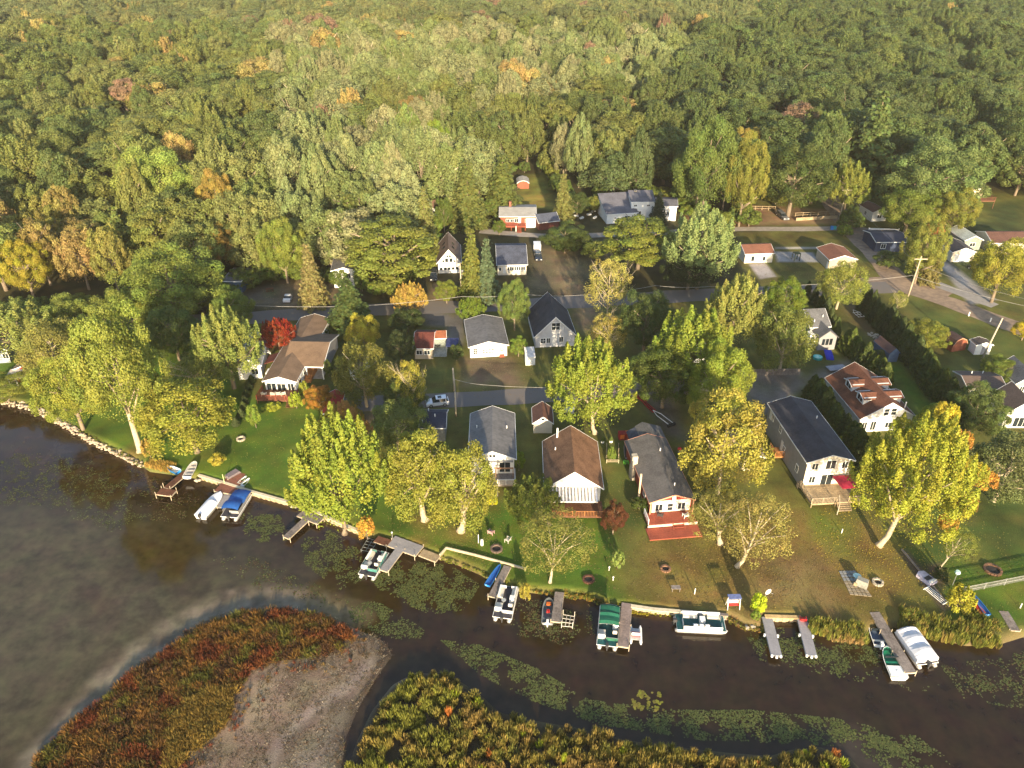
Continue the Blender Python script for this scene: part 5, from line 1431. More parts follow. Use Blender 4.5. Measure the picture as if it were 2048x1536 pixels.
# ---- garages
house('garage', 'small cream garage with red-brown roof beside the silvery poplar', 'garage', (1490, 508), (1550, 506), 7.0, 2.7, 488, gable='S', wall=CREAM, roof=R_RED, oh=.25, wins=[('F', -1.6, .6, .8, 1.3, (1, 1)), ('F', 1.4, .6, .7, 1.1, (1, 1))], doors=[('F', 0.6, .05, .9, 1.9)])
house('garage', 'long white garage with red-brown roof and casting a gable shadow on the lawn', 'garage', (1659, 520), (1716, 518.7), (1628, 495), 2.9, 511, wall=TANW, roof=R_RED, oh=.25, doors=[('L', -3.2, .05, .9, 1.95)])
h9, w, d, ze, zr = house('garage', 'white garage with dark roof and wide white door at upper right', 'garage', (1905.5, 504.4), (1954, 504), (1884, 482), 2.8, 496, wall=CREAM, roof=R_DARK, oh=.25)
MB().box(-2.2, -d / 2 + .18, 0, 2.0, -d / 2 + .26, 2.2).build('garage_door', mat('white_panel_door', (.7, .72, .74)), h9)
# ---- upper row
h10, w, d, ze, zr = house('house', 'brown-roofed white chalet with skylights and triangular gable windows', 'house', (872.7, 527.5), (923, 526), (877, 491), 2.8, 499, wall=WHITE, roof=mat('chalet_brown_shingles', (.16, .11, .085), .9, .15, 4, bump=.3, stripe=(1, .28, .14)), oh=.4,
    wins=[('F', -.55, 3.0, .75, 1.0, (1, 1)), ('F', .55, 3.0, .75, 1.0, (1, 1)), ('F', -2.0, .9, .7, .7, (1, 1)), ('F', -1, .9, .7, .7, (1, 1)), ('F', 0, .9, .7, .7, (1, 1)), ('F', 1, .9, .7, .7, (1, 1)), ('F', 2, .9, .7, .7, (1, 1))])
for x0, x1 in ((-.1, -.75), (.1, .75)): MB().prism([(x0, -d / 2 + .32, 4.25), (x1, -d / 2 + .32, 4.25), (x0, -d / 2 + .32, 5.0)], (0, .06, 0)).build('gable_pane', GLASS, h10)
for x0, x1 in ((-1.15, -1.8), (1.15, 1.8)): MB().prism([(x0, -d / 2 + .32, 3.0), (x1, -d / 2 + .32, 3.0), (x0, -d / 2 + .32, 3.75)], (0, .06, 0)).build('gable_pane', GLASS, h10)
for s in (-1, 1):
    for yy in (-1.5, 1.2):
        sl = (zr - ze) / (w / 2); xa, xb = s * 1.5, s * .9
        MB().prism([(xa, yy - .5, zr - abs(xa) * sl + .04), (xb, yy - .5, zr - abs(xb) * sl + .04), (xb, yy + .5, zr - abs(xb) * sl + .04), (xa, yy + .5, zr - abs(xa) * sl + .04)], (0, 0, .06)).build('skylight', GLASS, h10)
h11, w, d, ze, zr = house('cottage', 'cream cottage with slate-blue roof and a row of porch windows', 'house', (993, 530), (1055.6, 529), (992, 487), 2.9, 490.4, gable='S', wall=CREAM, roof=R_NAVY, oh=.3,
    wins=[('F', -3.0, 1.2, .45, .9, (1, 1))] + [('F', -.9 + .56 * k, 1.3, .42, .9, (1, 1)) for k in range(8)], doors=[('F', -1.9, .5, .8, 1.9)])
hQ, w, d, ze, zr = house('house', 'red house with pale grey roof and red raised deck inside the dark trees', 'house', (998, 433), (1073.5, 433), (999, 409), 3.3, 414, gable='S', wall=ORANGEW, roof=R_LIGHT, oh=.3, trim=TRIM,
    wins=[('F', -2.9, 1.6, .9, .8), ('F', -1.6, 1.6, .9, .8), ('F', -.4, 1.5, 1.0, 1.0), ('F', 2.6, .9, .9, 1.5), ('F', 4.2, .9, .9, 1.5)], doors=[('F', .5, .9, .8, 2.0)])
chimney(hQ, -2.2, 1.0, 3.9, 5.6, .7)
deck(hQ, -w / 2 - .6, -d / 2 - 2.6, w / 2 - 3.2, -d / 2 + .2, 1.3, WOODR, rails='FL', rm=WOODR, stairs=('F', .4, 1.0))
MB().box(w / 2 - 3.0, -d / 2 - .1, 0, w / 2 - .3, -d / 2 + .26, 2.7).build('porch_wall', TRIM, hQ)
house('garage', 'red garage with slate-blue roof right of the ringed red house', 'garage', (1077, 446), (1120, 441), 6.0, 2.3, 426, gable='S', wall=mat('dark_red_wall', (.13, .035, .025)), roof=R_NAVY, oh=.2)
house('barn_shed', 'small brick-red barn shed with grey bent roof on the back lawn', 'shed', (1033.5, 366.6), (1059, 366.4), 5.5, 1.9, 361, gable='G', wall=ORANGEW, roof=R_LIGHT, oh=.15)
h12, w, d, ze, zr = house('house', 'white house with low grey roof left of the tall two-storey part', 'house', (1213, 429), (1277, 425), (1200, 406), 3.0, 407, gable='M', wall=WHITE, roof=mat('blue_grey_shingles', (.125, .125, .15)), oh=.3, wins=[('F', 1.6, 1.2, 1.5, .9), ('F', -2, 1.4, .5, .5)])
h13, w, d, ze, zr = house('house', 'tall two-storey white house part with grey roof behind the dark little spruce', 'house', (1262, 404), (1312, 403.5), 6.5, 5.6, 394, gable='M', wall=WHITE, roof=mat('blue_grey_shingles', (.125, .125, .15)), oh=.25, wins=[('F', -2.2, 4.2, .8, .5), ('F', 1.6, 4.2, .8, .5), ('F', -1.0, 1.6, 1.1, 1.1)])
chimney(h13, -1.5, 2.6, 5.6, 7.2, .7, STONE)
house('house', 'white right wing with sloping grey roof behind the silvery poplar', 'house', (1312, 411), (1356, 413), 8, 4.5, 398, gable='S', wall=WHITE, roof=mat('blue_grey_shingles', (.125, .125, .15)), oh=.25, wins=[('F', .5, 1.6, .8, 1.1)])
house('cottage', 'small tall white house with grey gable roof beside the tan spruce', 'house', (661, 542), (712, 540), (655, 518), 4.6, 535, wall=WHITE, roof=R_GREY, oh=.4, wins=[('F', 1, 2.4, .9, 1.2)])
house('cottage', 'blue house with grey roof in the shade above the asphalt road', 'house', (444, 562), (482, 563), 8, 3.2, 549, gable='S', wall=BLUEW, roof=R_GREY, oh=.3, wins=[('R', 0, 1.2, 1.2, 1.2)])
house('cottage', 'small white house with brown roof behind the narrow spruce', 'house', (850, 418), (881, 416), 7.5, 3.0, 400, gable='S', wall=WHITE, roof=mat('dusty_brown_roof', (.2, .12, .09)), oh=.3, wins=[('F', 0, 1.2, 1.0, 1.0)])
h14, w, d, ze, zr = house('cottage', 'low cabin with dark red roof and white framed porch windows', 'house', (826, 697), (867, 697), (824, 660), 2.6, 664, gable='S', wall=TANW, roof=R_DRED, oh=.25, wins=[('F', -.9, 1.1, 1.1, .9), ('F', .7, 1.1, 1.1, .9)])
house('garden_shed', 'small rust-roofed annex beside the dark red cabin roof', 'shed', (867, 677), (893, 676), 3.0, 2.4, 661, gable='S', wall=mat('grey_green_siding', (.22, .25, .23)), roof=mat('rust_roof', (.2, .07, .035)), oh=.2)
h15, w, d, ze, zr = house('cottage', 'cabin with dark navy roof and white roof vents beside the lane', 'house', (838, 856), (892, 856), (842, 818.5), 3.0, 824, gable='S', wall=mat('dull_teal_siding', (.18, .2, .2)), roof=mat('navy_shingles', (.035, .042, .07), .9, .15, 4, stripe=(1, .28, .14)), oh=.25, vents=[(-1, 1.2), (.3, -.8), (-1.8, -1.8)])
house('garden_shed', 'white barn-like shed with brown gable roof and small loft window', 'shed', (1064.8, 847), (1107, 847), (1064, 815), 2.2, 834, wall=CREAM, roof=mat('shed_brown_shingles', (.15, .07, .05), .9, .16, 5, stripe=(1, .28, .14)), oh=.2, wins=[('F', 0, 2.75, .6, .5, (1, 1))], doors=[('F', 0, .1, 1.15, 1.9, CREAM)])
house('garden_shed', 'tiny white lean-to shed beside the black roofed house', 'shed', (1051, 714), (1071, 713), 2.6, 2.0, 706, gable='M', wall=GELW, roof=mat('pale_shed_roof', (.6, .58, .56)), oh=.05)
house('garden_shed', 'shed with bright red roof and teal side beside the orange shrub tree', 'shed', (643, 829), (679, 828), (688, 786), 2.2, 820, side='r', wall=mat('teal_grey_siding', (.2, .27, .3)), roof=mat('bright_red_roof', (.38, .05, .035), .8, .1, 3, stripe=(1, .3, .15)), oh=.12)
house('cottage', 'brown cabin with white porch windows hidden under the thin brown-green tree', 'house', (696, 738), (730, 738), 6, 2.6, 716, gable='S', wall=TRIM, roof=mat('cabin_brown_roof', (.13, .08, .06)), oh=.2, wins=[('F', -.5, 1.1, .7, .7, (1, 1)), ('F', .5, 1.1, .7, .7, (1, 1))])
house('house', 'white house mostly hidden behind the spiky pale maple', 'house', (470, 735), (523, 731), 12, 3.0, 719, wall=WHITE, roof=R_LIGHT, oh=.3, wins=[('F', 1, 1.0, 1.2, 1.2)])
h16, w, d, ze, zr = house('cottage', 'small lakeside cottage with rusty roof and white posted porch at far left', 'house', (21, 741), (78, 741), (26, 698), 2.8, 731, wall=REDW, roof=mat('dusty_grey_brown_roof', (.15, .11, .09)), oh=.3, wins=[('F', -1, .9, 1.2, 1.2), ('F', 1.2, .9, 1.2, 1.2)])
for x in (-w / 2 + .5, -.8, .8, w / 2 - .5): MB().box(x - .09, -d / 2 - 2.2, 0, x + .09, -d / 2 - 2.02, 2.5).build('porch_post', TRIM, h16)
MB().prism([(-w / 2, -d / 2 + .2, 2.9), (w / 2, -d / 2 + .2, 2.9), (w / 2, -d / 2 - 2.4, 2.45), (-w / 2, -d / 2 - 2.4, 2.45)][::-1], (0, 0, .1)).build('porch_roof', mat('pale_porch_roof', (.5, .45, .38)), h16)
house('house', 'blue-grey house corner at the far left picture edge', 'house', (-60, 706), (14, 700), 8, 3.0, 686, wall=mat('blue_grey_siding', (.25, .3, .36)), roof=R_GREY, oh=.3, wins=[('F', 2.6, 1, 1.0, 1.1)])
house('house', 'white house glimpsed through the middle tree group', 'house', (1350, 702), (1418, 700), 9, 3.0, 686, wall=WHITE, roof=R_LIGHT, oh=.3, wins=[('F', -1, 1, 1.2, 1.2), ('F', 1.6, 1, 1.2, 1.2)])
house('carport', 'low tan-roofed garage beside the yellow-tan willow', 'garage', (1486, 917), (1533, 915), (1519, 858), 2.7, 909, side='r', wall=TANW, roof=R_TAN, oh=.2)
house('house', 'dark blue house in the shade of the red-topped maple', 'house', (1752, 484), (1818, 484), 9, 2.9, 465, gable='S', wall=mat('midnight_siding', (.03, .045, .09)), roof=mat('midnight_roof', (.04, .045, .07)), oh=.3, wins=[('F', -2, 1, 1.2, 1.2)])
house('cottage', 'white cabin with brown roof at the corner of the diagonal road', 'house', (1746, 425), (1778, 423), (1729, 408), 2.9, 418, wall=WHITE, roof=mat('cabin_red_brown_roof', (.12, .06, .045)), oh=.25, wins=[('F', 0, 1, 1.2, 1.0), ('L', 0, 1, 1.0, 1.0)])
h17, w, d, ze, zr = house('house', 'tan two-storey house with balcony in the shady upper right wood', 'house', (1925, 378), (1973, 377), 9, 5.6, 360, gable='S', wall=mat('warm_tan_siding', (.55, .45, .3)), roof=mat('tan_olive_roof', (.22, .18, .12)), oh=.4, wins=[('F', 0, 3.3, 1.4, 1.2), ('F', 1, .6, 1.4, 1.8)])
deck(h17, -w / 2, -d / 2 - 2.2, w / 2 + 2.5, -d / 2 + .3, 2.5, WOODB, rails='FR')
house('cottage', 'small green-grey house with pale strip roof at upper right', 'house', (1930, 481), (1968, 480), (1905, 458), 2.9, 472, wall=mat('grey_green_siding', (.22, .25, .23)), roof=mat('pale_green_grey_roof', (.4, .44, .42)), oh=.3, wins=[('F', 0, 1, 1.5, 1.0)])
house('house', 'tan house with red-brown roof cut by the right edge of the picture', 'house', (1985, 486), (2080, 486), 9, 3.0, 463, gable='S', wall=CREAM, roof=mat('cabin_red_brown_roof', (.12, .06, .045)), oh=.3, wins=[('F', -3, 1, 1.2, 1.2)])
# ================================================================ DOCKS
def dock(name, label, segs, m, z=.84, posts=True, pm=None, cat='dock', group=None, post_top=.35, bumpers=False):
    """segs: (start px, end px, width m); planks lie across each run"""
    o0 = G(*segs[0][0], z)
    root = thing(name, label, cat, (o0.x, o0.y, 0), 0, group)
    for si, (a, b, wd) in enumerate(segs):
        A = G(*a, z) - Vector((o0.x, o0.y, 0)); B = G(*b, z) - Vector((o0.x, o0.y, 0))
        A.z = B.z = 0
        L = (B - A).length; ang = heading(A, B); zz = z + si * .004
        mb = MB(); n = max(3, int(L / .15))
        for i in range(n):
            x = L * i / n; e = rnd.uniform(-.015, .015)
            mb.box(x + .008, -wd / 2 + e, zz - .05, x + L / n - .008, wd / 2 + e, zz + rnd.uniform(-.004, .004))
        o = mb.build('decking', m, root); o.location = A; o.rotation_euler = (0, 0, ang); o['kind'] = 'stuff'
        fr = MB().box(0, -wd / 2 - .04, zz - .2, L, -wd / 2 + .02, zz - .055).box(0, wd / 2 - .02, zz - .2, L, wd / 2 + .04, zz - .055).box(L, -wd / 2, zz - .2, L + .05, wd / 2, zz)
        o = fr.build('side_rail', pm or ALU, root); o.location = A; o.rotation_euler = (0, 0, ang)
        if posts:
            k = max(1, int(L / 2.8))
            for i in range(k + 1):
                for s in (-1, 1):
                    if si == 0 and i == 0: continue
                    x = L * i / k - (.1 if i == k else 0)
                    p = A + Vector((math.cos(ang) * x - math.sin(ang) * s * (wd / 2 + .09), math.sin(ang) * x + math.cos(ang) * s * (wd / 2 + .09), 0))
                    o = MB().tube([(0, 0, -1.0), (0, 0, zz + post_top * rnd.uniform(.3, 1.1))], .05, 6).build('post', pm or POLEW, root); o.location = p
        if bumpers:
            for s in (-.42, 0, .42):
                p = A + Vector((math.cos(ang) * (L + (.22 if s == 0 else .08)) - math.sin(ang) * s * wd, math.sin(ang) * (L + (.22 if s == 0 else .08)) + math.cos(ang) * s * wd, 0))
                o = MB().tube([(0, 0, zz - .25), (0, 0, zz + .02)], .16, 8).build('bumper', GELW, root); o.location = p
            for s in (-1, 1):
                p = A + Vector((math.cos(ang) * L * .48 - math.sin(ang) * s * (wd / 2 + .17), math.sin(ang) * L * .48 + math.cos(ang) * s * (wd / 2 + .17), 0))
                o = MB().tube([(0, 0, zz - .35), (0, 0, zz + .02)], .15, 8).build('bumper', GELW, root); o.location = p
    return root

dock('dock', 'brown wooden dock with L-shaped end beside the white rowing boat on the left bank', [((374, 942), (333, 976), 1.15), ((317, 982), (348, 986), 1.5)], WOODB, pm=POLEW, post_top=.7)
dock('dock', 'wide red-brown platform dock between the white covered boat and the blue pontoon', [((480, 946), (468, 962), 2.0), ((470, 959), (447, 985), 3.3)], mat('red_brown_boards', (.24, .095, .06), .8, .15, 4), pm=POLEW)
dock('dock', 'narrow grey dock between the white covered boat and blue-covered pontoon', [((455, 987), (443, 1014), 1.3)], PLASTG, z=.42)
dock('dock', 'T-shaped weathered dock below the waterfront maple', [((600, 1025.5), (641, 1042), 1.5), ((610, 1040), (572, 1075), 1.1)], WOODG, pm=POLEW)
dock('dock', 'grey T-shaped plastic-decked dock beside the white and green pontoon', [((782, 1081), (839, 1102), 2.2), ((801, 1096), (767, 1141), 1.25)], PLASTG, pm=POLEW)
dock('dock', 'short tan landing joined to the right end of the grey T-shaped dock', [((842, 1104), (876, 1117), 1.4)], WOODT, pm=POLEW)
dock('dock', 'short dark boardwalk at the left end of the grey T-shaped dock', [((752, 1077), (779, 1086), 1.3)], WOODB, pm=POLEW)
dock('dock', 'grey dock with the blue double kayak lying along it', [((1015, 1132), (984, 1193), 1.05)], WOODG, z=1.0, pm=POLEW)
dock('dock', 'weathered grey dock between the rowing boat and the empty boat lift', [((1119, 1184), (1112, 1243), 1.2)], WOODG, pm=POLEW)
dock('dock', 'long plank dock at the right side of the green canopied pontoon', [((1254, 1206), (1246, 1293), 1.35)], mat('rosy_grey_boards', (.27, .21, .19), .85, .15, 4), pm=POLEW)
dock('dock', 'left one of the two slim grey docks with white bumpers', [((1534, 1234), (1553, 1310), 1.3)], PLASTG, bumpers=True, posts=False, cat='dock')
dock('dock', 'right one of the two slim grey docks, with the red chair at its shore end', [((1604, 1235), (1623, 1310), 1.3)], PLASTG, bumpers=True, posts=False, cat='dock')
dock('dock', 'longest grey dock lying between the green speedboat and the shrouded pontoon', [((1749, 1224), (1822, 1345), 1.35)], WOODG, pm=POLEW)
dock('dock', 'short grey dock beyond the reeds at the right edge', [((2007, 1222), (2031, 1261), 1.2)], WOODG, pm=POLEW)

# ================================================================ BOATS
def hull_mesh(L, Wd, H, bowf=.55, flare=1.25, flat=.75, nose=.04, n=14, inner=True, keel=.1):
    """open boat hull: stern at x=0, bow at x=L; outside, rim and inside shell"""
    out, inn = [], []
    for i in range(n + 1):
        t = i / n
        b = Wd / 2 * (1 if t < 1 - bowf else math.sqrt(max(0, 1 - ((t - (1 - bowf)) / bowf) ** 2.1)) * (1 - nose) + nose)
        sh = H * (1 + .28 * t * t); zb = keel * t * t * H * 3
        out.append([(t * L, -b, sh), (t * L, -b * flat, zb + .02), (t * L, 0, zb - .06), (t * L, b * flat, zb + .02), (t * L, b, sh)])
        bi = max(.01, b - .07)
        inn.append([(t * L if i < n else L - .1, -bi, sh - .01), (t * L if i < n else L - .1, -bi * flat, zb + .16), (t * L if i < n else L - .1, 0, zb + .12), (t * L if i < n else L - .1, bi * flat, zb + .16), (t * L if i < n else L - .1, bi, sh - .01)])
    mo = MB()
    def skin(rows, flip, mb):
        base = len(mb.v)
        for r in rows: mb.v += r
        for i in range(len(rows) - 1):
            for k in range(4):
                f = (base + i * 5 + k, base + i * 5 + k + 1, base + (i + 1) * 5 + k + 1, base + (i + 1) * 5 + k)
                mb.f.append(f[::-1] if flip else f)
    skin(out, False, mo)
    rim = MB()
    for s in (0, 4):
        for i in range(n):
            a, b = out[i][s], out[i + 1][s]; c, d_ = inn[i + 1][s], inn[i][s]
            rim.quad((a[0], a[1], a[2] + .02), (b[0], b[1], b[2] + .02), (c[0], c[1], c[2] + .03), (d_[0], d_[1], d_[2] + .03))
    mo.f.append(tuple(range(0, 5)))
    mi = MB(); skin(inn, True, mi)
    mi.v += [(.05, out[0][k][1], out[0][k][2]) for k in range(5)]; b0 = len(mi.v) - 5
    mi.f.append(tuple(range(b0, b0 + 5)))
    return mo, mi, rim, out

def outboard(root, x, y, z, m=DKGREY):
    o = MB().box(x - .45, y - .17, z + .15, x + .05, y + .17, z + .62).box(x - .33, y - .07, z - .6, x - .13, y + .07, z + .15).build('outboard_motor', m, root)
    MB().tube([(x + .05, y, z + .3), (x + .45, y, z + .42)], .025, 5).build('tiller', BLACK, o)
    return o

def place_boat(name, label, bow, stern, z=0.0, cat='boat', group=None):
    A = G(*stern, z + .3); B = G(*bow, z + .3)
    L = (B - A).length
    root = thing(name, label, cat, (A.x, A.y, z), heading(A, B), group)
    return root, L

def rowboat(name, label, bow, stern, Wd, hm, im, benches=3, motor=None, z=-.08, H=.5, cat='boat', cover=None, **k):
    root, L = place_boat(name, label, bow, stern, z, cat)
    mo, mi, rim, out = hull_mesh(L, Wd, H, **k)
    mo.build('hull', hm, root, True); mi.build('inner_hull', im, root); rim.build('gunwale', hm, root)
    for i in range(benches):
        x = L * (.18 + .5 * i / max(1, benches - 1)) if benches > 1 else L * .45
        b = Wd / 2 * (.93 if x < L * .45 else .80 if x < L * .62 else .66)
        MB().box(x, -b, H * .62, x + .28, b, H * .62 + .05).build('bench', im if benches > 2 else VINYL, root)
    if motor: outboard(root, 0, 0, H, motor)
    return root, L, out

def pontoon(name, label, bow, stern, Wd, fence_m, carpet_m, canopy=None, cover=None, seats=True, motor_m=DKGREY, layout=0, rail_m=ALU, front_open=True):
    root, L = place_boat(name, label, bow, stern, 0.0, 'pontoon boat')
    for s in (-1, 1):
        y = s * (Wd / 2 - .38)
        MB().tube([(-.1, y, .12), (.25, y, .12), (L - .9, y, .12), (L - .3, y, .22), (L - .02, y, .42)], [.2, .33, .33, .24, .05], 10).build('pontoon_tube', GALV, root, True)
    MB().box(.1, -Wd / 2, .50, L - .25, Wd / 2, .60).build('deck_frame', GELW, root)
    MB().box(.12, -Wd / 2 + .06, .602, L - .3, Wd / 2 - .06, .612).build('carpet', carpet_m, root)
    x0, x1 = .9, L - .75
    def pan(ax, ay, bx, by):
        r = MB(); h0, h1 = .63, 1.22
        if ax == bx: r.box(ax - .015, ay, h0 + .05, ax + .015, by, h1 - .06)
        else: r.box(ax, ay - .015, h0 + .05, bx, ay + .015, h1 - .06)
        o = r.build('side_panel', fence_m, root)
        q = MB().tube([(ax, ay, h0), (ax, ay, h1), (bx, by, h1), (bx, by, h0)], .028, 5); q.build('rail', rail_m, o)
    hw = Wd / 2 - .08
    for s in (-1, 1):
        nseg = 3
        for i in range(nseg):
            a = x0 + (x1 - x0) * i / nseg + .03; b = x0 + (x1 - x0) * (i + 1) / nseg - .03
            pan(a, s * hw, b, s * hw)
    pan(x1, -hw, x1, -.35); pan(x1, .35, x1, hw)
    pan(x0, -hw, x0, .2)
    if seats and not cover:
        def seat(ax, ay, bx, by, back):
            MB().box(ax, ay, .615, bx, by, .98).build('bench_seat', VINYL, root)
            bb = MB()
            if back == 'L': bb.box(ax, by - .16, .98, bx, by, 1.36)
            elif back == 'R': bb.box(ax, ay, .98, bx, ay + .16, 1.36)
            elif back == 'A': bb.box(ax, ay, .98, ax + .16, by, 1.36)
            else: bb.box(bx - .16, ay, .98, bx, by, 1.36)
            bb.build('seat_back', GELW, root)
        if layout == 0:
            seat(x1 - 1.9, hw - .68, x1 - .1, hw - .05, 'L'); seat(x1 - 1.9, -hw + .05, x1 - .1, -hw + .68, 'R')
            seat(x0 + .15, hw - .95, x0 + 1.4, hw - .05, 'A')
            MB().box(x0 + 1.9, -hw + .1, .615, x0 + 2.6, -hw + .75, 1.35).build('console', GELW, root)
            MB().box(x0 + .9, -hw + .15, .9, x0 + 1.45, -hw + .7, 1.05).box(x0 + .8, -hw + .15, 1.05, x0 + .92, -hw + .7, 1.55).build('helm_chair', VINYL, root)
            MB().tube([(x1 - 2.6, .25, .61), (x1 - 2.6, .25, 1.2)], .04, 6).disc((x1 - 2.6, .25, 1.2), .32, 12, .03).build('table', mat('grey_table', (.4, .42, .42)), root)
        else:
            seat(x0 + .15, hw - .68, x0 + 2.0, hw - .05, 'L'); seat(x1 - 1.7, hw - .68, x1 - .1, hw - .05, 'L')
            for k in range(3):
                x = x1 - 2.2 - k * .75
                MB().box(x, -hw + .2, .9, x + .5, -hw + .7, 1.02).box(x, -hw + .08, 1.02, x + .5, -hw + .2, 1.5).build('helm_chair', GELW, root)
            MB().box(x0 + 2.2, -.2, .615, x0 + 2.9, .5, 1.3).build('console', GELW, root)
    if canopy:
        m, xa, xb = canopy
        nb = 3
        c = MB(); rows = []
        for i in range(9):
            t = i / 8; x = xa + (xb - xa) * t; zz = 2.25 + .22 * math.sin(math.pi * (t * nb % 1)) * (1 if True else 0) + .1 * math.sin(math.pi * t)
            rows.append([(x, (-Wd / 2 + .1) + (Wd - .2) * k / 6, zz + .18 * math.sin(math.pi * k / 6)) for k in range(7)])
        base = 0
        for r in rows: c.v += r
        for i in range(8):
            for k in range(6):
                c.f.append((i * 7 + k, i * 7 + k + 1, (i + 1) * 7 + k + 1, (i + 1) * 7 + k))
        o = c.build('canopy', m, root)
        for x in (xa, (xa + xb) / 2, xb):
            MB().tube([((xa + xb) / 2, -Wd / 2 + .08, 1.2), (x, -Wd / 2 + .1, 2.25), (x, -Wd / 2 + .9, 2.44), (x, Wd / 2 - .9, 2.44), (x, Wd / 2 - .1, 2.25), ((xa + xb) / 2, Wd / 2 - .08, 1.2)], .02, 5, False).build('canopy_frame', rail_m, o)
    if cover:
        c = MB(); rows = []; nn = 12
        for i in range(nn + 1):
            t = i / nn; x = .35 + (L - .8) * t
            zt = 1.5 + .45 * abs(math.sin(math.pi * t * 2.5)) + (.15 if 0 < i < nn else -.25)
            rows.append([(x, -Wd / 2 - .04, .55), (x, -Wd / 2 - .02, 1.2), (x, -Wd / 4, zt - .12), (x, 0, zt), (x, Wd / 4, zt - .12), (x, Wd / 2 + .02, 1.2), (x, Wd / 2 + .04, .55)])
        for r in rows: c.v += r
        for i in range(nn):
            for k in range(6): c.f.append((i * 7 + k, i * 7 + k + 1, (i + 1) * 7 + k + 1, (i + 1) * 7 + k))
        c.f.append(tuple(range(7))); c.f.append(tuple(range(nn * 7, nn * 7 + 7))[::-1])
        c.build('cover', cover, root)
    outboard(root, .15, 0, .45, motor_m)
    return root, L

# left bay
rowboat('rowing_boat', 'small blue and white boat pulled up on the bank beside the brown dock', (337, 936), (357, 944), 1.2, LBLUE, GELW, benches=1, z=.55)
rowboat('rowing_boat', 'white rowing boat drawn up on the left bank', (391, 925), (374, 955), 1.5, GELW, mat('pale_grey_inside', (.5, .47, .45)), benches=3, z=.8)
r_, L_ = place_boat('covered_boat', 'motor boat under a white cover moored in the left bay', (443, 990), (402, 1036), -.05)
mo, mi, rim, out = hull_mesh(L_, 2.2, .75)
mo.build('hull', GELW, r_, True); rim.build('gunwale', GELW, r_)
c = MB(); rows = []
for i in range(0, 15):
    a = out[i]; k = 1.0 if i < 9 else .35; hgt = .45 * k * (math.sin(math.pi * min(1, (i + 1) / 7) * .5))
    rows.append([a[0][:2] + (a[0][2] + .03,), (a[0][0], a[0][1] * .5, a[0][2] + hgt * .8), (a[0][0], 0, a[0][2] + hgt + .03), (a[0][0], a[4][1] * .5, a[0][2] + hgt * .8), a[4][:2] + (a[4][2] + .03,)])
for r in rows: c.v += r
for i in range(len(rows) - 1):
    for k in range(4): c.f.append((i * 5 + k, i * 5 + k + 1, (i + 1) * 5 + k + 1, (i + 1) * 5 + k))
c.f.append(tuple(range(5)))
c.build('cover', mat('bright_white_canvas', (.78, .78, .82), .7, .04), r_)
outboard(r_, .0, 0, .55)
pb, L_ = pontoon('pontoon_boat', 'pontoon boat under blue covers moored in the left bay', (491, 986), (458, 1038), 2.7, GALV, CARPET, seats=False, canopy=None)
c = MB()
for (xa, xb, z0, z1) in ((L_ * .45, L_ - .5, 1.25, 1.7), (.7, L_ * .43, 1.7, 2.1)):
    rows = []
    for i in range(7):
        t = i / 6; x = xa + (xb - xa) * t; zt = z0 + (z1 - z0) * math.sin(math.pi * (.15 + .7 * t))
        rows.append([(x, -1.33 + 2.66 * k / 6, zt - .3 * abs(k / 3 - 1) ** 2) for k in range(7)])
    b0 = len(c.v)
    for r in rows: c.v += r
    for i in range(6):
        for k in range(6): c.f.append((b0 + i * 7 + k, b0 + i * 7 + k + 1, b0 + (i + 1) * 7 + k + 1, b0 + (i + 1) * 7 + k))
c.build('blue_cover', BLUEC, pb)
pontoon('pontoon_boat', 'white and teal pontoon boat beside the grey T-shaped dock', (763, 1103), (733, 1155), 2.6, mat('teal_panel', (.06, .22, .2)), CARPET, layout=0)
rowboat('kayak', 'bright blue double kayak lying beside the grey dock', (1001, 1129), (975, 1170), .95, LBLUE, BLUEC, benches=0, z=.85, H=.3, bowf=.8, cat='kayak')
pontoon('pontoon_boat', 'white pontoon boat with dark carpet moored beside the blue kayak dock', (1020, 1173), (1004, 1240), 2.6, GELW, CARPET, layout=0)
rb_, L_, _ = rowboat('rowing_boat', 'aluminium fishing boat with red fuel tank moored by the weathered dock', (1098, 1198), (1095, 1248), 1.6, ALU, mat('grey_boat_floor', (.12, .14, .15)), benches=3, motor=GELW)
MB().box(L_ * .42, -.2, .34, L_ * .42 + .4, .2, .62).build('fuel_tank', REDP, rb_)
MB().box(L_ * .72, -.35, .36, L_ * .72 + .5, .3, .5).build('life_jacket', ORANGEP, rb_)
pontoon('pontoon_boat', 'pontoon boat with dark green canopy moored beside the plank dock', (1220, 1214), (1214, 1296), 2.7, mat('green_panel', (.03, .14, .09)), TEAL, canopy=(GREENC, 2.0, 5.3), layout=0)
pontoon('pontoon_boat', 'white pontoon boat with teal carpet moored along the seawall', (1453, 1251), (1350, 1246), 2.7, GELW, TEAL, layout=1)
sb, L_, out = rowboat('motor_boat', 'small white and dark blue motor boat at the head of the longest dock', (1744, 1246), (1761, 1292), 1.75, GELW, mat('dark_blue_inside', (.06, .09, .14)), benches=2, motor=GELW, z=0, bowf=.6)
MB().box(L_ * .62, -.5, .5, L_ * .62 + .06, .5, .85).build('windscreen', GLASS, sb)
gb, L_, out = rowboat('motor_boat', 'white speedboat with green interior moored outside the longest dock', (1771.5, 1298), (1798, 1358), 2.2, GELW, mat('emerald_inside', (.01, .22, .12)), benches=0, z=0, H=.65, bowf=.62)
MB().box(.1, -.98, .66, L_ * .36, .98, .74).box(L_ * .15, -.1, .74, L_ * .2, .1, .8).build('rear_deck', GELW, gb)
MB().box(L_ * .45, -.9, .3, L_ * .52, .9, .62).build('bench', mat('emerald_inside', (.01, .22, .12)), gb)
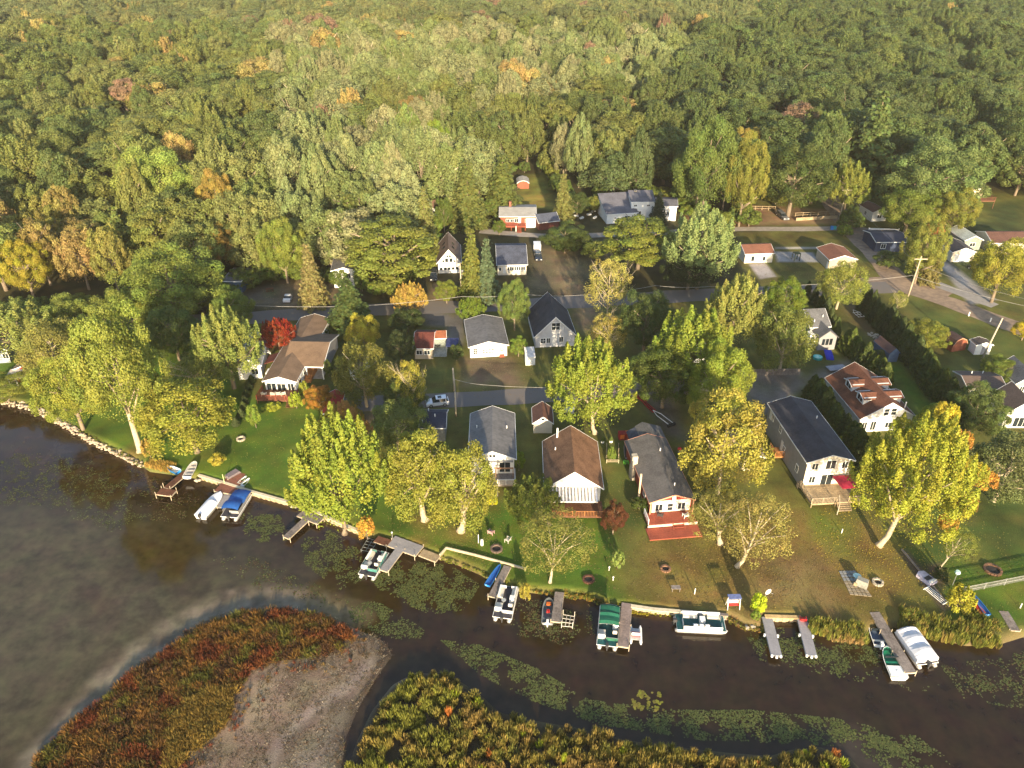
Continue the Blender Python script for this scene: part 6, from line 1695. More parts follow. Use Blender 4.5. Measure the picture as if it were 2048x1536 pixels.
MB().box(L_ * .62, -.8, .68, L_ * .64, .8, 1.0).build('windscreen', GLASS, gb)
pontoon('pontoon_boat', 'pontoon boat shrouded in a pale grey cover beside the longest dock', (1806, 1262), (1856, 1332), 2.8, GELW, CARPET, cover=CANVW, seats=False)
# paddle boat
r_, L_ = place_boat('pedal_boat', 'small white pedal boat with red seat beside the plank dock', (1271, 1250), (1272, 1286), 0)
for s in (-1, 1): MB().tube([(0, s * .62, .12), (.3, s * .62, .15), (L_ - .3, s * .62, .15), (L_, s * .62, .3)], [.1, .2, .2, .05], 8).build('float', GELW, r_)
MB().box(.5, -.6, .25, L_ - .6, .6, .34).build('platform', GALV, r_)
MB().box(1.1, -.55, .34, 1.6, .55, .55).build('seat', REDP, r_); MB().box(1.0, -.55, .55, 1.12, .55, .95).build('seat_back', GELW, r_)
# lifts
def lift(name, label, c4, nx, ny, m, z=.35, h=.9):
    q = [G(*p, z) for p in c4]; o0 = q[0]
    root = thing(name, label, 'boat lift', (o0.x, o0.y, 0))
    mb = lambda a, b: MB().tube([a - Vector((o0.x, o0.y, 0)), b - Vector((o0.x, o0.y, 0))], .05, 5)
    for i in range(nx + 1):
        t = i / nx; mb(q[0].lerp(q[3], t), q[1].lerp(q[2], t)).build('beam', m, root)
    for i in range(ny + 1):
        t = i / ny; mb(q[0].lerp(q[1], t), q[3].lerp(q[2], t)).build('beam', m, root)
    for p in q:
        mb(p - Vector((0, 0, 1)), p + Vector((0, 0, h))).build('post', m, root)
    return root
lift('boat_lift', 'empty dark steel lift frame in the water left of the grey T-shaped dock', [(722, 1100), (741, 1104), (755.5, 1082), (736, 1076)], 4, 2, mat('dark_steel', (.16, .17, .16)), h=.15)
lift('boat_lift', 'empty silver boat lift standing beside the weathered dock', [(1123, 1252), (1145, 1254), (1149, 1233), (1126, 1229)], 3, 3, mat('pale_lift_metal', (.5, .46, .4)), h=.9)

# ================================================================ SEAWALLS, FENCES, POLES, WIRES
def wall_strip(name, label, pts, h0, h1, wd, m, cat='wall', z=GZ, ribs=False):
    pw = [G(px, py, z) for px, py in pts]; o0 = pw[0]
    root = thing(name, label, cat, (o0.x, o0.y, 0))
    for i in range(len(pw) - 1):
        a = pw[i] - Vector((o0.x, o0.y, 0)); b = pw[i + 1] - Vector((o0.x, o0.y, 0)); L = (b - a).length
        o = MB().box(-.02, -wd / 2, h1 - .1, L + .02, wd / 2, h1 + .003 * (i % 2)).build('cap', m, root); o.location = (a.x, a.y, 0); o.rotation_euler = (0, 0, heading(a, b))
        f = MB()
        if ribs:
            n = int(L / .45)
            for k in range(n):
                x = L * k / n; dy = .09 if k % 2 else 0
                f.box(x, -.05 - dy, h0, x + L / n - .01, .03 - dy, h1 - .1)
        else: f.box(0, -.08, h0, L, .08, h1 - .1)
        o = f.build('sheet_piling', mat('pale_piling', (.42, .33, .22), .8, .15), root); o.location = (a.x, a.y, 0); o.rotation_euler = (0, 0, heading(a, b))
    return root
Z9 = GZ + .08
wall_strip('seawall', 'cream capped seawall between the left lawn boats and the waterfront maple', [(397, 950), (450, 966), (510, 985), (575, 1003)], -1, Z9, .5, SEAW, ribs=True)
wall_strip('seawall', 'cream capped seawall below the waterfront maple', [(598, 1006), (640, 1027), (680, 1046), (722, 1063)], -1, Z9, .5, SEAW, ribs=True)
wall_strip('seawall', 'wooden retaining wall stepping along the lawn right of the grey T-dock', [(880, 1112), (893, 1098), (950, 1112), (1052, 1140)], 0, GZ + .35, .22, SEAW)
wall_strip('seawall', 'cream corrugated seawall between plank dock and long pontoon', [(1262, 1212), (1310, 1219), (1385, 1225)], -1, Z9, .55, SEAW, ribs=True)
wall_strip('seawall', 'short grey seawall piece behind the teal pontoon boat', [(1385, 1225), (1456, 1230)], -1, Z9, .45, WOODG, ribs=True)
wall_strip('seawall', 'short yellow seawall between the two slim grey docks', [(1530, 1233), (1602, 1235)], -1, Z9, .6, mat('yellow_cap', (.6, .42, .2)), ribs=True)
wall_strip('garden_edging', 'timber edging strip running down the right lawn to the ladder frame', [(1803, 1100), (1850, 1156), (1898, 1214)], GZ, GZ + .25, .18, WOODG, cat='edging')

def fence(name, label, pts, h, m, rails=3, gap=2.4, infill=None, g=GZ, cat='fence', mesh_wire=False):
    pw = [G(px, py, g) for px, py in pts]; o0 = pw[0]
    root = thing(name, label, cat, o0)
    for i in range(len(pw) - 1):
        a, b = pw[i] - o0, pw[i + 1] - o0; L = (b - a).length; n = max(1, int(L / gap)); ang = heading(a, b)
        for k in range(n + 1):
            o = MB().box(-.06, -.06, 0, .06, .06, h + .05).build('post', m, root); o.location = a.lerp(b, k / n); o.rotation_euler = (0, 0, ang)
        for r in range(rails):
            z = h * (r + 1) / rails - .08
            o = MB().box(0, -.025, z - .05, L, .025, z + .05).build('rail', m, root); o.location = a; o.rotation_euler = (0, 0, ang)
        if mesh_wire:
            n2 = int(L / .1); f = MB()
            for k in range(n2): f.box(L * k / n2, -.006, .05, L * k / n2 + .018, .006, h)
            for k in range(8): f.box(0, -.005, .12 + k * h / 8, L, .005, .135 + k * h / 8)
            o = f.build('wire_mesh', m, root); o['kind'] = 'stuff'; o.location = a; o.rotation_euler = (0, 0, ang)
        if infill:
            n2 = int(L / .16); f = MB()
            for k in range(n2): f.box(L * k / n2 + .01, -.045, .05, L * (k + 1) / n2 - .01, -.028, h * .97 + .02 * (k % 2))
            o = f.build('boards', infill, root); o['kind'] = 'stuff'; o.location = a; o.rotation_euler = (0, 0, ang)
    return root
fence('chain_link_fence', 'grey chain-link fence crossing the lawn at the right edge', [(1926, 1186), (2048, 1162), (2200, 1130)], 1.15, mat('fence_steel', (.22, .23, .22)), rails=2, gap=2.5, mesh_wire=True)
fence('wooden_fence', 'tan rail fence of the corner yard left of the parked white car', [(1497, 420), (1550, 421)], 1.3, WOODT, rails=2, gap=1.8)
fence('wooden_fence', 'long tan rail fence along the corner yard beside the utility pole', [(1590, 434), (1635, 432), (1668, 430)], 1.3, WOODT, rails=2, gap=1.8)
fence('retaining_wall', 'tan timber wall below the corner yard fence', [(1592, 442), (1674, 437)], 1.0, WOODT, rails=4, gap=1.5, infill=WOODT, cat='wall')
fence('wooden_fence', 'weathered board fence beside the lane right of the tree group', [(1472, 752), (1520, 751), (1598, 750)], 1.5, WOODG, rails=2, infill=WOODG)
fence('vinyl_fence', 'white board fence around the yard of the dark blue house', [(1737, 478), (1735, 468), (1795, 470)], 1.8, TRIM, rails=2, infill=TRIM)
fence('yard_fence', 'small wire garden fence between the brown cottage and the red house', [(1213, 893), (1213, 926), (1237, 926), (1237, 893)], .7, mat('thin_wood', (.4, .33, .22)), rails=2, gap=1.5)

def utility_pole(label, base, top_h, lean=(0, 0), arm=True, box=False):
    b = G(*base)
    root = thing('utility_pole', label, 'utility pole', b)
    t = Vector((lean[0], lean[1], top_h))
    MB().tube([(0, 0, 0), t * .5, t], [.2, .17, .13], 8).build('pole', POLEW, root, True)
    if arm:
        MB().box(-1.5, -.06, top_h - .75, 1.5, .06, top_h - .55).build('crossarm', POLEW, root).location = (lean[0], lean[1] - .15, 0)
        for x in (-1.3, -.5, .6, 1.3): MB().tube([(x + lean[0], lean[1] - .15, top_h - .55), (x + lean[0], lean[1] - .15, top_h - .3)], .05, 6).build('insulator', DKGREY, root)
    if box:
        MB().tube([(.38, -.1, top_h - 2.9), (.38, -.1, top_h - 1.8)], .28, 10).build('transformer', GALV, root)
    return root, b
utility_pole('tall wooden utility pole with crossarm at the road junction', (1816, 593), 10.2, (.4, 0))
utility_pole('utility pole at the end of the corner yard fence', (1677, 441), 9.8, (.5, 0), box=True)
utility_pole('utility pole with transformer in front of the chalet spruces', (924, 602), 9.6, (-.15, 0), arm=False, box=True)
utility_pole('slim utility pole beside the lane above the dark navy roofed cabin', (909, 783), 5.2, (-.1, 0), arm=False)
utility_pole('leaning pole in front of the white gable shed', (1962, 722), 9.6, (1.4, .3), arm=False)
utility_pole('wooden pole between the lane and the navy roofed cabin', (912, 832), 5.2, (0, 0), arm=False)

def wire(label, pts, sag=.5, r=.025, m=None):
    q = []
    for i in range(len(pts) - 1):
        a, b = pts[i], pts[i + 1]; n = 10
        for k in range(n if i < len(pts) - 2 else n + 1):
            t = k / n; p = a.lerp(b, t); p.z -= sag * 4 * t * (1 - t); q.append(p)
    o0 = q[0].copy()
    o = MB().tube([p - o0 for p in q], r, 4, False).build('power_line', m or mat('wire', (.35, .34, .32)), None)
    o.location = o0; tag(o, label, 'cable')
Zc = GZ + 6.3
wire('thick cable strung along the upper road in front of the spruces', [G(430, 607, Zc), G(690, 613, Zc), G(924, 593, Zc), G(1045, 588, Zc), G(1165, 590, Zc), G(1310, 571, Zc), G(1420, 573, Zc), G(1580, 571, Zc), G(1824, 551, Zc)], .35, .035)
wire('cable running right from the junction pole to the picture edge', [G(1824, 551, Zc), G(2060, 614, Zc)], .4, .035)
wire('upper wire above the right road', [G(1836, 528, GZ + 9.4), G(2060, 600, GZ + 9.4)], .6, .02)
wire('wire running up the diagonal road between the two tall poles', [G(1836, 528, GZ + 9.4), G(1690, 381, GZ + 9.4)], .8, .02)
wire('pale cable over the lane behind the white cottage', [G(905, 757, GZ + 3.6), G(960, 769, GZ + 4), G(1110, 775, GZ + 4)], .2, .03)
wire('second pale cable over the lane to the striped cottage', [G(912, 812, GZ + 3.6), G(909, 757, GZ + 3.9)], .1, .025)

# ================================================================ VEHICLES
def car(name, label, front, rear, Wd, H, m, z=GZ + .03, cat='car', pickup=False):
    A = G(*rear, z + .5); B = G(*front, z + .5); L = (B - A).length
    root = thing(name, label, cat, (A.x, A.y, z), heading(A, B))
    hw = Wd / 2
    prof = [(0, .35), (0, .95), (.1, 1.0), (L * .68, 1.0), (L * .97, .82), (L, .6), (L, .3)]
    body = MB()
    sec = [(x, zz) for x, zz in prof]
    body.prism([(x, -hw, zz) for x, zz in sec], (0, Wd, 0)); body.build('body', m, root)
    x0 = .12 if not pickup else L * .38
    zc = .99
    cab = MB()
    lo = [(x0, -hw + .04, zc), (L * .72, -hw + .04, zc), (L * .72, hw - .04, zc), (x0, hw - .04, zc)]
    up = [(x0 + .35, -hw + .22, H - .06), (L * .55, -hw + .22, H - .06), (L * .55, hw - .22, H - .06), (x0 + .35, hw - .22, H - .06)]
    cab.v += lo + up; cab.f += [(0, 1, 5, 4), (1, 2, 6, 5), (2, 3, 7, 6), (3, 0, 4, 7), (4, 5, 6, 7)]
    cab.build('windows', GLASS, root)
    MB().prism([(x0 + .3, -hw + .2, H - .06), (L * .56, -hw + .2, H - .06), (L * .56, hw - .2, H - .06), (x0 + .3, hw - .2, H - .06)], (0, 0, .07)).build('roof_panel', m, root)
    for s in (-1, 1):
        for x in (x0 + .38, L * .38 if not pickup else L * .5):
            MB().prism([(x, s * (hw - .03), zc), (x + .1, s * (hw - .03), zc), (x + .12, s * (hw - .205), H - .05), (x + .02, s * (hw - .205), H - .05)], (0, s * .02, 0)).build('pillar', m, root)
    for x in (L * .19, L * .80):
        for s in (-1, 1):
            wob = MB().tube([(x, s * (hw - .2), .33), (x, s * (hw + .02), .33)], .33, 14).build('wheel', BLACK, root)
            MB().tube([(x, s * (hw + .02), .33), (x, s * (hw + .035), .33)], .19, 10).build('rim', ALU, wob)
    for s in (-1, 1):
        MB().box(L - .03, s * (hw - .5), .62, L + .02, s * (hw - .12), .76).build('headlight', GELW, root)
        MB().box(-.03, s * (hw - .4), .72, .01, s * (hw - .08), .9).build('tail_light', REDP, root)
    if pickup:
        MB().box(.1, -hw + .12, .98, L * .36, hw - .12, 1.0).build('truck_bed', BLACK, root)
    return root
suv = car('parked_car', 'white estate car parked on the lane above the navy roofed cabin', (852, 807), (897, 802), 1.8, 1.6, PAINTW)
MB().box(1.3, -.45, 1.612, 2.0, .45, 1.622).build('sunroof', GLASS, suv)
car('parked_car', 'pale car parked beside the tan fence of the corner yard', (1573, 439), (1556, 425), 1.8, 1.55, PAINTG)
car('parked_car', 'small grey car parked in the dirt drive left of the tan spruce', (573, 603), (578, 594), 1.7, 1.5, PAINTW)
car('parked_car', 'dark red car in the shade beside the brown chalet', (867, 561), (868, 541), 1.8, 1.5, PAINTD)
car('parked_car', 'black car parked beside the slate-blue roofed cottage', (1078, 521), (1075, 506), 1.8, 1.5, PAINTD)
car('parked_car', 'dark pickup on the grass beside the pale concrete driveway', (1960, 541), (1940, 532), 1.9, 1.7, PAINTD, pickup=True)
car('parked_car', 'silver car half hidden under the leaves of the central maple', (1138, 825), (1141, 800), 1.8, 1.5, mat('silver_paint', (.4, .42, .47), .3, .03))
car('parked_car', 'white car glimpsed below the left cottonwood foliage', (160, 672), (181, 672), 1.8, 1.5, PAINTW)
t = thing('box_trailer', 'white box trailer parked behind the black car', 'trailer', G(1074, 502), R(2))
MB().box(-.95, -1.3, .5, .95, 1.3, 2.3).build('trailer_body', PAINTW, t)
MB().box(-.85, -1.33, .6, -.03, -1.3, 2.2).build('trailer_door', TRIM, t); MB().box(.03, -1.33, .6, .85, -1.3, 2.2).build('trailer_door', TRIM, t)
for s in (-1, 1): MB().tube([(s * .8, 0, .35), (s * .98, 0, .35)], .33, 10).build('wheel', BLACK, t)

# ================================================================ YARD THINGS
def adirondack(label, px, py, m, rz, z=GZ, group=None, world=None):
    root = thing('garden_chair', label, 'chair', world if world else G(px, py, z), rz, group)
    MB().prism([(-.3, -.35, .38), (.3, -.35, .38), (.3, .25, .26), (-.3, .25, .26)], (0, 0, .04)).build('seat', m, root)
    MB().prism([(-.3, .22, .27), (.3, .22, .27), (.34, .5, 1.0), (-.34, .5, 1.0)], (0, .04, 0)).build('backrest', m, root)
    for s in (-1, 1):
        MB().box(s * .32, -.4, .55, s * .46, .35, .59).build('armrest', m, root)
        MB().box(s * .36, -.36, 0, s * .42, -.3, .55).build('leg', m, root); MB().box(s * .36, .22, 0, s * .42, .28, .55).build('leg', m, root)
    return root
adirondack('pink garden chair beside the fire pit on the willow lawn', 982, 1068, mat('pink_plastic', (.5, .3, .3)), R(150))
adirondack('cream garden chair right of the fire pit on the willow lawn', 1016, 1083, VINYL, R(-120))
adirondack('red chair at the shore end of the right slim dock', 1605, 1243, REDP, R(170), z=.5)
for i, (x, lab) in enumerate(((-2.6, 'leftmost white chair on the red deck of the L-shaped house'), (-.9, 'second white chair from the left on the red deck'), (.1, 'third white chair from the left on the red deck'), (1.0, 'rightmost white chair on the red deck of the L-shaped house'))):
    adirondack(lab, 0, 0, VINYL, R(170 + 12 * i), world=local(hA, x, -hA['d'] / 2 - 1.9 + .1 * i, .91), group='white chairs on the red deck')
adirondack('white deck chair on the red house deck', 0, 0, GELW, R(200), world=local(h5, 1.9, -h5['d'] / 2 - 1.2, .76))
adirondack('black deck chair by the wall of the red house deck', 0, 0, DKGREY, R(160), world=local(h5, -1.9, -h5['d'] / 2 - .7, .76))

def fire_pit(label, px, py, r, m=STONE, n=14, rise_=.3):
    root = thing('fire_pit', label, 'fire pit', G(px, py))
    for k in range(n):
        a = 2 * math.pi * k / n
        b = MB().box(-.5 * 5.6 * r / n, -.14, 0, .5 * 5.6 * r / n, .14, rise_ * rnd.uniform(.8, 1.1)).build('stone', m, root)
        b.location = (r * math.cos(a), r * math.sin(a), 0); b.rotation_euler = (0, 0, a + math.pi / 2)
    MB().disc((0, 0, .02), r * .86, 14, .05).build('ash_bed', ASH, root)
fire_pit('stone fire pit ring on the green lawn left of the maple', 482, 879, .62)
fire_pit('dark fire pit with pale rim on the willow lawn', 993, 1099, .75, mat('dark_stone', (.14, .10, .08)))
fire_pit('iron fire bowl on the lawn by the sparse ash', 1177, 1160, .7, mat('rusty_iron', (.1, .045, .03)))
fire_pit('small stone fire pit beside the paved barbecue pad', 1755, 1166, .62)
fire_pit('large stone ringed fire pit on the right lawn', 1985, 1141, 1.05, mat('brown_stone', (.22, .12, .07)), n=18)
fire_pit('brown stone heap fire ring on the dried lawn', 1331, 1139, .6, mat('brown_stone', (.22, .12, .07)))

def simple_post(name, label, base, top, r, m, cat='post', g=GZ, head=None):
    b = G(*base, g)
    # height from the picture row of the top
    lo, hi = .1, 12
    for _ in range(40):
        k = (lo + hi) / 2
        if P(b.x, b.y, g + k)[1] > top[1]: lo = k
        else: hi = k
    root = thing(name, label, cat, b)
    MB().tube([(0, 0, 0), (0, 0, lo)], r, 7).build('pole', m, root)
    if head:
        hm, hr, hh = head
        MB().tube([(0, 0, lo - .02), (0, 0, lo + hh * .5), (0, 0, lo + hh)], [hr * .5, hr, hr * .7], 10).build('head', hm, root)
    return root
simple_post('bird_feeder', 'tall pole with round teal-white bird house on the right lawn', (1905, 1170), (1911, 1148), .04, ALU, 'bird feeder', head=(mat('pale_teal', (.5, .72, .68)), .38, .55))
simple_post('garden_post', 'short white post on the dried lawn near the long pontoon', (1389, 1188), (1389, 1177), .06, TRIM)
simple_post('garden_post', 'small white lamp on the lawn below the big grey house', (1683, 1066), (1683, 1058), .07, TRIM, 'garden lamp')
simple_post('lamp_post', 'dark lamp post standing at the corner of the grey T-dock', (785, 1077), (785, 1066), .05, ALU, 'lamp post', head=(GELW, .14, .2))
simple_post('garden_post', 'leaning yellow post at the left end of the red-brown platform', (449, 966), (445, 949), .06, mat('pale_yellow', (.6, .6, .3)))
simple_post('garden_post', 'white post on the willow lawn left of the pink chair', (957, 1086), (958, 1069), .05, TRIM)
simple_post('garden_post', 'white post beside the red and blue canoes at the right edge', (2040, 1216), (2043, 1207), .07, TRIM)
simple_post('dead_trunk', 'bleached dead tree trunk beside the red house wall', (1277, 998), (1282, 948), .16, mat('bleached_wood', (.6, .48, .34)), 'tree trunk')
simple_post('mailbox_post', 'left one of two white mailbox posts along the right road', (1937, 632), (1938, 624), .14, TRIM, 'mailbox')
simple_post('mailbox_post', 'right one of two white mailbox posts along the right road', (1980, 644), (1981, 636), .14, TRIM, 'mailbox')
simple_post('flagpole', 'white pole rising behind the pale grey roof', (1006, 402), (1001, 376), .16, TRIM, 'pole')
simple_post('flagpole', 'short white pole behind the ringed house', (1038, 405), (1038, 392), .08, TRIM, 'pole')
simple_post('garden_post', 'white post in front of the ringed house deck', (1032, 463), (1032, 452), .12, TRIM)
simple_post('garden_statue', 'white cone-shaped ornament on the willow lawn', (964, 1090), (964, 1080), .22, GELW, 'ornament')
t = thing('satellite_dish', 'white dish on a leaning pole beside the round yellow bush', 'satellite dish', G(1524, 1206))
MB().tube([(0, 0, 0), (.35, 0, 2.0)], .04, 6).build('pole', ALU, t); MB().tube([(.35, -.05, 2.3), (.38, -.15, 2.3), (.4, -.2, 2.3)], [.05, .36, .45], 14).build('dish', GELW, t)
MB().tube([(.4, -.2, 2.3), (1.1, -.2, 1.9)], .025, 5).build('arm', ALU, t)
t = thing('garden_swing', 'white framed swing with blue awning and red seat at the shore', 'garden swing', G(1465, 1214), R(2))
for s in (-1, 1):
    MB().tube([(s * .8, -.5, 0), (s * .8, 0, 1.9), (s * .8, .5, 0)], .05, 6).build('side_frame', GELW, t)
MB().box(-.85, -.4, 1.88, .85, .45, 1.94).build('awning', mat('blue_grey_canvas', (.16, .2, .4)), t)
MB().box(-.7, -.25, .5, .7, .25, .56).build('seat', REDP, t); MB().box(-.7, .22, .56, .7, .28, 1.05).build('backrest', GELW, t)
t = thing('paved_pad', 'square pad of grey and tan pavers on the dried lawn', 'patio', G(1710, 1168))
qd = [(1677, 1142), (1710, 1141), (1744.6, 1194.6), (1700, 1190)]
q = [G(*p) - G(1710, 1168) for p in qd]
for i in range(5):
    for j in range(7):
        a, b = i / 5, (i + 1) / 5; c_, d_ = j / 7, (j + 1) / 7
        f = lambda u, v: q[0].lerp(q[1], u).lerp(q[3].lerp(q[2], u), v)
        e = .015
        MB().prism([tuple(f(a + e, c_ + e)), tuple(f(b - e, c_ + e)), tuple(f(b - e, d_ - e)), tuple(f(a + e, d_ - e))][::-1], (0, 0, .06 + .01 * ((i + j) % 2))).build('paver', mat('paver_blue', (.25, .26, .27)) if j < 3 else mat('paver_tan', (.30, .25, .18)), t)
t = thing('barbecue', 'covered grey barbecue standing on the paver pad', 'barbecue', G(1722, 1172) + Vector((0, 0, .07)), R(-35))
MB().prism([(-.8, -.4, 0), (.8, -.4, 0), (.7, -.35, 1.1), (-.7, -.35, 1.1)], (0, .8, 0)).build('cover', mat('grey_green_tarp', (.28, .28, .25)), t); MB().box(-.9, -.55, 0, -.5, -.42, .5).build('side_box', WOODT, t)
t = thing('garden_table', 'white table and umbrella base on the paver pad', 'table', G(1712, 1160) + Vector((0, 0, .07)))
MB().tube([(0, 0, 0), (0, 0, .7)], .05, 6).build('leg', GELW, t); MB().disc((0, 0, .7), .55, 12, .04).build('tabletop', mat('pale_teal', (.5, .72, .68)), t)
# pedal boat on the lawn, ladder, canoes
t = thing('pedal_boat', 'lilac-white pedal boat stored on the lawn edging', 'boat', G(1851, 1160), R(118))
MB().prism([(-1.2, -.75, .1), (-1.1, .75, .1), (1.0, .75, .1), (1.3, 0, .1), (1.0, -.75, .1)][::-1], (0, 0, .45)).build('hull', mat('lilac_gelcoat', (.55, .5, .6)), t)
MB().box(-.5, -.5, .56, .1, .5, .6).build('seat', DKGREY, t); MB().box(-1.1, -.6, .56, -.8, .6, .9).build('backrest', GELW, t)
t = thing('dock_ladder', 'white lift frame lying on the lawn beside the lilac pedal boat', 'frame', G(1871, 1193) + Vector((0, 0, .1)), R(-62))
for y in (-.45, -.15, .15, .45): MB().tube([(-1.5, y, .25), (1.5, y, .05)], .05, 5).build('rail', GELW, t)
for x in (-1.5, 1.5): MB().tube([(x, -.6, .15), (x, .6, .15)], .07, 5).build('crossbar', GELW, t)
rowboat('canoe', 'red canoe lying at the edge of the reeds', (1940, 1197), (1966, 1226), .8, ORANGEP, REDP, benches=0, z=GZ, H=.3, bowf=.85, cat='canoe')
rowboat('canoe', 'blue canoe lying right of the red one', (1948, 1191), (1976, 1229), .85, LBLUE, BLUEC, benches=0, z=GZ, H=.32, bowf=.85, cat='canoe')
rowboat('kayak', 'grey kayak leaning beside the red house', (1250, 888), (1254, 915), .75, mat('grey_kayak', (.35, .3, .3)), DKGREY, benches=0, z=GZ, H=.28, bowf=.85, cat='kayak')
rowboat('kayak', 'pale kayak standing on the red-brown platform, left one', (493, 952), (478, 966), .75, mat('pale_kayak', (.5, .55, .5)), GELW, benches=0, z=.6, H=.28, bowf=.85, cat='kayak')
rowboat('kayak', 'pale kayak standing on the red-brown platform, right one', (499, 956), (484, 971), .75, mat('pale_kayak', (.5, .55, .5)), GELW, benches=0, z=.62, H=.28, bowf=.85, cat='kayak')
t = thing('covered_heap', 'grey tarpaulin-covered heap on the red-brown platform', 'tarpaulin', G(467, 953, .5), R(50))
MB().prism([(-1.4, -.6, 0), (1.4, -.6, 0), (1.0, -.4, .7), (-1.0, -.4, .6)], (0, 1.1, 0)).build('tarpaulin', mat('mauve_grey_tarp', (.17, .14, .15)), t)
for (px, py, lab, s) in ((1254, 927, 'pair of bright green tubs beside the red house', GREENP),):
    t = thing('plastic_tub', lab, 'tub', G(px, py))
    for x in (-.35, .35): MB().tube([(x, 0, 0), (x, 0, .3), (x, 0, .5)], [.28, .33, .36], 10).build('tub', s, t)
t = thing('storage_box', 'dark red crate with orange panels behind the kayak by the red house', 'box', G(1249, 876), R(5))
MB().box(-1.1, -.6, 0, 1.1, .6, 1.2).build('crate_body', mat('crimson_box', (.3, .02, .02)), t); MB().box(-.9, -.63, .3, -.2, -.6, 1.1).build('panel', ORANGEP, t); MB().box(.2, -.3, 1.2, 1.0, .5, 1.24).build('panel', ORANGEP, t)
# blue covers and paddling pool beside the grey house
t = thing('paddling_pool', 'round turquoise paddling pool beside the blue tarpaulin', 'paddling pool', G(1635, 717))
MB().tube([(0, 0, 0), (0, 0, .45)], .95, 18).build('pool_wall', mat('turquoise_plastic', (.02, .38, .36)), t); MB().disc((0, 0, .46), .82, 18, .01).build('pool_water', mat('pool_blue', (.1, .5, .5), .1), t)
t = thing('covered_trailer', 'blue tarpaulin-covered heap beside the paddling pool', 'tarpaulin', G(1658, 714), R(80))
MB().prism([(-1.3, -.8, 0), (1.3, -.8, 0), (1.0, -.4, 1.1), (-.9, -.5, .9)], (0, 1.5, 0)).build('tarpaulin', mat('royal_blue_tarp', (.01, .03, .42)), t)
t = thing('flat_trailer', 'flat grey boat trailer behind the rust roofed house', 'trailer', G(1672, 740) , R(12))
MB().box(-1.9, -.9, .5, 1.9, .9, .62).build('trailer_bed', mat('grey_bed', (.3, .3, .34)), t)
for s in (-1, 1): MB().tube([(0, s * .95, .3), (0, s * 1.1, .3)], .3, 10).build('wheel', BLACK, t)
t = thing('boat_trailer', 'small white metal boat trailer on the strip of grass by the hedge', 'trailer', G(1717, 632), R(100))
for y in (-.7, 0, .7): MB().tube([(-1.2, y, .4), (1.0, y, .4)], .06, 5).build('rail', GELW, t)
for x in (-1.2, -.1, 1.0): MB().tube([(x, -.9, .42), (x, .9, .42)], .06, 5).build('crossbar', GELW, t)
MB().tube([(1.0, .7, .4), (2.4, 0, .4)], .06, 5).build('drawbar', GELW, t); MB().tube([(1.0, -.7, .4), (2.4, 0, .4)], .06, 5).build('drawbar', GELW, t)
t = thing('boat_trailer', 'pale trailer with winch post behind the long grey roof', 'trailer', G(1328, 842), R(120))
for y in (-.5, .5): MB().tube([(-2, y, .5), (1.5, y, .5)], .07, 5).build('rail', GELW, t)
MB().tube([(1.5, .5, .5), (3.2, 0, .5)], .07, 5).build('drawbar', GELW, t); MB().tube([(1.5, -.5, .5), (3.2, 0, .5)], .07, 5).build('drawbar', GELW, t); MB().tube([(-2, -.8, .35), (-2, .8, .35)], .3, 9).build('wheels', BLACK, t)
for k, (a, b, m, lab) in enumerate((((1268, 788), (1290, 802), REDP, 'upper red kayak on the lane under the tree group'), ((1284, 801), (1308, 822), REDP, 'lower red kayak on the lane under the tree group'))):
    rowboat('kayak', lab, a, b, .8, m, mat('dark_red_inside', (.2, .01, .01)), benches=0, z=GZ, H=.4, bowf=.85, cat='kayak')
t = thing('patio_gate', 'grey patio beside the red roofed cabin with dark furniture', 'patio', G(880, 708))
MB().box(-1.6, -1.2, 0, 1.4, 3.6, .1).build('patio_floor', mat('patio_grey', (.3, .33, .32)), t)
t = thing('outdoor_table', 'dark round table on the patio of the red roofed cabin', 'table', G(876, 697) + Vector((0, 0, .1)))
MB().tube([(0, 0, 0), (0, 0, .7)], .06, 6).build('leg', DKGREY, t); MB().disc((0, 0, .7), .6, 12, .04).build('tabletop', DKGREY, t)
t = thing('canopy_tent', 'blue canopy on posts beside the patio', 'canopy', G(906, 705), R(0))
MB().prism([(-1.3, -1.6, 2.2), (1.2, -1.6, 2.2), (1.2, 1.6, 2.5), (-1.3, 1.6, 2.5)], (0, 0, .06)).build('canopy', mat('shaded_blue_canvas', (.03, .04, .12)), t)  # blue canvas darkened: the shade on it is put into its colour
for x in (-1.2, 1.1):
    for y in (-1.5, 1.5): MB().tube([(x, y, 0), (x, y, 2.3)], .04, 5).build('post', ALU, t)
t = thing('recycling_bin', 'blue and teal bins by the roadside at the fence corner', 'bin', G(1666, 459))
MB().box(-.75, -.35, 0, -.05, .35, 1.0).build('blue_bin', LBLUE, t); MB().box(.05, -.35, 0, .75, .35, 1.0).build('teal_bin', mat('teal_bin', (.02, .35, .35)), t)
t = thing('playhouse', 'dark lattice playset standing on the grey pad between the two garages', 'playset', G(1591, 520), R(8))
for x in (-.7, .7):
    for y in (-.7, .7): MB().box(x - .08, y - .08, 0, x + .08, y + .08, 2.0).build('post', mat('green_black_wood', (.05, .07, .04)), t)
MB().box(-.8, -.8, 1.9, .8, .8, 2.05).build('top', mat('green_black_wood', (.05, .07, .04)), t)
t = thing('arched_trellis', 'white double arch trellis beside the L-shaped house', 'trellis', G(536, 722), R(20))
for y in (-.35, .35): MB().tube([(-.8, y, 0), (-.8, y, 1.4)] + [(-.8 * math.cos(a * .35), y, 1.4 + .8 * math.sin(a * .35)) for a in range(1, 9)] + [(.8, y, 1.4), (.8, y, 0)], .07, 5).build('arch', GELW, t)
t = thing('stone_pile', 'heap of pale stones on the long back lawn', 'stones', G(1746, 672))
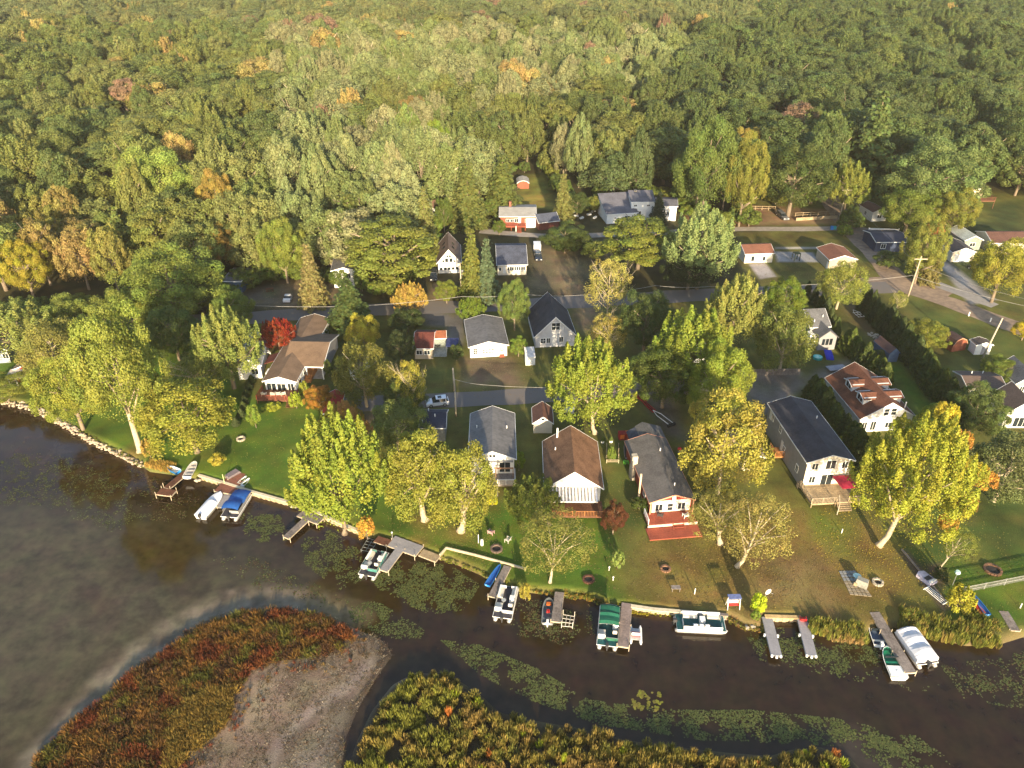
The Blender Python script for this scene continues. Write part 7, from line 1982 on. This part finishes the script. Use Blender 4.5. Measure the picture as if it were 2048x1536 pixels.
for k in range(26):
    a = rnd.uniform(0, 6.28); r = rnd.uniform(0, 1.3)
    MB().ball((r * math.cos(a), r * math.sin(a), .12), rnd.uniform(.15, .32), 6, 4, .7).build('stone', STONE, t)
for (px, py, lab) in ((735, 408, 'x'),): pass
for i, (px, py) in enumerate(((1152, 433), (1163, 437), (1178, 430), (1187, 424), (1150, 424), (1190, 436))):
    t = thing('planter', ['white planter box nearest the slate-blue garage', 'white low planter left of centre in the far yard', 'white planter box in the middle of the far yard', 'white planter nearest the two-part house', 'small white planter at the back of the far yard', 'white planter at the right front of the far yard'][i], 'planter', G(px, py), rnd.uniform(0, 1), 'white planters in the far yard')
    MB().box(-.7, -.3, 0, .7, .3, .45).build('planter_box', GELW, t)

def pot(label, px, py, m=GELW, plant=(.10, .15, .03), z=GZ):
    t = thing('flower_pot', label, 'flower pot', G(px, py, z))
    MB().tube([(0, 0, 0), (0, 0, .4)], .3, 9).build('pot', m, t)
    o = place('plant', PROTO['arbor_a'][0], t, (0, 0, .35), 0, (.35, .35, .8)); o['tint'] = plant
pot('white flower pot left of the wire fenced garden bed', 1205, 885)
pot('white flower pot above the wire fenced garden bed', 1222, 884)
pot('terracotta pot beside the red house deck corner', 1288, 1020, ORANGEP)
t = thing('grill', 'red kettle grill in the shade right of the grey roofed red house', 'barbecue', G(1358, 905))
for a in range(3): MB().tube([(.25 * math.cos(a * 2.1), .25 * math.sin(a * 2.1), 0), (0, 0, .6)], .03, 5).build('leg', ALU, t)
MB().ball((0, 0, .8), .35, 10, 6, .8).build('bowl', REDP, t)
t = thing('garden_table', 'small grey table near the shore on the dried lawn', 'table', G(1351, 1181))
for x in (-.5, .5):
    for y in (-.25, .25): MB().box(x - .03, y - .03, 0, x + .03, y + .03, .6).build('leg', WOODG, t)
MB().box(-.6, -.35, .6, .6, .35, .65).build('tabletop', WOODG, t)
for px, py, lab in ((1226, 1161, 'white solar lamp on the lawn below the potted plant'), (1218, 1141, 'second white solar lamp right of the iron fire bowl'), (694, 757, 'white garden lamp beside the dark cedar bush')):
    simple_post('garden_lamp', lab, (px, py), (px, py - 6), .05, TRIM, 'garden lamp', head=(GELW, .14, .16))
t = thing('firewood_stack', 'stack of split firewood beside the big grey house steps', 'firewood', G(1607, 975))
for i in range(7):
    for j in range(4): MB().tube([(-1 + i * .32, -.25, .14 + j * .27), (-1 + i * .32, .3, .14 + j * .27)], .13, 6).build('log', WOODT, t)
t = thing('picnic_table', 'brown picnic table in the yard of the white tower house', 'picnic table', G(540, 583), R(15))
MB().box(-.9, -.4, .7, .9, .4, .75).build('tabletop', WOODB, t)
for y in (-.75, .75): MB().box(-.9, y - .13, .42, .9, y + .13, .46).build('bench', WOODB, t)
for x in (-.7, .7): MB().box(x - .04, -.8, .35, x + .04, .8, .41).box(x - .04, -.3, 0, x + .04, .3, .7).build('frame', WOODB, t)
# ================================================================ SHRUBS, REEDS, LILY PADS, STONES
make_proto('bush_a', 'round', 2600, 16, .075, 201)
make_proto('bush_b', 'spray', 2400, 16, .075, 202)
def shrub(label, box, tint, proto='bush_a', cat='shrub', name='shrub', group=None):
    tree_box(name, label, box, proto, tint, cat, group)
shrub('round bright yellow-green bush beside the satellite dish', (1505, 1190, 1533, 1227), (.32, .36, .02))
shrub('round red-flecked bush in a stone ring on the left lawn', (496, 812, 520, 854), (.13, .17, .03))
shrub('yellow weeds bush at the water behind the red-brown platform', (420, 908, 450, 932), (.30, .24, .04))
shrub('yellow and orange bushes at the water below the willow', (715, 1035, 750, 1078), (.36, .19, .04), 'bush_b')
shrub('bright yellow bush below the white cottage railing', (974, 990, 994, 1012), (.42, .36, .02))
shrub('spiky pale agave-like plant in a pot on the lawn', (1223, 1105, 1249, 1136), (.17, .20, .06), 'bush_b', 'plant', 'potted_plant')
shrub('low green shrub left of the dead trunk by the red house', (1262, 996, 1296, 1022), (.06, .12, .02))
shrub('yellow shrubs in front of the red deck steps, left clump', (528, 806, 562, 822), (.28, .28, .04), 'bush_b')
shrub('yellow-green shrub row along the L-shaped house, lower clump', (578, 786, 604, 816), (.22, .24, .03), 'bush_b')
shrub('yellow-green shrub row along the L-shaped house, upper clump', (598, 764, 618, 792), (.20, .20, .03))
shrub('green bush with pale top at the right end of the gravel road', (1676, 452, 1704, 472), (.11, .14, .02))
shrub('yellow and orange vine bush at the end of the chain-link fence', (1895, 1172, 1945, 1225), (.28, .24, .03), 'bush_b')
shrub('green garden shrub inside the small wire fence', (1213, 896, 1232, 922), (.12, .17, .03), 'bush_b')
shrub('dark bushy vine along the edging beside the pedal boat', (1868, 1135, 1895, 1165), (.05, .06, .02))
shrub('green bush beside the white cottage right wall', (1028, 905, 1048, 940), (.12, .19, .02))
shrub('pale bush at the corner of the seawall below the maple', (583, 990, 612, 1018), (.22, .24, .04), 'bush_b')
shrub('orange and yellow bush at the rocky shore by the leaning trunks', (283, 880, 310, 915), (.28, .18, .05), 'bush_b')
shrub('dark green hedge bush in front of the blue shed', (1745, 700, 1770, 722), (.05, .07, .02))
shrub('green bush beside the slim pole above the lane', (900, 690, 925, 720), (.05, .08, .02))
shrub('brownish weeds clump on the grassy bank by the white pontoon', (1040, 1170, 1062, 1200), (.26, .20, .04), 'bush_b')
shrub('small green shrub beside the white dish and bush', (1503, 1220, 1520, 1240), (.14, .18, .03))
shrub('dark green cedar bush beside the carport', (648, 722, 664, 752), (.06, .10, .02))
shrub('dark green cedar bush right of the carport', (680, 752, 706, 792), (.03, .05, .015))
for i, (x, y) in enumerate(((1500, 436), (1440, 440), (1700, 440), (1130, 490), (1160, 480), (1190, 500), (940, 440), (600, 545), (500, 560), (1840, 540), (1780, 520), (440, 600), (380, 615), (180, 690), (340, 690))):
    s = 24
    shrub(['green shrub at the foot of the orange tree', 'yellow-green shrub on the gravel road bank', 'green shrub below the utility pole', 'dark shrub left of the dirt yard', 'dark shrub behind the trailer', 'dark shrub at the top of the dirt yard', 'shrub left of the ringed house', 'shrub left of the tan spruce', 'shrub right of the blue house', 'dark shrub beside the white garage', 'shrub under the dark blue house', 'dark shrub at the road below the blue house', 'dark shrub by the asphalt road at left', 'shrub between the left cottonwoods', 'shrub behind the leaning cottonwood'][i], (x - s, y - 16, x + s, y + 16), rnd.choice([(.06, .085, .02), (.09, .11, .025), (.12, .13, .03)]))

def tuft_mesh(name, spots, label, cat, blade=(.04, .09), kind='stuff', mname='tuft_leaves', lean=.25):
    """spots: (x, y, z, radius, height, blades, colour): grass or reed tufts as real blades in one mass"""
    V = []; F = 0; Cc = []
    rng = np.random.RandomState(9)
    vs = []; cs = []
    for (x, y, z, r, h, n, c) in spots:
        a = rng.uniform(0, 2 * math.pi, n); rr = r * np.sqrt(rng.uniform(0, 1, n))
        bx = x + rr * np.cos(a) * .7; by = y + rr * np.sin(a) * .7
        hh = h * rng.uniform(.55, 1.08, n) * (1 - .35 * (rr / r) ** 2)
        la = a + rng.uniform(-.8, .8, n); ln = rr * lean * 1.6 + rng.uniform(0, lean, n) * h * .5
        tx = bx + np.cos(la) * ln; ty = by + np.sin(la) * ln
        th = rng.uniform(0, math.pi, n); w = rng.uniform(*blade, n)
        wx, wy = np.cos(th) * w, np.sin(th) * w
        z0 = np.full(n, z); z1 = z + hh
        q = np.stack([np.stack([bx - wx * .5, by - wy * .5, z0], 1), np.stack([bx + wx * .5, by + wy * .5, z0], 1),
                      np.stack([bx * .35 + tx * .65 + wx, by * .35 + ty * .65 + wy, z + hh * .7], 1), np.stack([tx, ty, z1], 1),
                      ], 1)
        vs.append(q)
        k = rng.uniform(.6, 1.4, (n, 1)) * np.array(c)[None, :]
        cs.append(np.repeat(k, 4, axis=0))
    v = np.concatenate(vs); n = len(v); c = np.concatenate(cs)
    me = bpy.data.meshes.new(name)
    me.vertices.add(n * 4); me.vertices.foreach_set('co', v.reshape(-1).astype(np.float32))
    me.loops.add(n * 4); me.loops.foreach_set('vertex_index', np.arange(n * 4, dtype=np.int32))
    me.polygons.add(n); me.polygons.foreach_set('loop_start', np.arange(0, n * 4, 4, dtype=np.int32))
    me.update(calc_edges=True)
    at = me.attributes.new('soil', 'FLOAT_COLOR', 'POINT'); at.data.foreach_set('color', np.concatenate([c, np.ones((len(c), 1))], 1).astype(np.float32).ravel())
    me.materials.append(TUFT)
    o = bpy.data.objects.new(name, me); COL.objects.link(o)
    tag(o, label, cat, kind=kind)
    return o
TUFT, _nt, _b = new_mat('tuft_blades')
_a = _nt.nodes.new('ShaderNodeAttribute'); _a.attribute_name = 'soil'; _nt.links.new(_a.outputs['Color'], _b.inputs['Base Color'])
_b.inputs['Roughness'].default_value = .8; _b.inputs['Specular IOR Level'].default_value = .15
_t = _nt.nodes.new('ShaderNodeBsdfTranslucent'); _nt.links.new(_a.outputs['Color'], _t.inputs['Color'])
_m = _nt.nodes.new('ShaderNodeMixShader'); _m.inputs[0].default_value = .25
_nt.links.new(_b.outputs[0], _m.inputs[1]); _nt.links.new(_t.outputs[0], _m.inputs[2]); _nt.links.new(_m.outputs[0], _nt.nodes['Material Output'].inputs[0])

def inside(x, y, poly): return float(sdist(np.array([x]), np.array([y]), poly)[0])
def scatter(poly, n, margin=0.0):
    x0, y0 = poly.min(0); x1, y1 = poly.max(0)
    rng = np.random.RandomState(len(poly) * 7 + n)
    X = rng.uniform(x0, x1, n); Y = rng.uniform(y0, y1, n)
    k = sdist(X, Y, poly)
    return X[k > margin], Y[k > margin], k[k > margin]

# foreground marsh on the right spit
S_ = []
X, Y, K = scatter(MARSH, 2700, .15)
for x, y, k in zip(X, Y, K):
    px, py = P(x, y, .6)
    if py > 1720: continue
    n1 = mnoise.noise(Vector((x * .35, y * .35, 1))); n2 = mnoise.noise(Vector((x * 1.3, y * 1.3, 5)))
    if k < 1.2 and n2 < .05: continue
    if px > 1330 and k < .5: continue
    if n1 > .34: c = (.22, .155, .045)
    elif px < 900 and n1 < -.05: c = (.16, .165, .028)
    else: c = rnd.choice([(.20, .165, .035), (.17, .15, .035), (.235, .175, .045), (.14, .14, .03)])
    q = rnd.random()
    if q < .005: c = (.36, .13, .03)
    elif q < .03: c = (.22, .26, .02)
    edge = min(1, k / 2.5)
    c = tuple(v * 1.35 for v in c)
    S_.append((x, y, .1, rnd.uniform(.32, .62), rnd.uniform(.8, 1.7) * (.75 + .35 * edge), 92, c))
tuft_mesh('marsh_reeds', S_, 'yellow-olive marsh reeds and plumes on the foreground spit', 'reeds', blade=(.03, .065))

# red and orange scrub band on the left spit
BAND = poly_world([(60, 1560), (80, 1515), (150, 1445), (222, 1392), (265, 1350), (335, 1305), (405, 1258), (480, 1230), (560, 1222), (640, 1235), (700, 1265),
                   (712, 1292), (640, 1318), (560, 1322), (505, 1345), (470, 1395), (455, 1450), (400, 1500), (330, 1560), (300, 1700), (20, 1700)], 0)
S_ = []
X, Y, K = scatter(BAND, 8500, .1)
for x, y, k in zip(X, Y, K):
    px, py = P(x, y, .4)
    if py > 1640: continue
    n1 = mnoise.noise(Vector((x * .30, y * .30, 11))); n2 = mnoise.noise(Vector((x * .9, y * .9, 15))); n3 = mnoise.noise(Vector((x * .5, y * .5, 25)))
    if n2 > .30 and rnd.random() < .8: continue
    grass = px > 330 and py > 1380 and px + (py - 1380) * .6 > 380
    if grass: c = rnd.choice([(.30, .20, .045), (.26, .17, .04), (.20, .16, .04)]); h = rnd.uniform(.7, 1.2)
    else:
        if n1 > .26: c = rnd.choice([(.20, .055, .024), (.24, .085, .03), (.11, .035, .02)])
        elif n1 > -.08: c = rnd.choice([(.26, .13, .035), (.16, .085, .03), (.28, .15, .035), (.12, .10, .03)])
        elif n3 > .1: c = rnd.choice([(.17, .15, .03), (.13, .14, .028)])
        else: c = rnd.choice([(.13, .065, .035), (.085, .045, .03), (.17, .085, .03), (.25, .14, .035)])
        h = rnd.uniform(.35, 1.25)
    c = tuple(v * .82 for v in c)
    S_.append((x, y, .15, rnd.uniform(.25, .55), h, 46, c))
X, Y, K = scatter(SPIT, 5000, .2)
KB = sdist(X, Y, BAND)
for x, y, k, kb in zip(X, Y, K, KB):
    if kb > 0 or rnd.random() > math.exp(kb * .9) * .75: continue
    S_.append((x, y, .2, rnd.uniform(.15, .4), rnd.uniform(.2, .7), 22, rnd.choice([(.15, .09, .035), (.20, .13, .04), (.12, .075, .035), (.16, .05, .025)])))
tuft_mesh('autumn_scrub', S_, 'red, orange and brown scrub covering the left spit', 'scrub', blade=(.025, .06), lean=.6)
# dry litter on the gravel bar
S_ = []
BAR = poly_world([(700, 1272), (765, 1295), (745, 1350), (680, 1450), (650, 1560), (330, 1560), (450, 1440), (500, 1360), (600, 1325)], 0)
X, Y, K = scatter(SPIT, 12000, -.1)
KB = sdist(X, Y, BAND)
for x, y, k, kb in zip(X, Y, K, KB):
    if kb > .4: continue
    if mnoise.noise(Vector((x * .4, y * .4, 2))) > .25: continue
    S_.append((x, y, .27, rnd.uniform(.08, .3), rnd.uniform(.04, .16), 5, rnd.choice([(.15, .11, .07), (.10, .085, .04), (.30, .25, .18), (.07, .05, .03), (.13, .075, .045)])))
tuft_mesh('dry_litter', S_, 'thin dry grass and litter on the gravel bar', 'dry grass', blade=(.03, .06), lean=1.0)
# cattails and weeds along the village shore
S_ = []
def belt(pts, wd, n, cols, h, r=(.2, .4), z=0.1, nb=34):
    pw = [G(px, py, .3) for px, py in pts]
    lens = [(pw[i + 1] - pw[i]).length for i in range(len(pw) - 1)]; T = sum(lens)
    for _ in range(n):
        s = rnd.uniform(0, T); i = 0
        while s > lens[i] and i < len(lens) - 1: s -= lens[i]; i += 1
        p = pw[i].lerp(pw[i + 1], min(1, s / lens[i])); d_ = (pw[i + 1] - pw[i]).normalized()
        o = rnd.uniform(-1, 1) * wd / 2
        S_.append((p.x - d_.y * o, p.y + d_.x * o, z, rnd.uniform(*r), rnd.uniform(*h), nb, rnd.choice(cols)))
CT_ = [(.20, .21, .04), (.26, .24, .045), (.14, .18, .035), (.32, .24, .07), (.18, .2, .035)]
belt([(1618, 1252), (1660, 1264), (1728, 1270)], 2.6, 190, CT_, (1.2, 2.0))
belt([(1798, 1240), (1850, 1255), (1930, 1270), (1985, 1272)], 3.6, 440, CT_, (1.2, 2.0))
belt([(1905, 1210), (1950, 1240), (2000, 1262)], 2.0, 110, CT_, (.9, 1.6))
belt([(1655, 1272), (1725, 1282)], 1.0, 60, [(.36, .25, .10), (.3, .2, .08)], (.8, 1.3))
belt([(1045, 1176), (1120, 1188), (1180, 1193), (1215, 1210), (1258, 1215)], 1.6, 230, [(.24, .22, .03), (.18, .19, .03), (.28, .18, .04), (.10, .13, .03)], (.2, .6), (.1, .3), .3, 22)
belt([(1460, 1236), (1495, 1250), (1528, 1256)], 2.2, 120, [(.22, .19, .04), (.30, .17, .06), (.14, .17, .03)], (.15, .5), (.1, .3), .3, 20)
belt([(300, 928), (345, 942)], 2.0, 130, [(.42, .27, .07), (.36, .24, .05), (.3, .22, .05)], (.7, 1.3), (.15, .35), .4, 26)
belt([(1300, 1226), (1385, 1232)], .4, 30, [(.24, .24, .03)], (.2, .4), (.1, .2), .0, 16)
belt([(1262, 1222), (1300, 1226)], .5, 40, [(.30, .26, .03)], (.2, .4), (.1, .2), .0, 16)
belt([(880, 1118), (960, 1148), (1040, 1178)], .7, 120, [(.14, .18, .03), (.2, .2, .03)], (.15, .35), (.1, .2), .5, 16)
belt([(120, 838), (230, 903), (290, 936)], .8, 130, [(.2, .18, .05), (.12, .15, .03)], (.15, .4), (.1, .25), .5, 14)
tuft_mesh('shore_reeds', S_, 'cattails and yellowing weeds along the village shore', 'reeds', blade=(.03, .07))

# lily pads floating on the lake
pads = []
def padfield(pts, n, thr=-.05, cols=((.05, .085, .035), (.075, .105, .045), (.04, .07, .035)), s=(.05, .125), fs=.5):
    poly = poly_world(pts, 0)
    X, Y, K = scatter(poly, int(n * 2.3), 0)
    for x, y, k in zip(X, Y, K):
        v = mnoise.noise(Vector((x * fs, y * fs, 40))) + .5 * mnoise.noise(Vector((x * 1.9, y * 1.9, 44))) + min(.25, k * .12) - .15
        if v + rnd.uniform(-.42, .16) < thr: continue
        pads.append((x, y, rnd.uniform(*s), rnd.choice(cols)))
GRN = ((.092, .115, .034), (.12, .14, .045), (.062, .08, .027), (.145, .15, .05)); YGN = ((.12, .14, .035), (.16, .155, .04), (.09, .11, .035)); BRN = ((.10, .06, .03), (.13, .08, .035), (.07, .055, .03))
padfield([(-300, 930), (60, 905), (180, 920), (250, 960), (300, 1030), (230, 1070), (80, 1010), (-300, 1020)], 7000, -.1, GRN)
padfield([(250, 930), (330, 960), (400, 1000), (360, 1050), (300, 1040)], 1500, -.05, BRN + YGN[:1])
padfield([(480, 1025), (560, 1030), (580, 1080), (520, 1085), (470, 1060)], 1500, -.2, GRN + YGN[:1])
padfield([(600, 1080), (660, 1060), (720, 1100), (730, 1160), (680, 1180), (610, 1130)], 2600, -.15, GRN + YGN)
padfield([(420, 1120), (500, 1110), (600, 1150), (690, 1200), (640, 1215), (520, 1180)], 1700, -.1, GRN + BRN)
padfield([(740, 1160), (800, 1120), (900, 1130), (960, 1170), (930, 1220), (860, 1230), (770, 1190)], 5200, -.2, YGN + GRN)
padfield([(690, 1200), (760, 1205), (850, 1260), (840, 1290), (760, 1270), (700, 1240)], 1900, -.12, GRN)
padfield([(880, 1280), (960, 1290), (1080, 1340), (1180, 1400), (1350, 1420), (1500, 1420), (1700, 1440), (1790, 1470), (1800, 1500), (1640, 1490), (1400, 1480), (1200, 1450), (1060, 1400), (960, 1350)], 24000, -.25, GRN + YGN[:1])
padfield([(1260, 1380), (1330, 1385), (1330, 1420), (1270, 1425)], 300, .0, ((.22, .22, .03), (.2, .17, .04)), (.1, .2), 1.2)
padfield([(990, 1200), (1090, 1200), (1180, 1210), (1190, 1270), (1120, 1290), (1030, 1270)], 2200, -.02, GRN + BRN)
padfield([(1480, 1250), (1620, 1260), (1760, 1300), (1760, 1370), (1640, 1350), (1520, 1320)], 3600, -.02, GRN + YGN[:1])
padfield([(1880, 1330), (1960, 1320), (2100, 1290), (2300, 1300), (2300, 1450), (2048, 1420), (1930, 1400)], 5200, -.12, GRN + BRN[:1])
padfield([(1700, 1470), (1830, 1470), (1900, 1520), (1900, 1600), (1760, 1560)], 1600, -.1, GRN)
padfield([(1760, 1360), (1880, 1370), (1860, 1400)], 120, .1, GRN)
V = np.zeros((len(pads) * 6, 3), np.float32); Cc = np.ones((len(pads) * 6, 4), np.float32)
for i, (x, y, r, c) in enumerate(pads):
    a0 = rnd.uniform(0, 6.28); k = rnd.uniform(.7, 1.3)
    for j in range(6):
        a = a0 + j * 1.0472
        V[i * 6 + j] = (x + r * math.cos(a), y + r * math.sin(a) , .012 + .03 * rnd.random() + (.03 * math.cos(a) if i % 3 == 0 else 0))
        Cc[i * 6 + j, :3] = (c[0] * k * .8, c[1] * k * .8, c[2] * k * .8)
me = bpy.data.meshes.new('lily_pads'); n = len(pads)
me.vertices.add(n * 6); me.vertices.foreach_set('co', V.ravel()); me.loops.add(n * 6); me.loops.foreach_set('vertex_index', np.arange(n * 6, dtype=np.int32))
me.polygons.add(n); me.polygons.foreach_set('loop_start', np.arange(0, n * 6, 6, dtype=np.int32)); me.update(calc_edges=True)
at = me.attributes.new('soil', 'FLOAT_COLOR', 'POINT'); at.data.foreach_set('color', Cc.ravel())
pm_, _nt, _b = new_mat('lily_pad'); _a = _nt.nodes.new('ShaderNodeAttribute'); _a.attribute_name = 'soil'; _nt.links.new(_a.outputs['Color'], _b.inputs['Base Color']); _b.inputs['Roughness'].default_value = .8; _b.inputs['Specular IOR Level'].default_value = .15
me.materials.append(pm_)
o = bpy.data.objects.new('lily_pads', me); COL.objects.link(o); tag(o, 'green and brown lily pads covering parts of the lake', 'lily pads', kind='stuff')
print('pads', n)

# fallen leaves on the lawns and under the trees
fl = []
rl = np.random.RandomState(3)
LP = [(G(1475, 1130), 8, 900, (.30, .22, .06)), (G(1440, 1085), 7, 700, (.28, .2, .06)), (G(1757, 1095), 9, 1200, (.42, .32, .05)), (G(850, 1045), 7, 700, (.24, .2, .06)), (G(922, 1065), 7, 700, (.24, .2, .06)),
      (G(1560, 1160), 14, 2600, (.22, .15, .06)), (G(1350, 1150), 12, 1500, (.2, .15, .06)), (G(560, 900), 12, 900, (.22, .2, .05)), (G(980, 1080), 10, 900, (.2, .17, .05)), (G(1000, 745), 9, 700, (.2, .13, .07)),
      (G(1120, 550), 12, 900, (.28, .2, .1)), (G(600, 590), 10, 800, (.3, .2, .1)), (G(1600, 540), 14, 900, (.2, .17, .06)), (G(1900, 1120), 12, 900, (.2, .18, .05)), (G(1240, 1050), 9, 600, (.2, .16, .05))]
vv, cc = [], []
for c0, rad, n_, col in LP:
    r_ = rad * rl.uniform(0, 1, n_) ** .6; a_ = rl.uniform(0, 6.28, n_); x = c0.x + r_ * np.cos(a_); y = c0.y + r_ * np.sin(a_) * 1.2
    k_ = sdist(x, y, LAND) > 1; x, y = x[k_], y[k_]; m_ = len(x); s_ = rl.uniform(.04, .11, m_); t_ = rl.uniform(0, 3.14, m_)
    dx, dy = np.cos(t_) * s_, np.sin(t_) * s_; z = np.full(m_, GZ + .035)
    vv.append(np.stack([np.stack([x - dx, y - dy, z], 1), np.stack([x + dy, y - dx, z + .03], 1), np.stack([x + dx, y + dy, z + .01], 1), np.stack([x - dy, y + dx, z + .03], 1)], 1))
    cc.append(np.repeat(np.array(col)[None] * rl.uniform(.5, 1.6, (m_, 1)), 4, axis=0))
v = np.concatenate(vv); c = np.concatenate(cc); n = len(v)
me = bpy.data.meshes.new('fallen_leaves'); me.vertices.add(n * 4); me.vertices.foreach_set('co', v.reshape(-1).astype(np.float32))
me.loops.add(n * 4); me.loops.foreach_set('vertex_index', np.arange(n * 4, dtype=np.int32)); me.polygons.add(n); me.polygons.foreach_set('loop_start', np.arange(0, n * 4, 4, dtype=np.int32)); me.update(calc_edges=True)
at = me.attributes.new('soil', 'FLOAT_COLOR', 'POINT'); at.data.foreach_set('color', np.concatenate([c, np.ones((len(c), 1))], 1).astype(np.float32).ravel()); me.materials.append(TUFT)
o = bpy.data.objects.new('fallen_leaves', me); COL.objects.link(o); tag(o, 'fallen yellow and brown leaves on the lawns', 'leaves', kind='stuff')

# coloured autumn patches in single crowns
def patch(word, px, py, z, r, h, tint, name='autumn_foliage'):
    c = G(px, py, GZ + z)
    root = min((q for q in bpy.data.objects if q.type == 'EMPTY' and q.get('category') == 'tree' and word in q.get('label', '')), key=lambda q: (q.location - c).length)
    inv = Matrix.LocRotScale(root.location, root.rotation_euler, root.scale).inverted(); sc3 = root.scale
    o = place(name, PROTO['bush_b'][0], root, inv @ c, 0, (r / sc3[0], r / sc3[1], h / sc3[2])); o['tint'] = tint
for px, py, z, r, h, t_ in ((1962, 975, 6, 1.8, 2.6, (.50, .26, .05)), (1925, 1020, 4.5, 1.6, 2.4, (.46, .26, .07)), (1940, 955, 7, 2.0, 2.4, (.48, .38, .04)), (1915, 900, 9, 1.6, 3, (.46, .24, .05)), (1885, 850, 11, 1.8, 3.4, (.48, .40, .04)), (1800, 870, 10, 1.5, 2.6, (.46, .38, .04)), (1830, 1020, 4, 1.8, 2.6, (.46, .38, .04)), (1890, 1060, 2.5, 1.4, 2.2, (.46, .28, .05))):
    patch('huge yellow and green maple', px, py, z + 3.0, r, h, t_)
for px, py, z in ((705, 845, 9), (730, 870, 8), (690, 830, 9.5)): patch('broad yellow-green maple on the waterfront', px, py, z + 1.5, 1.1, 2.4, (.42, .22, .07))
for px, py, z in ((1395, 960, 4), (1420, 880, 8), (1395, 835, 10)): patch('yellow-tan willow', px, py, z, 1.6, 2.6, (.42, .34, .05))

# pale stones along the left shore
mb = MB()
sp = [G(px, py, .3) for px, py in ((-120, 782), (0, 806), (60, 818), (110, 841), (180, 884), (230, 908), (285, 934))]
for i in range(len(sp) - 1):
    L = (sp[i + 1] - sp[i]).length
    for k in range(int(L * 11)):
        p = sp[i].lerp(sp[i + 1], rnd.random()); wdt = 1.5 if i < 3 else .8
        mb.ball((p.x + rnd.uniform(-.3, .3), p.y + rnd.uniform(-wdt * .3, wdt), .15 + rnd.uniform(0, .5)), rnd.uniform(.12, .32), 6, 4, .7)
o = mb.build('shore_stones', mat('pale_shore_stone', (.44, .36, .27), .9, .25, .8), None); tag(o, 'band of pale stones along the left shore', 'stones', kind='stuff')
# leaf litter and small clutter stones at seawall ends
for (px, py, lab) in ((398, 962, 'pair of pale boulders at the left end of the seawall'), (590, 1012, 'pale rocks where the seawall breaks below the maple'), (1500, 1255, 'loose stones at the weedy shore corner')):
    t = thing('boulder', lab, 'stones', G(px, py, .3))
    for k in range(5): MB().ball((rnd.uniform(-.6, .6), rnd.uniform(-.4, .4), .1), rnd.uniform(.18, .35), 7, 5, .75).build('stone', STONE, t)

# warm evening haze over the wood
hz = MB().box(-2600, -500, -2.7, 2600, 4200, 84).build('haze', None, None)
hm = bpy.data.materials.new('haze_air'); hm.use_nodes = True
nt = hm.node_tree; nt.nodes.clear()
ho = nt.nodes.new('ShaderNodeOutputMaterial'); hv = nt.nodes.new('ShaderNodeVolumePrincipled')
hv.inputs['Color'].default_value = (1.0, .94, .80, 1); hv.inputs['Density'].default_value = .00010; hv.inputs['Anisotropy'].default_value = .1
nt.links.new(hv.outputs[0], ho.inputs['Volume'])
hz.data.materials.append(hm)
tag(hz, 'thin warm evening haze over the forest', 'haze', kind='stuff')
